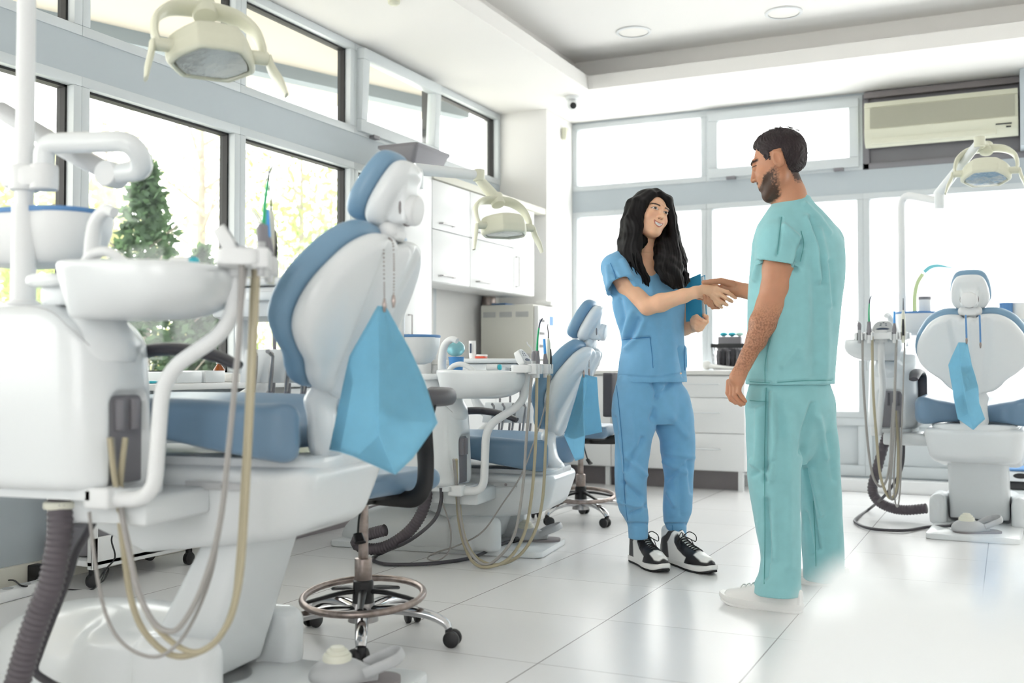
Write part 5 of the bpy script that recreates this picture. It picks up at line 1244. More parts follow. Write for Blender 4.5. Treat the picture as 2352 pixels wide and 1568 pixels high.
# ------------------------------------------------------------------ outdoors, seen through the left windows
M['bark'] = mat('grey_bark', '8a8279', .9); M['leaf_dark'] = mat('conifer_green', '40553f', .8, var=.25, vscale=6); M['leaf'] = mat('spring_leaf_green', '98a672', .8, var=.25, vscale=5); M['leaf_pale'] = mat('pale_yellow_green_leaf', 'b9ba92', .8, var=.2, vscale=5)
for k in ('leaf_dark', 'leaf', 'leaf_pale'): see_light(M[k], .5, {'leaf_dark': '5a7350', 'leaf': '93ab5e', 'leaf_pale': 'b3b47e'}[k])
M['pave'] = mat('pale_paving', 'd9d6d0', .9); M['render'] = mat('cream_soffit', 'c9c1b4', .9); M['beam'] = mat('grey_beam', '8d979e', .8)  # soffit cream set darker, the shade under the canopy is in its colour
struct('ground', MB().box((-60, -30, -.5), (XL - .15, 60, -.35)), M['pave'], label='pale paved ground outside the left windows')
struct('ground_back', MB().box((XL - .1, YB + .2, -.5), (30, 40, -.35)), M['pave'], label='pale ground outside the back windows')
def leaves(c, rad, n, size, m, rs, cone=False):
    mb = MB()
    for _ in range(n):
        u = V((rs.gauss(0, 1), rs.gauss(0, 1), rs.gauss(0, 1))).normalized() * (rs.random() ** .4); z = u.z
        f = 1.0
        if cone: z = rs.random() * 2 - 1; f = (1 - (z + 1) / 2) ** .8 + .04; a = rs.random() * 6.283; rr = rs.random() ** .5; u = V((math.cos(a) * rr, math.sin(a) * rr, z))
        p = V((c[0] + u.x * rad[0] * f, c[1] + u.y * rad[1] * f, c[2] + z * rad[2])); s_ = size * (.6 + .8 * rs.random())
        a = V((rs.gauss(0, 1), rs.gauss(0, 1), rs.gauss(0, 1))).normalized(); b = a.orthogonal().normalized()
        mb.add([p, p + a * s_ * .5 + b * s_ * .28, p + a * s_, p + a * s_ * .5 - b * s_ * .28], [(0, 1, 2, 3)])
    return mb
def tree(nm, label, base, h, crown, m, n, size, seed, cone=False, group=None, branches=9):
    rs = random.Random(seed); t = thing(nm, label, 'tree', base, 0, group)
    mb = MB(); mb.tube([(0, 0, -.02), (.02, .0, h * .5), (0, .03, h * .95)], [.05 * h / 3, .035 * h / 3, .01], 10, 4)
    for k in range(branches):
        z = h * (.3 + .6 * k / branches); a = k * 2.4; L = h * .28 * (1 - .5 * k / branches)
        mb.tube([(0, 0, z), (math.cos(a) * L * .5, math.sin(a) * L * .5, z + L * .35), (math.cos(a) * L, math.sin(a) * L, z + L * .8)], [.02 * h / 4, .013 * h / 4, .005], 6, 3)
    obj('trunk', mb, M['bark'], t)
    for c, r_ in crown: obj('foliage', leaves(c, r_, n, size, m, rs, cone), M[m], t)
    return t
gz = -.35
p = PX(335, 520, X=-6.6); tree('conifer', 'grey green conifer outside the second left window', (p.x, p.y, gz), 2.7, [((0, 0, 1.75), (.62, .62, 1.25)), ((.15, .52, 1.35), (.5, .5, .95)), ((.1, .80, 1.15), (.42, .42, .75))], 'leaf_dark', 3600, .085, 3, True)
for k, (px, X, h, lb, m, sd) in enumerate(((120, -8.5, 3.6, 'loose yellow green shrub outside the first left window', 'leaf_pale', 5), (460, -13.5, 7.5, 'bare branched tree with sparse pale leaves outside the second window', 'leaf_pale', 8), (240, -19, 8.0, 'tall thin tree with faint twigs behind the conifer', 'leaf_pale', 11), (690, -12, 6.0, 'leafy light green tree outside the third left window', 'leaf', 17), (760, -17, 7.0, 'pale leafy tree at the back outside the third window', 'leaf_pale', 21), (1060, -22, 11.0, 'distant tree seen through the last top window', 'leaf', 25))):
    p = PX(px, 600, X=X); tree('garden_tree', lb, (p.x, p.y, gz), h, [((0, 0, h * .62), (h * .22, h * .22, h * .34))], m, 1500 if k in (0, 3, 4) else 900, .13, sd, group='trees outside the left windows', branches=16)
for k, (px, py, X, r_, lb, m) in enumerate(((110, 690, -6.2, .55, 'round green bush low outside the first left window', 'leaf'), (380, 770, -8.4, .60, 'green and pink brown bush below the basin outside', 'leaf_pale'), (560, 830, -8.0, .7, 'pale bush outside behind the instrument table', 'leaf'), (640, 620, -9.5, .8, 'light bush beyond the nearest chair back outside', 'leaf_pale'))):
    p = PX(px, py, X=X); t = thing('garden_bush', lb, 'bush', (p.x, p.y, gz), 0, 'bushes outside the left windows'); obj('foliage', leaves((0, 0, (p.z - gz) * .62), (r_, r_, (p.z - gz) * .6), 1500, .09, m, random.Random(40 + k)), M[m], t); obj('stem', MB().tube([(0, 0, -.02), (0, 0, (p.z - gz) * .5)], .02, 6, 0), M['bark'], t)
# canopy over the left front
e0, e1 = PX(582, 132, Z=3.06), PX(792, 180, Z=3.06); dv = (e1 - e0).normalized(); nv = V((-dv.y, dv.x, 0)); nv = nv if nv.x < 0 else -nv
f0, f1 = e0 - dv * 8, e1 + dv * ((7.7 - e1.y) / dv.y)
cn = MB()
def slabp(pts, z0, z1): cn.add([(p.x, p.y, z0) for p in pts] + [(p.x, p.y, z1) for p in pts], [(3, 2, 1, 0), (4, 5, 6, 7), (0, 1, 5, 4), (1, 2, 6, 5), (2, 3, 7, 6), (3, 0, 4, 7)])
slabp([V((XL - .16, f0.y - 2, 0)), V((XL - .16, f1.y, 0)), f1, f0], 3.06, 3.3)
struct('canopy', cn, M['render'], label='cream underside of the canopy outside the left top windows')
cn = MB(); slabp([f0, f1, f1 + nv * .12, f0 + nv * .12], 2.97, 3.3); struct('canopy_beam', cn, M['beam'], label='grey blue edge beam of the canopy outside')
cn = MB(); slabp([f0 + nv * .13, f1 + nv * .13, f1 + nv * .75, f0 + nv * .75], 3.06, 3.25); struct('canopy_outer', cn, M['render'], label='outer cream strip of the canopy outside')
# ------------------------------------------------------------------ the two people
def skin_mat(name, col, red):
    m = mat(name, col, .48, spec=.4, sss=.25, bump=.05, bscale=350, var=.07, vscale=14); return m
M['skin_w'] = skin_mat('fair_warm_skin', 'edbd9c', 'd88')
M['skin_m'] = skin_mat('tanned_skin', 'c48e70', 'b76')
def mask_skin(m, layers):
    """skin with areas of another colour (lips, brows, beard, painted nostril shade), blended by smooth masks"""
    nt = m.node_tree; b = nt.nodes['Principled BSDF']; src = b.inputs['Base Color'].links[0].from_socket
    for nm, col, speck in layers:
        at = nt.nodes.new('ShaderNodeAttribute'); at.attribute_name = nm; fac = at.outputs['Fac']
        if speck:
            tc = nt.nodes.new('ShaderNodeTexCoord'); nz = nt.nodes.new('ShaderNodeTexNoise'); nz.inputs['Scale'].default_value = speck; nz.inputs['Detail'].default_value = 3; nt.links.new(tc.outputs['Object'], nz.inputs['Vector'])
            ad = nt.nodes.new('ShaderNodeMath'); ad.operation = 'MULTIPLY_ADD'; ad.inputs[1].default_value = 2.2; ad.inputs[2].default_value = -1.15; nt.links.new(nz.outputs['Fac'], ad.inputs[0])
            a2 = nt.nodes.new('ShaderNodeMath'); a2.operation = 'MULTIPLY_ADD'; a2.inputs[1].default_value = 1.7; a2.use_clamp = True; nt.links.new(fac, a2.inputs[0]); nt.links.new(ad.outputs[0], a2.inputs[2])
            a3 = nt.nodes.new('ShaderNodeMath'); a3.operation = 'MINIMUM'; nt.links.new(a2.outputs[0], a3.inputs[0])
            a4 = nt.nodes.new('ShaderNodeMath'); a4.operation = 'MULTIPLY'; a4.inputs[1].default_value = 3; a4.use_clamp = True; nt.links.new(fac, a4.inputs[0]); nt.links.new(a4.outputs[0], a3.inputs[1]); fac = a3.outputs[0]
        mx = nt.nodes.new('ShaderNodeMix'); mx.data_type = 'RGBA'; mx.inputs['B'].default_value = lin(col); nt.links.new(fac, mx.inputs['Factor']); nt.links.new(src, mx.inputs['A']); src = mx.outputs['Result']
    nt.links.new(src, b.inputs['Base Color'])
def set_mask(o, nm, val):
    a = o.data.attributes.new(nm, 'FLOAT', 'POINT'); a.data.foreach_set('value', np.ascontiguousarray(np.clip(val, 0, 1), np.float32))
sst = lambda a, b, x: (lambda t: t * t * (3 - 2 * t))(np.clip((x - a) / (b - a), 0, 1))
M['lips'] = mat('rose_lips', 'b8665c', .4); M['brow_and_dark'] = mat('dark_brow', '3a2a25', .7); M['teeth'] = mat('white_teeth', 'fbf6f0', .3); M['eye_w'] = mat('eye_white', 'f1ece8', .2); M['iris'] = mat('dark_iris', '2c1b15', .15)
M['mouth'] = mat('dark_mouth', '5a2a28', .6); M['beard'] = mat('brown_beard', '5a4336', .8, bump=.6, bscale=420, var=.3, vscale=120); M['stubble'] = mat('short_stubble', '86654f', .75, bump=.3, bscale=420, var=.25, vscale=150)
M['hair_w'] = mat('black_brown_hair', '0a0709', .5, spec=.2, bump=.06, bscale=30, var=.4, vscale=10, stretch=(14, 14, 1.2)); M['hair_m'] = mat('dark_brown_short_hair', '2f2528', .5, spec=.4, bump=.5, bscale=60, var=.35, vscale=20, stretch=(6, 6, 2))
M['scrub_b'] = mat('blue_scrub_cotton', '78b0d8', .78, spec=.2, sheen=.25, bump=.06, bscale=500, var=.04, vscale=20); M['scrub_t'] = mat('aqua_scrub_cotton', '92cacf', .8, spec=.2, sheen=.25, bump=.06, bscale=500, var=.04, vscale=20)
M['seam_b'] = mat('blue_stitch', '3f7fb4', .8); M['seam_t'] = mat('aqua_stitch', '5fa6a6', .8)
M['shoe_white'] = mat('white_leather', 'f3f2f0', .35, bump=.05, bscale=200); M['shoe_black'] = mat('black_leather', '1b1a1f', .33, bump=.05, bscale=200); M['lace'] = mat('black_lace', '121214', .7); M['outsole'] = mat('black_rubber_sole', '161618', .6); M['tongue'] = mat('white_mesh_tongue', 'dfe6e4', .7); M['shoe_two'] = mat('black_and_white_leather', 'f3f2f0', .35, var=.02)

def nrm(v): v = np.array(v, float); return v / np.linalg.norm(v)
def A3(v): return np.array((v.x, v.y, v.z))
def stack(s, levels, lat, fwd, k=.0, n=2.0, op='u', pad=0.0):
    """soft body of stacked ellipses: levels = (centre, half-width, half-depth) from top to bottom"""
    L_ = sorted([(c.z, A3(c), a + pad, b + pad) for c, a, b in levels]); zs = np.array([l[0] for l in L_])
    # smooth interpolation along z
    zz = np.linspace(zs[0], zs[-1], 160); cols = []
    dat = np.array([[l[1][0], l[1][1], l[2], l[3]] for l in L_])
    def interp(x):
        i = np.clip(np.searchsorted(zs, x) - 1, 0, len(zs) - 2); t = (x - zs[i]) / (zs[i + 1] - zs[i]); t = t[:, None]
        p1, p2 = dat[i], dat[i + 1]; p0, p3 = dat[np.maximum(i - 1, 0)], dat[np.minimum(i + 2, len(zs) - 1)]
        return .5 * (2 * p1 + (p2 - p0) * t + (2 * p0 - 5 * p1 + 4 * p2 - p3) * t ** 2 + (3 * p1 - p0 - 3 * p2 + p3) * t ** 3)
    tab = interp(zz)
    lo = np.array([min(l[1][0] for l in L_) - .35, min(l[1][1] for l in L_) - .35, zs[0] - .02]); hi = np.array([max(l[1][0] for l in L_) + .35, max(l[1][1] for l in L_) + .35, zs[-1] + .02])
    def fn(X, Y, Z):
        zc = np.clip(Z, zs[0], zs[-1]); g = [np.interp(zc.ravel(), zz, tab[:, j]).reshape(Z.shape) for j in range(4)]
        x, y = X - g[0], Y - g[1]; u = (x * lat[0] + y * lat[1]) / g[2]; v = (x * fwd[0] + y * fwd[1]) / g[3]
        r = (np.abs(u) ** n + np.abs(v) ** n) ** (1 / n); m = np.minimum(g[2], g[3])
        d = (r - 1) * m
        return np.maximum(d, np.maximum(Z - zs[-1], zs[0] - Z))
    s.field(fn, lo, hi, k, op); return s

def folds2(p, q, fl, scale=1.0):
    """cloth folds on the side that is seen: strokes in photograph pixels pressed into the real surface"""
    n = vnormals(p, q); P_ = p - np.array((0, 0, EYE)); cf, cr, cu = A3(c_f), A3(c_r), A3(c_u)
    D = P_ @ cf; x = CX + FPX * (P_ @ cr) / D; y = CY - FPX * (P_ @ cu) / D
    face = np.clip(-(n @ cf) * 3, 0, 1); d = np.zeros(len(p))
    for st in fl:
        *pts, w, amp = st
        best = np.full(len(p), 1e9)
        for i in range(0, len(pts) - 2, 2):
            ax, ay, bx, by = pts[i], pts[i + 1], pts[i + 2], pts[i + 3]; ex, ey = bx - ax, by - ay
            t = np.clip(((x - ax) * ex + (y - ay) * ey) / (ex * ex + ey * ey), 0, 1); best = np.minimum(best, (x - ax - t * ex) ** 2 + (y - ay - t * ey) ** 2)
        d += 2.6 * amp * np.exp(-best / (w * w * .7))
    return p + n * (d * face * scale)[:, None], (x, y, face)

def head_frame(px, py, D, fr, fb, fu, ur, ub):
    H = PX(px, py, D); f = (c_r * fr + c_b * fb + V((0, 0, fu))).normalized(); up = c_r * ur + c_b * ub + V((0, 0, 1)); up = (up - f * up.dot(f)).normalized(); l = up.cross(f)
    return H, l, f, up          # x = to the person's left, y = forward, z = up
def head_pts(s, fr, sc, female):
    H, l, f, u = fr
    T = lambda x, y, z: A3(H + (l * x + f * y + u * z) * sc)
    Mx = [A3(l), A3(f), A3(u)]
    E = lambda c, r, k=.01, op='u': s.ell(T(*c), np.array(r) * sc, Mx, k, op)
    Cp = lambda a, b, r0, r1, k=.01, op='u': s.cap(T(*a), T(*b), r0 * sc, r1 * sc, k, op)
    E((0, -.018, .035), (.075, .094, .083)) if female else E((0, -.011, .035), (.075, .087, .083)); E((0, .03, -.02), (.063, .062, .088), .03)
    jw = .046 if female else .053
    for sg in (-1, 1):
        Cp((sg * jw, .0, -.055), (sg * .016, .066, -.095 if not female else -.090), .017, .016, .03); E((sg * .036, .056, -.022), (.026, .026, .024), .02)
        Cp((sg * .014, .088, .034), (sg * .045, .074, .036), .008, .007, .014)
    E((0, .07, -.094 if not female else -.089), (.019, .017, .017), .015)
    E((0, .068, -.052), (.031, .024, .026), .018)
    for sg in (-1, 1): E((sg * .031, .096, .014), (.017, .014, .011), .008, 's'); E((sg * .031, .079, .013), (.0135, .0135, .0135), .002)
    Cp((0, .088, .022), (0, .104, -.016), .0065, .009, .010); E((0, .106, -.022), (.010, .009, .008), .006)
    for sg in (-1, 1): E((sg * .0105, .096, -.024), (.0075, .008, .006), .005); E((sg * .006, .102, -.0305), (.0035, .004, .003), .002, 's')
    if female:   # a wide smile
        E((0, .094, -.0585), (.023, .014, .0056), .003, 's'); E((0, .082, -.059), (.025, .0068, .009), .001)
        for t in np.linspace(-1, 1, 9):
            E((t * .025, .0925 - .014 * t * t, -.0510 + .007 * t * t), (.0042, .0040, .0028), .004); E((t * .024, .0905 - .014 * t * t, -.0665 + .0165 * t * t), (.0042, .0042, .0034), .004)
    else:
        E((0, .088, -.052), (.022, .008, .005), .006); E((0, .086, -.062), (.018, .008, .005), .006)
    # ears
    for sg in (-1, 1):
        Ea = [A3((l * .35 * sg + f * .0 + u * .0).normalized()), A3(f), A3(u)]
        e0 = T(sg * .073, -.012, .006)
        s.ell(e0, np.array((.011, .019, .033)) * sc, Mx, .006); s.ell(T(sg * .082, -.008, .008), np.array((.007, .010, .019)) * sc, Mx, .003, 's'); s.cap(T(sg * .076, -.022, .022), T(sg * .077, -.004, .036), .0045 * sc, .004 * sc, .004); s.cap(T(sg * .077, -.028, .016), T(sg * .075, -.018, -.018), .0045 * sc, .005 * sc, .004)
    return T
def to_local(p, fr, sc):
    H, l, f, u = fr; d = p - A3(H); return (d @ A3(l)) / sc, (d @ A3(f)) / sc, (d @ A3(u)) / sc
def centres(p, q): return p[q].mean(1)
def finger(s, pts, r0, r1, k=.004):
    n = len(pts)
    for i in range(n - 1):
        a, b = r0 + (r1 - r0) * i / (n - 1), r0 + (r1 - r0) * (i + 1) / (n - 1); s.cap(pts[i], pts[i + 1], a, b, k if i else .008)
    return s

mask_skin(M['shoe_two'], [('tongue', 'd9e2df', 0), ('black_leather', '1b1a1f', 0)])
# ================= the woman
DW = 4.85
W = lambda px, py, db=0: A3(PX(px, py, DW + db))
Wv = lambda px, py, db=0: PX(px, py, DW + db)
wf = (c_b * -.835 + c_r * .55).normalized(); wl = (c_r * .835 + c_b * .55).normalized()
wfa, wla = A3(wf), A3(wl)
wroot = thing('person', 'woman with long dark hair in blue scrubs, holding a blue folder and shaking hands', 'person', PX(1512, 1290, Z=0), 0)
WF = head_frame(1492, 497, DW - .02, .46, -.88, .05, .33, 0)
HB = 4.62   # depth of the clasped hands
def HS(px, py, d=0): return A3(PX(px, py, HB + d))
s = SDF(np.minimum(W(1365, 1000, -.2), W(1365, 1000, .2)) * 0 + np.array((-2.02, 4.22, .80)), (-.98, 5.16, 1.78), .0024)
s = SDF((-2.0, 4.2, .84), (-.95, 5.2, 1.76), .0024)
# torso
tor = [(1487, 588, .05, .045), (1487, 600, .10, .06), (1487, 620, .150, .085), (1487, 650, .165, .105), (1489, 700, .160, .115), (1495, 750, .142, .10), (1500, 790, .135, .095), (1499, 840, .155, .11), (1498, 880, .168, .115)]
stack(s, [(Wv(x, y), a, b) for x, y, a, b in tor], wla, wfa, .02)
wsR, wsL = W(1413, 615, -.055), W(1546, 612, .10)
s.chain([W(1488, 600, .0), wsR], [.055, .052], .03); s.chain([W(1488, 600, .02), wsL], [.055, .05], .03)
s.chain([W(1484, 540, .02), W(1487, 575, .01), W(1487, 605, .02)], [.046, .047, .062], .025)
TW = head_pts(s, WF, .96, True)
# right arm to the handshake
el = W(1487, 704, -.16); wr = HS(1598, 671, -.01)
s.chain([wsR, W(1440, 655, -.10), el], [.050, .045, .036], .012); el2 = el * .72 + wr * .28
s.chain([el, el2, el * .25 + wr * .75, wr], [.037, .040, .030, .0245], .015)
s.chain([wr, HS(1620, 668), HS(1640, 668)], [.025, .028, .026], .015, sq=(A3(c_f), 1.45))
s.chain([HS(1620, 674), HS(1640, 682)], [.026, .024], .012, sq=(A3(c_f), 1.5))
finger(s, [HS(1644, 662, -.006), HS(1671, 671, -.012), HS(1682, 679, -.004), HS(1689, 684, .004)], .0098, .0076)
finger(s, [HS(1642, 670, -.009), HS(1667, 684, -.016), HS(1676, 689, -.006), HS(1681, 692, .002)], .0098, .0078)
finger(s, [HS(1638, 679, -.009), HS(1657, 694, -.016), HS(1666, 698, -.006), HS(1670, 700, .002)], .0094, .0074)
finger(s, [HS(1632, 686, -.007), HS(1648, 700, -.013), HS(1655, 704, -.004), HS(1658, 706, .002)], .0082, .0066)
finger(s, [HS(1606, 664, .01), HS(1625, 655, .03), HS(1644, 656, .045), HS(1656, 660, .05)], .012, .0085)
# left arm and the hand that holds the folder
s.chain([wsL, W(1568, 690, .14), W(1572, 752, .06), W(1603, 749, -.02)], [.047, .042, .036, .023], .015)
s.ell(W(1603, 746, -.03), (.030, .026, .034), None, .012)
for k, (a, b, c, d) in enumerate((((1593, 729), (1600, 726), (1612, 735), (1620, 738)), ((1589, 735), (1598, 737), (1608, 745), (1618, 746)), ((1589, 743), (1597, 746), (1606, 752), (1615, 752)), ((1592, 751), (1598, 754), (1604, 758), (1611, 757)))):
    finger(s, [W(*a, -.035), W(*b, -.055), W(*c, -.055), W(*d, -.04)], .0098 - .0005 * k, .0078 - .0004 * k)
finger(s, [W(1614, 748, -.01), W(1623, 738, -.02), W(1623, 728, -.03), W(1617, 724, -.035)], .0115, .0085)
p, q = s.mesh()
hx_, hy_, hz_ = to_local(p, WF, .96); inh = (np.abs(hx_) < .09) & (hy_ > .04) & (np.abs(hz_) < .12)
wb_ = pobj('body', (p, q), M['skin_w'], wroot)
lu, ll = -.0510 + .007 * (hx_ / .025) ** 2, -.0665 + .0175 * (hx_ / .024) ** 2
lip = sst(.0285, .025, np.abs(hx_)) * sst(lu + .0044, lu + .0026, hz_) * sst(ll - .0050, ll - .0030, hz_) * (hy_ > .066)
set_mask(wb_, 'lips', np.where(inh, lip, 0))
set_mask(wb_, 'teeth', np.where(inh, sst(.0215, .0185, np.abs(hx_)) * sst(lu - .0010, lu - .0028, hz_) * sst(ll + .0010, ll + .0030, hz_) * (hy_ > .06), 0))
brow_and_dark = np.zeros(len(p)); ew = brow_and_dark.copy(); ir = brow_and_dark.copy(); blush = brow_and_dark.copy()
for sg in (-1, 1):
    xx = hx_ * sg; arc = .0345 - 9 * (xx - .036) ** 2; brow_and_dark = np.maximum(brow_and_dark, sst(.0046, .0024, np.abs(hz_ - arc)) * sst(.012, .016, xx) * sst(.056, .050, xx) * (hy_ > .045))
    e = np.clip((xx - .031) / .0155, -1, 1); up_, lo_ = .0125 + .0056 * (1 - e * e), .0125 - .0048 * (1 - e * e); on = (np.abs(xx - .031) < .0155) & (hy_ > .055)
    brow_and_dark = np.maximum(brow_and_dark, np.where(on, sst(.0030, .0012, np.abs(hz_ - up_ - .0006)), 0)); brow_and_dark = np.maximum(brow_and_dark, np.where(on, .5 * sst(.0022, .0008, np.abs(hz_ - lo_)), 0))
    ew = np.maximum(ew, np.where(on, sst(up_ + .0006, up_ - .001, hz_) * sst(lo_ - .0006, lo_ + .001, hz_), 0)); ir = np.maximum(ir, np.where(on & (hz_ < up_) & (hz_ > lo_), sst(.0076, .0060, np.hypot(hx_ - sg * .031 + .003, hz_ - .0128)), 0))
    brow_and_dark = np.maximum(brow_and_dark, .55 * sst(1.3, .7, np.hypot((xx - .0065) / .0035, (hz_ + .0305) / .0024)) * (hy_ > .088))  # nostril shade painted dark, sharing the mask of the brows
    blush = np.maximum(blush, .35 * np.exp(-((xx - .042) / .018) ** 2 - ((hz_ + .022) / .016) ** 2))
for nm, v in (('brow_and_dark', brow_and_dark), ('eye_white', ew), ('iris', ir), ('blush', blush)): set_mask(wb_, nm, np.where(inh, v, 0))
mask_skin(M['skin_w'], [('blush', 'd98d74', 0), ('brow_and_dark', '2c1f1c', 0), ('eye_white', 'ece8e6', 0), ('iris', '24150f', 0), ('lips', 'bd6f64', 0), ('teeth', 'fbf7f2', 0)])

# tunic
s = SDF((-2.05, 4.3, .80), (-1.05, 5.25, 1.50), .0034)
tun = [(1487, 592, .075, .05), (1487, 605, .125, .075), (1487, 625, .160, .098), (1488, 650, .172, .118), (1490, 695, .178, .132), (1494, 740, .165, .122), (1500, 785, .154, .115), (1499, 830, .163, .123), (1498, 878, .170, .128)]
se = W(1428, 657, -.112); dirR = nrm(se - wsR)
s.chain([wsR, wsR * .5 + se * .5, se + dirR * .05], [.062, .070, .080], .0)
s.plane(se, dirR); s.chain([wsR, se + dirR * .06], [.050, .074], .0, 's')
sleeve = s.d.copy(); s.d[:] = 1.0
stack(s, [(Wv(x, y), a, b) for x, y, a, b in tun], wla, wfa, .0, 2.3)
s.chain([W(1486, 603, .0), W(1440, 600, -.03), wsR + np.array((0, 0, .003))], [.058, .058, .060], .03); s.chain([W(1486, 603, .02), wsL], [.058, .052], .03)
s.chain([wsL, W(1556, 670, .13)], [.054, .060], .02)
s._mix(tuple(slice(0, k) for k in s.n), sleeve, .022, 'u')
neck = W(1491, 600, -.02)
s.cap(W(1486, 560, .02), W(1489, 596, -.01), .060, .058, .006, 's'); s.cap(W(1489, 600, -.06), W(1503, 634, -.19), .062, .012, .008, 's')
s.plane(W(1498, 877, 0), (0, 0, -1)); 
s.cap(W(1413, 850, -.12), W(1413, 885, -.12), .010, .026, .002, 's')
p, q = s.mesh()
p = folds(p, q, [], (.0016, 22, 3))
p, (ix, iy, fc) = folds2(p, q, [
    (1450, 720, 1435, 760, 1428, 790, 9, .006), (1468, 735, 1450, 770, 1432, 790, 8, -.006), (1478, 730, 1466, 770, 1440, 800, 9, .006),
    (1424, 690, 1432, 730, 1426, 785, 7, -.005), (1406, 695, 1416, 740, 1420, 780, 7, .005), (1500, 745, 1505, 800, 1503, 860, 14, .004), (1540, 740, 1545, 800, 1548, 860, 12, .003),
    (1425, 780, 1470, 776, 1492, 774, 4, -.003), (1410, 625, 1425, 650, 1430, 668, 5, -.004), (1395, 615, 1400, 650, 1396, 675, 6, .004), (1560, 800, 1566, 830, 1572, 862, 6, -.005), (1572, 800, 1576, 840, 7, .004),
    (1430, 600, 1450, 640, 1458, 655, 8, .005), (1418, 862, 1500, 866, 1578, 856, 3, -.0022), (1455, 690, 1470, 706, 6, -.004), (1490, 640, 1500, 690, 10, .003)])
fm = np.zeros(len(q), int)
pobj('tunic', (p, q), [M['scrub_b']], wroot, fm)
def on_surf(pts, D0, off=.0): return [PX(px, py, D0) for px, py in pts]
# patch pocket and seam lines on the tunic
def cast_cloth(o, pts, off=.0025, n=8):
    """points on the nearest surface of an object seen along the given pixels"""
    dg = bpy.context.evaluated_depsgraph_get(); out = []
    Mi = o.matrix_world.inverted(); 
    par = o.parent; Mw = (par.matrix_basis if par else Matrix()) ; Mi = Mw.inverted()
    q_, _ = catmull([V((a, b, 0)) for a, b in pts], [0] * len(pts), n) if len(pts) > 2 else ([V((a, b, 0)).lerp(V((pts[1][0], pts[1][1], 0)), t / n) for a, b in pts[:1] for t in range(n + 1)], 0)
    for c in q_:
        d = (c_f + c_r * ((c.x - CX) / FPX) - c_u * ((c.y - CY) / FPX)).normalized()
        hit, loc, nn, _i = o.ray_cast(Mi @ V((0, 0, EYE)), Mi.to_3x3() @ d)
        if hit: out.append(Mw @ loc - d * off)
    return out
def seam(par_o, root, pts, m, r=.0016, nm='seam'):
    bpy.context.view_layer.update(); P_ = cast_cloth(par_o, pts)
    if len(P_) > 2: obj(nm, MB().tube(P_, r, 6, 0), m, par_o, world=True)
wt = [o for o in wroot.children if o.name.startswith('tunic')][0]
for pts in ([(1424, 781), (1460, 777), (1493, 774)], [(1493, 774), (1497, 810), (1500, 845)], [(1576, 770), (1572, 810), (1573, 850)]): seam(wt, wroot, pts, M['seam_b'])
for pts in ([(1402, 604), (1412, 630), (1416, 655)], [(1489, 628), (1504, 628), (1506, 626)]): seam(wt, wroot, pts, M['seam_b'])

# trousers with ribbed cuffs
s = SDF((-1.95, 4.35, .09), (-1.0, 5.2, .98), .0038)
stack(s, [(Wv(x, y), a, b) for x, y, a, b in ((1495, 845, .150, .105), (1491, 880, .166, .118), (1493, 915, .178, .125), (1498, 950, .184, .122), (1500, 972, .15, .10))], wla, wfa, .0, 2.2)
def leg(pts, db, k=.010):
    lv = [(PX(x, y, DW + db + dd), a, a * 1.08) for x, y, a, dd in pts]; stack(s, lv, A3(c_r), A3(c_b), k)
u = 1 / 499.
leg([(1466, 868, 22 * u, 0), (1456, 890, 38 * u, 0), (1453, 915, 46 * u, 0), (1455, 950, 49.5 * u, 0), (1457, 982, 48 * u, 0), (1455, 1008, 42.5 * u, 0), (1452, 1045, 39.5 * u, 0), (1449, 1100, 36.5 * u, -.01), (1450, 1140, 35 * u, 0), (1455, 1172, 32.5 * u, .0), (1463, 1195, 26.5 * u, .0), (1465, 1207, 22.5 * u, .0), (1466, 1236, 22 * u, .0)], -.06)
leg([(1530, 868, 22 * u, 0), (1538, 890, 36 * u, 0), (1542, 915, 44 * u, 0), (1547, 950, 46 * u, 0), (1549, 982, 45 * u, 0), (1555, 1008, 41.5 * u, 0), (1557, 1045, 39 * u, -.0), (1559, 1095, 34 * u, -.0), (1557, 1140, 34 * u, 0), (1555, 1175, 33 * u, 0), (1552, 1197, 28 * u, 0), (1553, 1208, 23.5 * u, 0), (1554, 1238, 23.5 * u, 0)], .04)
p, q = s.mesh(1); p = folds(p, q, [], (.0018, 20, 5))
p, _ = folds2(p, q, [(1503, 880, 1512, 900, 1500, 960, 9, -.008), (1520, 890, 1506, 930, 8, .006), (1540, 880, 1510, 910, 7, -.005), (1475, 1010, 1440, 1075, 9, -.006), (1440, 1050, 1480, 1090, 8, .006), (1430, 1110, 1470, 1140, 8, -.006), (1425, 1150, 1475, 1165, 8, .006), (1450, 1180, 1485, 1160, 6, -.006),
    (1525, 1060, 1575, 1085, 8, .005), (1530, 1100, 1570, 1070, 8, -.005), (1535, 1130, 1550, 1160, 7, .005), (1580, 1060, 1590, 1130, 7, -.004), (1560, 1100, 1565, 1180, 8, -.004), (1530, 1040, 1590, 1050, 8, .004), (1410, 960, 1425, 1050, 1432, 1150, 6, -.005),
    (1440, 1203, 1490, 1203, 4, -.004), (1526, 1204, 1582, 1204, 4, -.004), (1420, 1000, 1432, 1080, 8, .004), (1545, 960, 1575, 1000, 10, .004), (1455, 960, 1465, 1040, 10, .004)])
tr_ = pobj('trousers', (p, q), M['scrub_b'], wroot)
for pts in ([(1416, 885), (1424, 960), (1432, 1060), (1434, 1130), (1441, 1195)], [(1544, 1205), (1545, 1222), (1545, 1236)]): seam(tr_, wroot, pts, M['seam_b'], .0014)

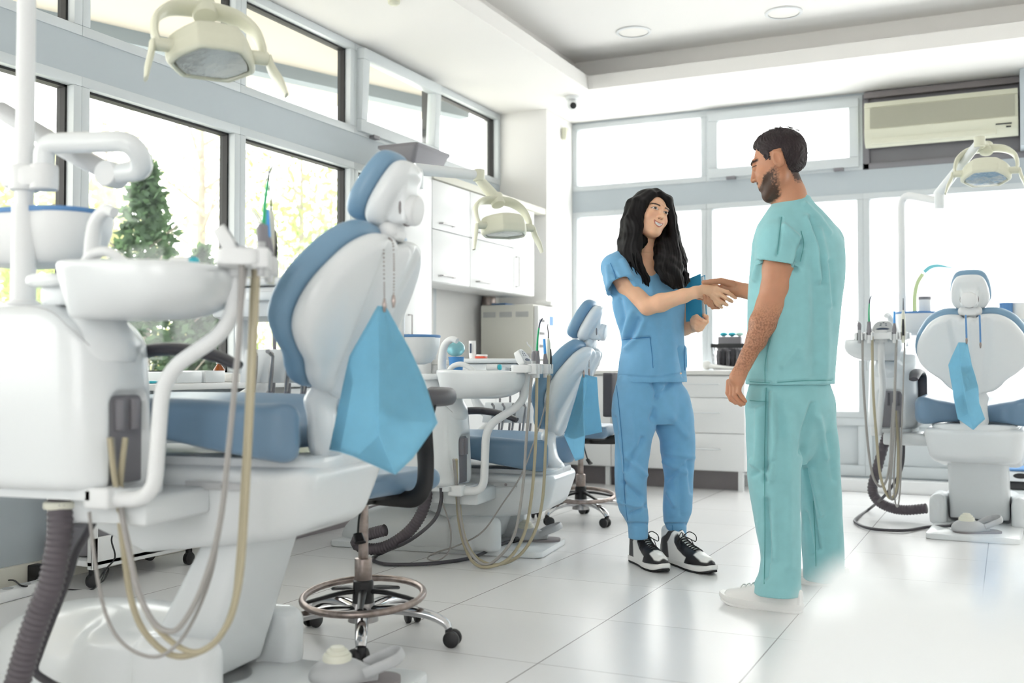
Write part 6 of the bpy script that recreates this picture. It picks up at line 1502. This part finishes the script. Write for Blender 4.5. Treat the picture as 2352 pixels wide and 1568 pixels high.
# hair: long wavy locks
s = SDF((-1.85, 4.5, 1.20), (-1.2, 5.2, 1.76), .0032); H, hl, hf, hu = WF
s.ell(TW(0, -.026, .049), np.array((.085, .097, .090)), [A3(hl), A3(hf), A3(hu)], .01); s.cap(TW(0, -.06, .03), TW(0, -.065, -.12), .07, .066, .03)
s.ell(TW(0, .085, .0), np.array((.062, .10, .085)), [A3(hl), A3(hf), A3(hu)], .012, 's')
rs = random.Random(4)
def lock(pts, r, k=.014): s.chain([W(*a) for a in pts], r, k)
Lk = [  # image-left side, falling in front of her right shoulder
 ([(1500, 446, -.06), (1476, 470, -.08), (1462, 510, -.09), (1457, 550, -.09), (1455, 590, -.10), (1466, 620, -.125), (1480, 648, -.14)], [.014, .024, .024, .026, .024, .02, .006]),
 ([(1494, 443, -.04), (1465, 465, -.06), (1449, 505, -.07), (1444, 550, -.07), (1440, 590, -.08), (1448, 620, -.11), (1468, 640, -.13)], [.016, .026, .028, .03, .028, .022, .006]),
 ([(1480, 445, -.02), (1452, 470, -.03), (1440, 510, -.03), (1434, 555, -.04), (1430, 592, -.06), (1436, 612, -.085), (1452, 628, -.11)], [.018, .028, .028, .03, .027, .02, .006]),
 ([(1472, 450, .0), (1449, 480, .01), (1441, 530, .0), (1436, 575, -.01), (1433, 603, -.03), (1446, 615, -.07)], [.02, .028, .028, .03, .025, .008]),
 ([(1476, 480, -.09), (1468, 520, -.10), (1465, 560, -.10), (1462, 590, -.115), (1470, 618, -.13), (1484, 640, -.145), (1489, 656, -.15)], [.010, .016, .018, .02, .02, .016, .005]),
 ([(1465, 560, -.105), (1460, 590, -.115), (1462, 615, -.13), (1474, 636, -.14), (1478, 650, -.145)], [.012, .018, .018, .014, .005]),
 # image-right side, falling over her left shoulder to the folder
 ([(1517, 444, -.05), (1534, 462, -.03), (1542, 500, -.02), (1545, 545, -.03), (1550, 585, -.05), (1556, 615, -.09), (1560, 645, -.13)], [.012, .02, .018, .022, .026, .026, .010]),
 ([(1508, 441, -.01), (1534, 460, .0), (1545, 500, .02), (1549, 545, .03), (1556, 580, .02), (1566, 610, -.02), (1570, 645, -.08)], [.018, .022, .020, .024, .026, .022, .008]),
 ([(1524, 530, .02), (1520, 560, -.03), (1518, 590, -.08), (1524, 615, -.12), (1536, 640, -.14), (1548, 660, -.14)], [.02, .03, .028, .026, .024, .010]),
 ([(1518, 545, .0), (1513, 570, -.06), (1511, 592, -.11), (1513, 615, -.14), (1526, 638, -.155), (1540, 655, -.155)], [.014, .02, .018, .018, .018, .008]),
 ([(1534, 540, .0), (1534, 575, -.04), (1538, 605, -.09), (1546, 630, -.12), (1556, 655, -.13)], [.022, .03, .03, .028, .012]),
 ([(1554, 560, .03), (1564, 585, .02), (1566, 605, .0), (1573, 625, -.02), (1571, 648, -.05), (1561, 660, -.08)], [.014, .015, .013, .011, .010, .005]),
 ([(1548, 610, -.06), (1562, 618, -.07), (1577, 630, -.07), (1580, 645, -.08), (1574, 658, -.09)], [.02, .014, .009, .007, .004]),
 ([(1545, 500, .03), (1551, 540, .04), (1560, 575, .04), (1570, 598, .03), (1567, 622, .0), (1572, 640, -.03)], [.014, .018, .02, .018, .016, .008]),
 ([(1535, 485, .01), (1532, 515, .01), (1526, 540, .01), (1520, 560, .0)], [.012, .018, .022, .02]),
 ([(1520, 600, -.10), (1540, 625, -.12), (1556, 645, -.12), (1566, 662, -.12)], [.024, .03, .028, .012]),
]
for pts, r in Lk: lock(pts, r)
p, q = s.mesh(); n_ = vnormals(p, q)
lx, ly, lz = to_local(p, WF, 1.0); th = np.arctan2(lx, -ly) ; ph = (p @ A3(c_r)) * 260 + 1.6 * np.sin(lz * 38 + 2 * th) + 8 * th
p = p + n_ * ((.0007 * np.sin(ph) + .0006 * np.sin(ph * 2.3 + 1)) * sst(.10, -.02, lz))[:, None]
hw = pobj('hair', (p, q), M['hair_w'], wroot)
mb = MB()
for pts, r in Lk:
    for k in range(5):
        o_ = [(rs.gauss(0, 1), rs.gauss(0, 1)) for _ in range(1)][0]; ph0 = rs.random() * 6
        Q = []
        for i, a in enumerate(pts[1:]):
            w_ = r[i + 1] * 480 * .8; Q.append(PX(a[0] + o_[0] * w_ * .6 + 2.0 * math.sin(i * 1.3 + ph0), a[1] + (rs.random() * 4 if i == len(pts) - 2 else 0), DW + a[2] - r[i + 1] * .70 + .006 * o_[1]))
        mb.tube(Q, [.0012, .0024] + [.0026] * (len(Q) - 3) + [.0008], 5, 5)
st_ = obj('strands', mb, M['hair_w'], hw, world=True); tag(st_, kind='stuff')

# high-top shoes, seen from their outer front
def hightop(nm, heel, toe, root, low=False, white=False):
    heel, toe = V(heel), V(toe); d = (toe - heel); L = d.length; f = d / L; side = V((0, 0, 1)).cross(f)
    Bm = Matrix(((f.x, side.x, 0, heel.x), (f.y, side.y, 0, heel.y), (0, 0, 1, 0), (0, 0, 0, 1)))
    def wid(x):   # half width of the sole along its length
        t = x / L; return .5 * (.070 + .030 * np.exp(-((t - .68) / .22) ** 2)) * np.clip(1 - np.clip((t - .80) / .215, 0, 1) ** 2.6, 0, 1) ** .5 * np.clip(1 - np.clip((.13 - t) / .145, 0, 1) ** 2.4, 0, 1) ** .5
    xs = np.concatenate([np.linspace(-.0012, .12 * L, 12), np.linspace(.14 * L, .78 * L, 22), np.linspace(.80 * L, 1.0 * L, 16)])
    outl = [(x, float(wid(x))) for x in xs] + [(x, -float(wid(x))) for x in xs[::-1]]
    def sole(z0, z1, g, nm2, m):
        mb = MB(); rings = []
        for z, k in ((z0, g * .97), (z0 + (z1 - z0) * .25, g), (z0 + (z1 - z0) * .8, g), (z1, g * .985)):
            rings.append([Bm @ V((L * .5 + (x - L * .5) * k, y * k, z + .016 * max(0, (x / L - .78) / .22) ** 2)) for x, y in outl])
        mb.loft(rings); return obj(nm2, mb, m, root and par, world=True)
    par = root
    s = SDF((-.04, -.07, .0), (L + .03, .07, .23 if not low else .15), .0028)
    top = .165 if not low else .085
    zt = lambda x: None
    def fn(X, Y, Z):
        t = np.clip(X / L, 0, 1)
        ht = np.interp(t.ravel(), [0, .05, .30, .42, .55, .68, .80, .93, 1.0], [top, top + .005, top * .98, .12 if not low else .09, .102 if not low else .085, .092 if not low else .075, .080 if not low else .066, .074 if not low else .056, .050 if not low else .036]).reshape(t.shape)
        w = wid(np.clip(X, .004, L - .004)) * (1.0 - .35 * np.clip(Z / np.maximum(ht, .02), 0, 1) ** 2.2 * np.clip((t - .3) * 4, 0, 1) - .16 * np.clip((Z - .03) / .12, 0, 1) * np.clip((.45 - t) * 4, 0, 1))
        d = np.sqrt(Y * Y + 1e-9) - w; dz = Z - ht; ex = np.maximum(-X - .006 * np.exp(-((Z - .05) / .04) ** 2), X - L + .004); r = .022
        m_ = np.sqrt(np.maximum(d + r, 0) ** 2 + np.maximum(dz + r, 0) ** 2) + np.minimum(np.maximum(d, dz) + r, 0) - r
        return np.maximum(np.maximum(m_, ex), .012 - Z) * .8
    s.field(fn); s.ell((.16 * L + .018, 0, top + .02), (.055, .03, .05), None, .006, 's')
    p, q = s.mesh(1); c = centres(p, q); x, y, z = c[:, 0] / L, c[:, 1], c[:, 2]; fm = np.zeros(len(q), int)
    sh = pobj('shoe', (np.c_[p @ np.array(Bm.to_3x3()).T + np.array(Bm.translation)], q), M['shoe_white'] if white else M['shoe_two'], root)
    if not white:
        x, y, z = p[:, 0] / L, p[:, 1], p[:, 2]; ay = np.abs(y)
        ztop = np.interp(x, [0, .05, .30, .42, .55, .68, .80, .93, 1.0], [top, top, top * .98, .12, .102, .092, .080, .074, .050])
        tb = sst(.715, .74, x) * sst(.036, .031, ay) * sst(.050, .056, z) * sst(.97, .95, x)
        mud = sst(.60, .62, x - 1.1 * (z - .045)) * (1 - tb)
        heel = sst(.25, .225, x + .6 * (z - .03)) * sst(.105, .095, z)
        strap = sst(.026, .021, np.abs(z - (.088 + .20 * (x - .05) + .45 * np.clip(x - .15, 0, 1) ** 1.3))) * sst(.45, .42, x)
        eye = sst(.011, .014, ay) * sst(.33, .36, x) * sst(.76, .73, x) * sst(ztop - .042, ztop - .036, z)
        set_mask(sh, 'black_leather', np.maximum.reduce([mud, heel, strap, eye])); set_mask(sh, 'tongue', sst(.012, .009, ay) * sst(.36, .38, x) * sst(.72, .70, x) * (z > .05))
    def kid(nm2, mb, m):
        o = obj(nm2, mb, m, sh, world=True); return o
    for z0, z1, g, nm2, m in ((.0, .010, 1.03, 'outsole', M['outsole'] if not white else M['shoe_white']), (.010, .032, 1.06, 'midsole', M['shoe_white'])):
        mb = MB(); rings = []
        for z, k in ((z0, g * .97), (z0 + (z1 - z0) * .25, g), (z0 + (z1 - z0) * .8, g), (z1, g * .985)):
            rings.append([Bm @ V((L * .5 + (x_ - L * .5) * k, y_ * k, z + .014 * max(0, (x_ / L - .80) / .20) ** 2)) for x_, y_ in outl])
        mb.loft(rings); kid(nm2, mb, m)
    mb = MB(); nL = 7 if not low else 5
    for k in range(nL):
        t = .42 + (.70 - .42) * k / (nL - 1) if not low else .45 + .26 * k / (nL - 1); zz = float(np.interp(t, [.30, .42, .55, .68, .80], [top * .98, .12 if not low else .09, .102 if not low else .085, .092 if not low else .075, .080 if not low else .066])) + .004
        w_ = .022
        mb.tube([Bm @ V((t * L, -w_, zz - .012)), Bm @ V((t * L + .004, -w_ * .5, zz)), Bm @ V((t * L + .006, w_ * .5, zz)), Bm @ V((t * L + .010, w_, zz - .012))], .0032, 6, 3, flat=(1, .6))
    if not white:
        kx = .40 * L; kz = .135
        for sg in (-1, 1):
            mb.tube([Bm @ V((kx, 0, kz)), Bm @ V((kx + .02, sg * .02, kz + .022)), Bm @ V((kx + .035, sg * .045, kz + .006)), Bm @ V((kx + .028, sg * .05, kz - .022)), Bm @ V((kx + .012, sg * .03, kz - .012)), Bm @ V((kx, 0, kz))], .0022, 6, 4)
            mb.tube([Bm @ V((kx, 0, kz)), Bm @ V((kx + .02, sg * .028, kz - .012)), Bm @ V((kx + .035, sg * .04, kz - .05))], .002, 6, 4)
    kid('laces', mb, M['lace'] if not white else M['shoe_white'])
    return sh
hightop('shoe', PX(1455, 1287, Z=0), PX(1527, 1317, Z=0), wroot)
hightop('shoe', PX(1526, 1287, Z=0), PX(1638, 1321, Z=0), wroot)
# blue folder in her left hand
ft = thing('folder', 'bright blue document folder with white papers held by the woman', 'folder', Wv(1600, 742, -.02))
fa, fb_, fc_, fd = Wv(1574, 643, .02), Wv(1609, 628, -.03), Wv(1613, 741, -.03), Wv(1576, 757, .02)
nn_ = (fb_ - fa).cross(fd - fa).normalized(); nn_ = nn_ if nn_.dot(c_f) < 0 else -nn_
def sheet(par, nm, pts, t, m): mb = MB(); mb.add(pts + [p_ - nn_ * t for p_ in pts], [(0, 1, 2, 3), (7, 6, 5, 4), (0, 4, 5, 1), (1, 5, 6, 2), (2, 6, 7, 3), (3, 7, 4, 0)]); return obj(nm, mb, m, par, world=True)
M['folder'] = mat('bright_blue_board', '3fa3cf', .45)
sheet(ft, 'front_cover', [fa, fb_, fc_, fd], .003, M['folder'])
bk = -nn_ * .018 + c_r * .012
sheet(ft, 'back_cover', [fa + bk, fb_ + bk + V((0, 0, -.006)), fc_ + bk, fd + bk], .003, M['folder'])
sheet(ft, 'paper_sheets', [x * .97 + (fa + fc_) * .5 * .03 + bk * .45 + (c_r * .006) - V((0, 0, .008)) for x in (fa, fb_, fc_, fd)], .006, M['paper'])

# ================= the man
DM = 4.10
Q_ = lambda px, py, db=0: A3(PX(px, py, DM + db)); Qv = lambda px, py, db=0: PX(px, py, DM + db)
mf = (c_b * .87 - c_r * .49).normalized(); ml = (c_r * -.87 - c_b * .49).normalized(); mfa, mla = A3(mf), A3(ml)
mroot = thing('person', 'bearded man in aqua green scrubs seen from behind, shaking hands with the woman', 'person', PX(1815, 1375, Z=0), 0)
MF = head_frame(1791, 378, DM - .02, -.86, .42, -.28, -.13, .06); MS = 1.08
s = SDF((-1.25, 3.55, .74), (-.25, 5.0, 1.87), .0028)
tm = [(1822, 492, .09, .065), (1828, 520, .15, .085), (1832, 560, .18, .105), (1830, 640, .175, .115), (1824, 720, .165, .11), (1820, 800, .155, .11), (1818, 870, .165, .12)]
stack(s, [(Qv(x, y), a, b) for x, y, a, b in tm], mla, mfa, .02)
msL, msR = Q_(1787, 556, -.10), Q_(1893, 556, .09)
s.chain([Q_(1825, 505), msL], [.06, .062], .03); s.chain([Q_(1825, 505), msR], [.06, .062], .03)
s.chain([Q_(1805, 415, .0), Q_(1813, 450, -.01), Q_(1822, 500, -.01)], [.056, .059, .075], .03)
TM = head_pts(s, MF, MS, False)
DA = -.12
s.chain([msL, Q_(1787, 620, DA), Q_(1782, 660, DA), Q_(1769, 702, DA)], [.062, .057, .054, .052], .015)
s.chain([Q_(1771, 698, DA), Q_(1752, 742, DA - .01), Q_(1737, 781, DA - .015), Q_(1719, 815, DA - .02), Q_(1711, 832, DA - .02)], [.053, .050, .038, .029, .0262], .012)
s.cap(Q_(1711, 832, DA - .02), Q_(1694, 866, DA - .02), .027, .031, .015, sq=(A3(c_f), 1.35)); s.cap(Q_(1684, 876, DA - .005), Q_(1698, 878, DA - .03), .016, .016, .014)
hd_ = DA - .01
finger(s, [Q_(1674, 876, hd_ + .03), Q_(1672, 902, hd_ + .035), Q_(1679, 917, hd_ + .03), Q_(1690, 925, hd_ + .025)], .0105, .0078)
finger(s, [Q_(1681, 880, hd_ + .01), Q_(1680, 908, hd_ + .012), Q_(1690, 921, hd_ + .008), Q_(1702, 929, hd_ + .004)], .0108, .0080)
finger(s, [Q_(1690, 881, hd_ - .008), Q_(1688, 907, hd_ - .01), Q_(1698, 920, hd_ - .012), Q_(1708, 927, hd_ - .014)], .0105, .0078)
finger(s, [Q_(1699, 879, hd_ - .024), Q_(1697, 900, hd_ - .027), Q_(1705, 912, hd_ - .028), Q_(1712, 921, hd_ - .028)], .0095, .0070)
finger(s, [Q_(1698, 852, hd_ + .03), Q_(1688, 874, hd_ + .055), Q_(1690, 895, hd_ + .06), Q_(1696, 908, hd_ + .055)], .0135, .0095)
# right arm reaching forward to the clasp
s.chain([msR, Q_(1850, 640, .28), Q_(1800, 690, .38)], [.06, .055, .05], .015)
s.chain([Q_(1800, 690, .38), Q_(1752, 680, .46), HS(1712, 668, .012)], [.05, .043, .031], .015)
s.chain([HS(1714, 668, .015), HS(1690, 664, .028), HS(1664, 664, .034)], [.031, .032, .028], .015, sq=(A3(c_f), 1.35))
finger(s, [HS(1684, 652, .016), HS(1656, 645, .004), HS(1633, 647, -.006), HS(1616, 648, -.010)], .0165, .0092)
finger(s, [HS(1655, 672, .036), HS(1632, 680, .034), HS(1614, 685, .026), HS(1602, 684, .016)], .0105, .0080)
finger(s, [HS(1658, 680, .036), HS(1634, 695, .022), HS(1621, 694, -.010), HS(1618, 680, -.022)], .0108, .0082)
finger(s, [HS(1660, 686, .034), HS(1642, 702, .020), HS(1630, 700, -.012), HS(1627, 684, -.024)], .0106, .0082)
finger(s, [HS(1662, 692, .030), HS(1650, 706, .018), HS(1637, 706, -.010), HS(1634, 692, -.022)], .0096, .0074)
p, q = s.mesh(); hx_, hy_, hz_ = to_local(p, MF, MS)
inh = (np.abs(hx_) < .1) & (np.abs(hz_) < .16) & (np.abs(hy_) < .14); ax_ = np.abs(hx_)
back = .004 + .30 * np.clip(-.04 - hz_, 0, 1)
cheek = -.030 + .45 * np.clip(.045 - hy_, 0, .06) - .030 * sst(.045, .085, hy_)
beard = sst(back - .012, back + .010, hy_) * sst(cheek + .010, cheek - .010, hz_) * sst(-.128, -.112, hz_)
beard *= 1 - sst(.083, .088, hy_) * sst(-.047, -.042, hz_) * sst(.026, .018, ax_)
stache = sst(.030, .024, ax_) * sst(.0055, .003, np.abs(hz_ + .041)) * (hy_ > .07); beard = np.maximum(beard, stache)
beard = np.where(inh, beard, 0); dens = beard * (.46 + .40 * sst(.01, .05, hy_))
brow_and_dark = np.zeros(len(p)); ew = brow_and_dark.copy()
for sg in (-1, 1):
    xx = hx_ * sg; brow_and_dark = np.maximum(brow_and_dark, sst(.0060, .0030, np.abs(hz_ - (.0345 - 8 * (xx - .034) ** 2))) * sst(.010, .016, xx) * sst(.056, .050, xx) * (hy_ > .05)); brow_and_dark = np.maximum(brow_and_dark, sst(.003, .001, np.abs(hz_ - .0165)) * (np.abs(xx - .031) < .014) * (hy_ > .06))
nape = sst(-.03, -.04, hy_) * sst(-.020, -.035, hz_) * sst(-.095, -.060, hz_) * sst(.062, .045, ax_)
n_ = vnormals(p, q); p = p + n_ * (dens * .0035)[:, None]
mb_ = pobj('body', (p, q), M['skin_m'], mroot)
arm_hair = sst(.16, .05, np.abs(p[:, 2] - 1.0)) * sst(.26, .18, np.sqrt(((p - np.array(Q_(1745, 755, DA))) ** 2).sum(1))) 
for nm, v in (('beard', dens), ('brow_and_dark', np.where(inh, brow_and_dark, 0)), ('nape', np.where(inh, nape * .8, 0)), ('arm_hair', arm_hair * .24)): set_mask(mb_, nm, v)
mask_skin(M['skin_m'], [('arm_hair', '7a523c', 160), ('nape', '4a3630', 150), ('beard', '4c382e', 120), ('brow_and_dark', '2e2220', 0)])

# short hair
s = SDF(A3(PX(1791, 378, DM)) - .2, A3(PX(1791, 378, DM)) + .2, .003); H, hl, hf, hu = MF
Mx = [A3(hl), A3(hf), A3(hu)]
s.ell(TM(0, -.012, .042), np.array((.080, .096, .085)) * MS, Mx, .01); s.ell(TM(0, -.044, .004), np.array((.066, .050, .056)) * MS, Mx, .02); s.ell(TM(0, .008, .080), np.array((.060, .062, .044)) * MS, Mx, .02)
def carve(X, Y, Z):
    d = [X - H.x, Y - H.y, Z - H.z]; x, y, z = [(d[0] * a.x + d[1] * a.y + d[2] * a.z) / MS for a in (hl, hf, hu)]
    zl = np.where(y > .058, .080 + .0 * y, np.where(y > .022, .002 + 2.15 * (y - .022), np.where(y > -.032, .034 + 0 * y, -.052 + 1.2 * (y + .032) * -1 * .0 + .6 * np.clip(-.032 - y, 0, 1) * .2)))
    side_burn = (y > .012) & (y <= .034); zl = np.where(side_burn, -.006, zl)
    return (z - zl) * MS
s._mix(tuple(slice(None) for _ in range(3)), carve(*[((np.arange(s.n[i]) * s.h) + s.lo[i]).astype(np.float32).reshape([-1 if j == i else 1 for j in range(3)]) for i in range(3)]), .020, 's')
for sg in (-1, 1): s.ell(TM(sg * .082, -.006, .0), np.array((.02, .024, .036)) * MS, Mx, .004, 's')
p, q = s.mesh(); n_ = vnormals(p, q); lx, ly, lz = to_local(p, MF, MS); ph = 520 * ly + 300 * lx + 8 * np.sin(60 * lz) + 5 * np.sin(90 * lx)
p = p + n_ * (.0014 * np.sin(ph) * np.sin(140 * lz + 3 * np.sin(50 * ly)) + .001 * np.sin(ph * 1.7))[:, None]
hm = pobj('hair', (p, q), M['hair_m'], mroot)
mb = MB(); rs = random.Random(9)
for k in range(110):
    a = rs.uniform(-1, 1); t = rs.uniform(-.9, 1.0); y0 = -.03 + .09 * t; x0 = .06 * a
    zt_ = .042 + .089 * math.sqrt(max(0.05, 1 - (x0 / .081) ** 2 - ((y0 + .02) / .101) ** 2)); L_ = rs.uniform(.02, .04)
    b0 = H + (hl * x0 + hf * y0 + hu * (zt_ - .004)) * MS; dd_ = (hf * rs.uniform(.4, 1.0) + hl * rs.uniform(-.4, .4) + hu * rs.uniform(.15, .5)).normalized()
    mb.tube([b0, b0 + dd_ * L_ * .5 + hu * .002, b0 + dd_ * L_ - hu * .004], [.0008, .0007, .0003], 4, 2)
sd = obj('strands', mb, M['hair_m'], hm, world=True); tag(sd, kind='stuff')

# scrub top
s = SDF((-1.15, 3.6, .76), (-.3, 4.75, 1.60), .0036)
tm2 = [(1819, 451, .066, .064), (1822, 466, .080, .072), (1826, 482, .115, .080), (1829, 499, .145, .09), (1831, 520, .174, .105), (1834, 560, .198, .128), (1832, 620, .200, .14), (1826, 690, .196, .14), (1822, 760, .190, .138), (1819, 820, .184, .136), (1815, 884, .182, .138)]
ml_end = Q_(1785, 604, DA); dL = nrm(ml_end - msL + np.array((0, 0, -.03)))
s.chain([msL + np.array((0, 0, .004)), msL * .4 + ml_end * .6, ml_end + dL * .05], [.070, .077, .084], .0)
s.plane(ml_end, dL + .25 * mfa); s.chain([msL, ml_end + dL * .06], [.056, .076], .0, 's'); sleeve = s.d.copy(); s.d[:] = 1.0
stack(s, [(Qv(x, y), a, b) for x, y, a, b in tm2], mla, mfa, .0, 2.3)
s.chain([Q_(1825, 500), msL + np.array((0, 0, .004))], [.064, .070], .03); s.chain([Q_(1825, 500), msR + np.array((0, 0, .004))], [.064, .070], .03)
rs_end = Q_(1862, 620, .25); s.chain([msR, rs_end], [.07, .074], .02)
s._mix(tuple(slice(0, k) for k in s.n), sleeve, .022, 'u')
s.cap(Q_(1811, 420, -.01), Q_(1820, 470, -.0), .0605, .0605, .003, 's'); s.cap(Q_(1800, 440, .02), Q_(1790, 500, .13), .05, .02, .006, 's')
s.plane(Q_(1815, 882), (0, 0, -1)); s.cap(Q_(1776, 838, -.20), Q_(1776, 892, -.20), .003, .022, .002, 's')
p, q = s.mesh(); p = folds(p, q, [], (.0018, 17, 11))
p, _ = folds2(p, q, [(1842, 555, 1838, 590, 1830, 615, 9, -.010), (1800, 520, 1830, 545, 1843, 570, 8, .006), (1850, 500, 1872, 560, 1880, 640, 10, .006), (1862, 505, 1885, 570, 1893, 650, 8, -.006), (1880, 530, 1900, 620, 1905, 700, 10, .005), (1846, 620, 1850, 720, 1840, 820, 16, .005), (1872, 660, 1876, 760, 1872, 860, 14, -.004), (1895, 700, 1898, 800, 1894, 870, 12, .004),
    (1795, 500, 1790, 560, 1783, 585, 4, -.003), (1766, 640, 1757, 700, 10, .004), (1734, 640, 1745, 600, 8, .006), (1800, 840, 1830, 800, 9, .004), (1720, 874, 1770, 877, 3, -.002), (1786, 877, 1850, 873, 1912, 872, 3, -.002), (1905, 600, 1912, 700, 8, -.004), (1760, 850, 1758, 800, 1768, 770, 5, -.003), (1850, 470, 1880, 500, 1905, 535, 8, .004)])
mt = pobj('tunic', (p, q), M['scrub_t'], mroot)
for pts in ([(1795, 498), (1790, 540), (1786, 584)], [(1840, 530), (1846, 560), (1838, 600)], [(1757, 878), (1758, 830), (1770, 780)], [(1786, 878), (1850, 874), (1910, 873)], [(1722, 876), (1745, 878), (1768, 879)]): seam(mt, mroot, pts, M['seam_t'], .0013)
# wide trousers
s = SDF((-1.3, 3.5, .03), (-.2, 4.95, .90), .0042)
stack(s, [(Qv(x, y), a, b) for x, y, a, b in ((1815, 862, .160, .118), (1815, 900, .176, .132), (1816, 940, .182, .134), (1818, 972, .170, .112), (1823, 1005, .135, .085), (1828, 1040, .085, .055), (1831, 1066, .04, .03))], mla, mfa, .0, 2.2)
v_ = 1 / 595.
def legm(pts, db, kk=.02):
    stack(s, [(PX(x, y, DM + db + dd), a * v_, a * v_ * bb) for x, y, a, dd, bb in pts], A3(c_r), A3(c_b), kk, 2.3)
legm([(1792, 868, 34, .0, 1.0), (1784, 890, 52, .0, 1.0), (1781, 915, 62, .0, 1.05), (1782, 960, 66, 0, 1.0), (1779, 1030, 62, -.01, 1.0), (1778, 1100, 58, -.02, 1.05), (1782, 1160, 53, -.03, 1.1), (1788, 1220, 48, -.05, 1.2), (1793, 1280, 42, -.08, 1.3), (1791, 1320, 44, -.10, 1.3), (1786, 1345, 49, -.11, 1.25), (1784, 1362, 50, -.12, 1.2)], -.05)
legm([(1848, 868, 34, -.07, 1.0), (1855, 890, 48, -.07, 1.0), (1860, 915, 54, -.07, 1.05), (1866, 960, 52, -.065, 1.1), (1876, 1030, 50, -.035, 1.15), (1883, 1100, 47, .01, 1.15), (1887, 1180, 47, .06, 1.1), (1890, 1250, 48, .08, 1.15), (1892, 1330, 46, .10, 1.2)], .12)
p, q = s.mesh(1); p = folds(p, q, [], (.002, 14, 15))
p, _ = folds2(p, q, [(1762, 900, 1758, 1000, 1757, 1100, 9, -.008), (1772, 905, 1778, 1000, 1770, 1100, 9, .006), (1790, 920, 1795, 1000, 10, -.004), (1742, 940, 1740, 1060, 9, .005), (1725, 1060, 1760, 1090, 8, .005), (1730, 1090, 1775, 1060, 8, -.005), (1760, 1150, 1765, 1250, 1756, 1320, 9, -.007), (1778, 1180, 1780, 1280, 10, .005), (1815, 960, 1810, 1100, 1812, 1300, 14, .004),
    (1868, 930, 1850, 990, 1842, 1040, 9, -.008), (1880, 960, 1900, 1050, 10, .005), (1850, 1080, 1868, 1180, 1880, 1260, 8, -.007), (1862, 1080, 1885, 1180, 8, .006), (1848, 1180, 1866, 1270, 8, -.006), (1900, 1000, 1915, 1100, 10, -.004), (1740, 1200, 1752, 1270, 8, .005), (1722, 930, 1760, 925, 5, -.003)])
mtr = pobj('trousers', (p, q), M['scrub_t'], mroot)
for pts in ([(1760, 890), (1757, 1000), (1756, 1100), (1757, 1220), (1755, 1340)], [(1868, 1150), (1872, 1230), (1874, 1300)], [(1722, 919), (1740, 921), (1760, 921)]): seam(mtr, mroot, pts, M['seam_t'], .0014)
hightop('shoe', PX(1838, 1407, Z=0), PX(1661, 1383, Z=0), mroot, low=True, white=True)
hightop('shoe', PX(1945, 1350, Z=0), PX(1832, 1335, Z=0), mroot, low=True, white=True)
# ------------------------------------------------------------------ daylight, camera
w = bpy.data.worlds.new('overcast_sky'); bpy.context.scene.world = w; w.use_nodes = True
bg = w.node_tree.nodes['Background']; bg.inputs['Color'].default_value = (1.0, .995, .985, 1); bg.inputs['Strength'].default_value = 2.6
sun = bpy.data.lights.new('sun', 'SUN'); sun.energy = 2.0; sun.angle = .3; so = bpy.data.objects.new('sun', sun); C.objects.link(so)
so.rotation_euler = (math.radians(50), 0, math.radians(-60))
cam = bpy.data.cameras.new('camera'); co = bpy.data.objects.new('camera', cam); C.objects.link(co)
cam.sensor_width = 36; cam.lens = 36 * FPX / 2352; cam.clip_start = .05; cam.clip_end = 200
co.matrix_world = Matrix(((c_r.x, c_u.x, -c_f.x, 0), (c_r.y, c_u.y, -c_f.y, 0), (c_r.z, c_u.z, -c_f.z, EYE), (0, 0, 0, 1)))
cam.dof.use_dof = True; cam.dof.focus_distance = 4.4; cam.dof.aperture_fstop = 2.2
sc = bpy.context.scene; sc.camera = co
sc.view_settings.view_transform = 'Standard'; sc.view_settings.look = 'None'; sc.view_settings.exposure = 1.22; sc.view_settings.gamma = 1
sc.view_settings.use_curve_mapping = False
sc.cycles.max_bounces = 7; sc.cycles.diffuse_bounces = 4; sc.cycles.glossy_bounces = 3; sc.cycles.transmission_bounces = 4; sc.cycles.transparent_max_bounces = 10; sc.cycles.use_denoising = True
sc.cycles.use_adaptive_sampling = True; sc.cycles.adaptive_threshold = .03; sc.cycles.caustics_reflective = False; sc.cycles.caustics_refractive = False
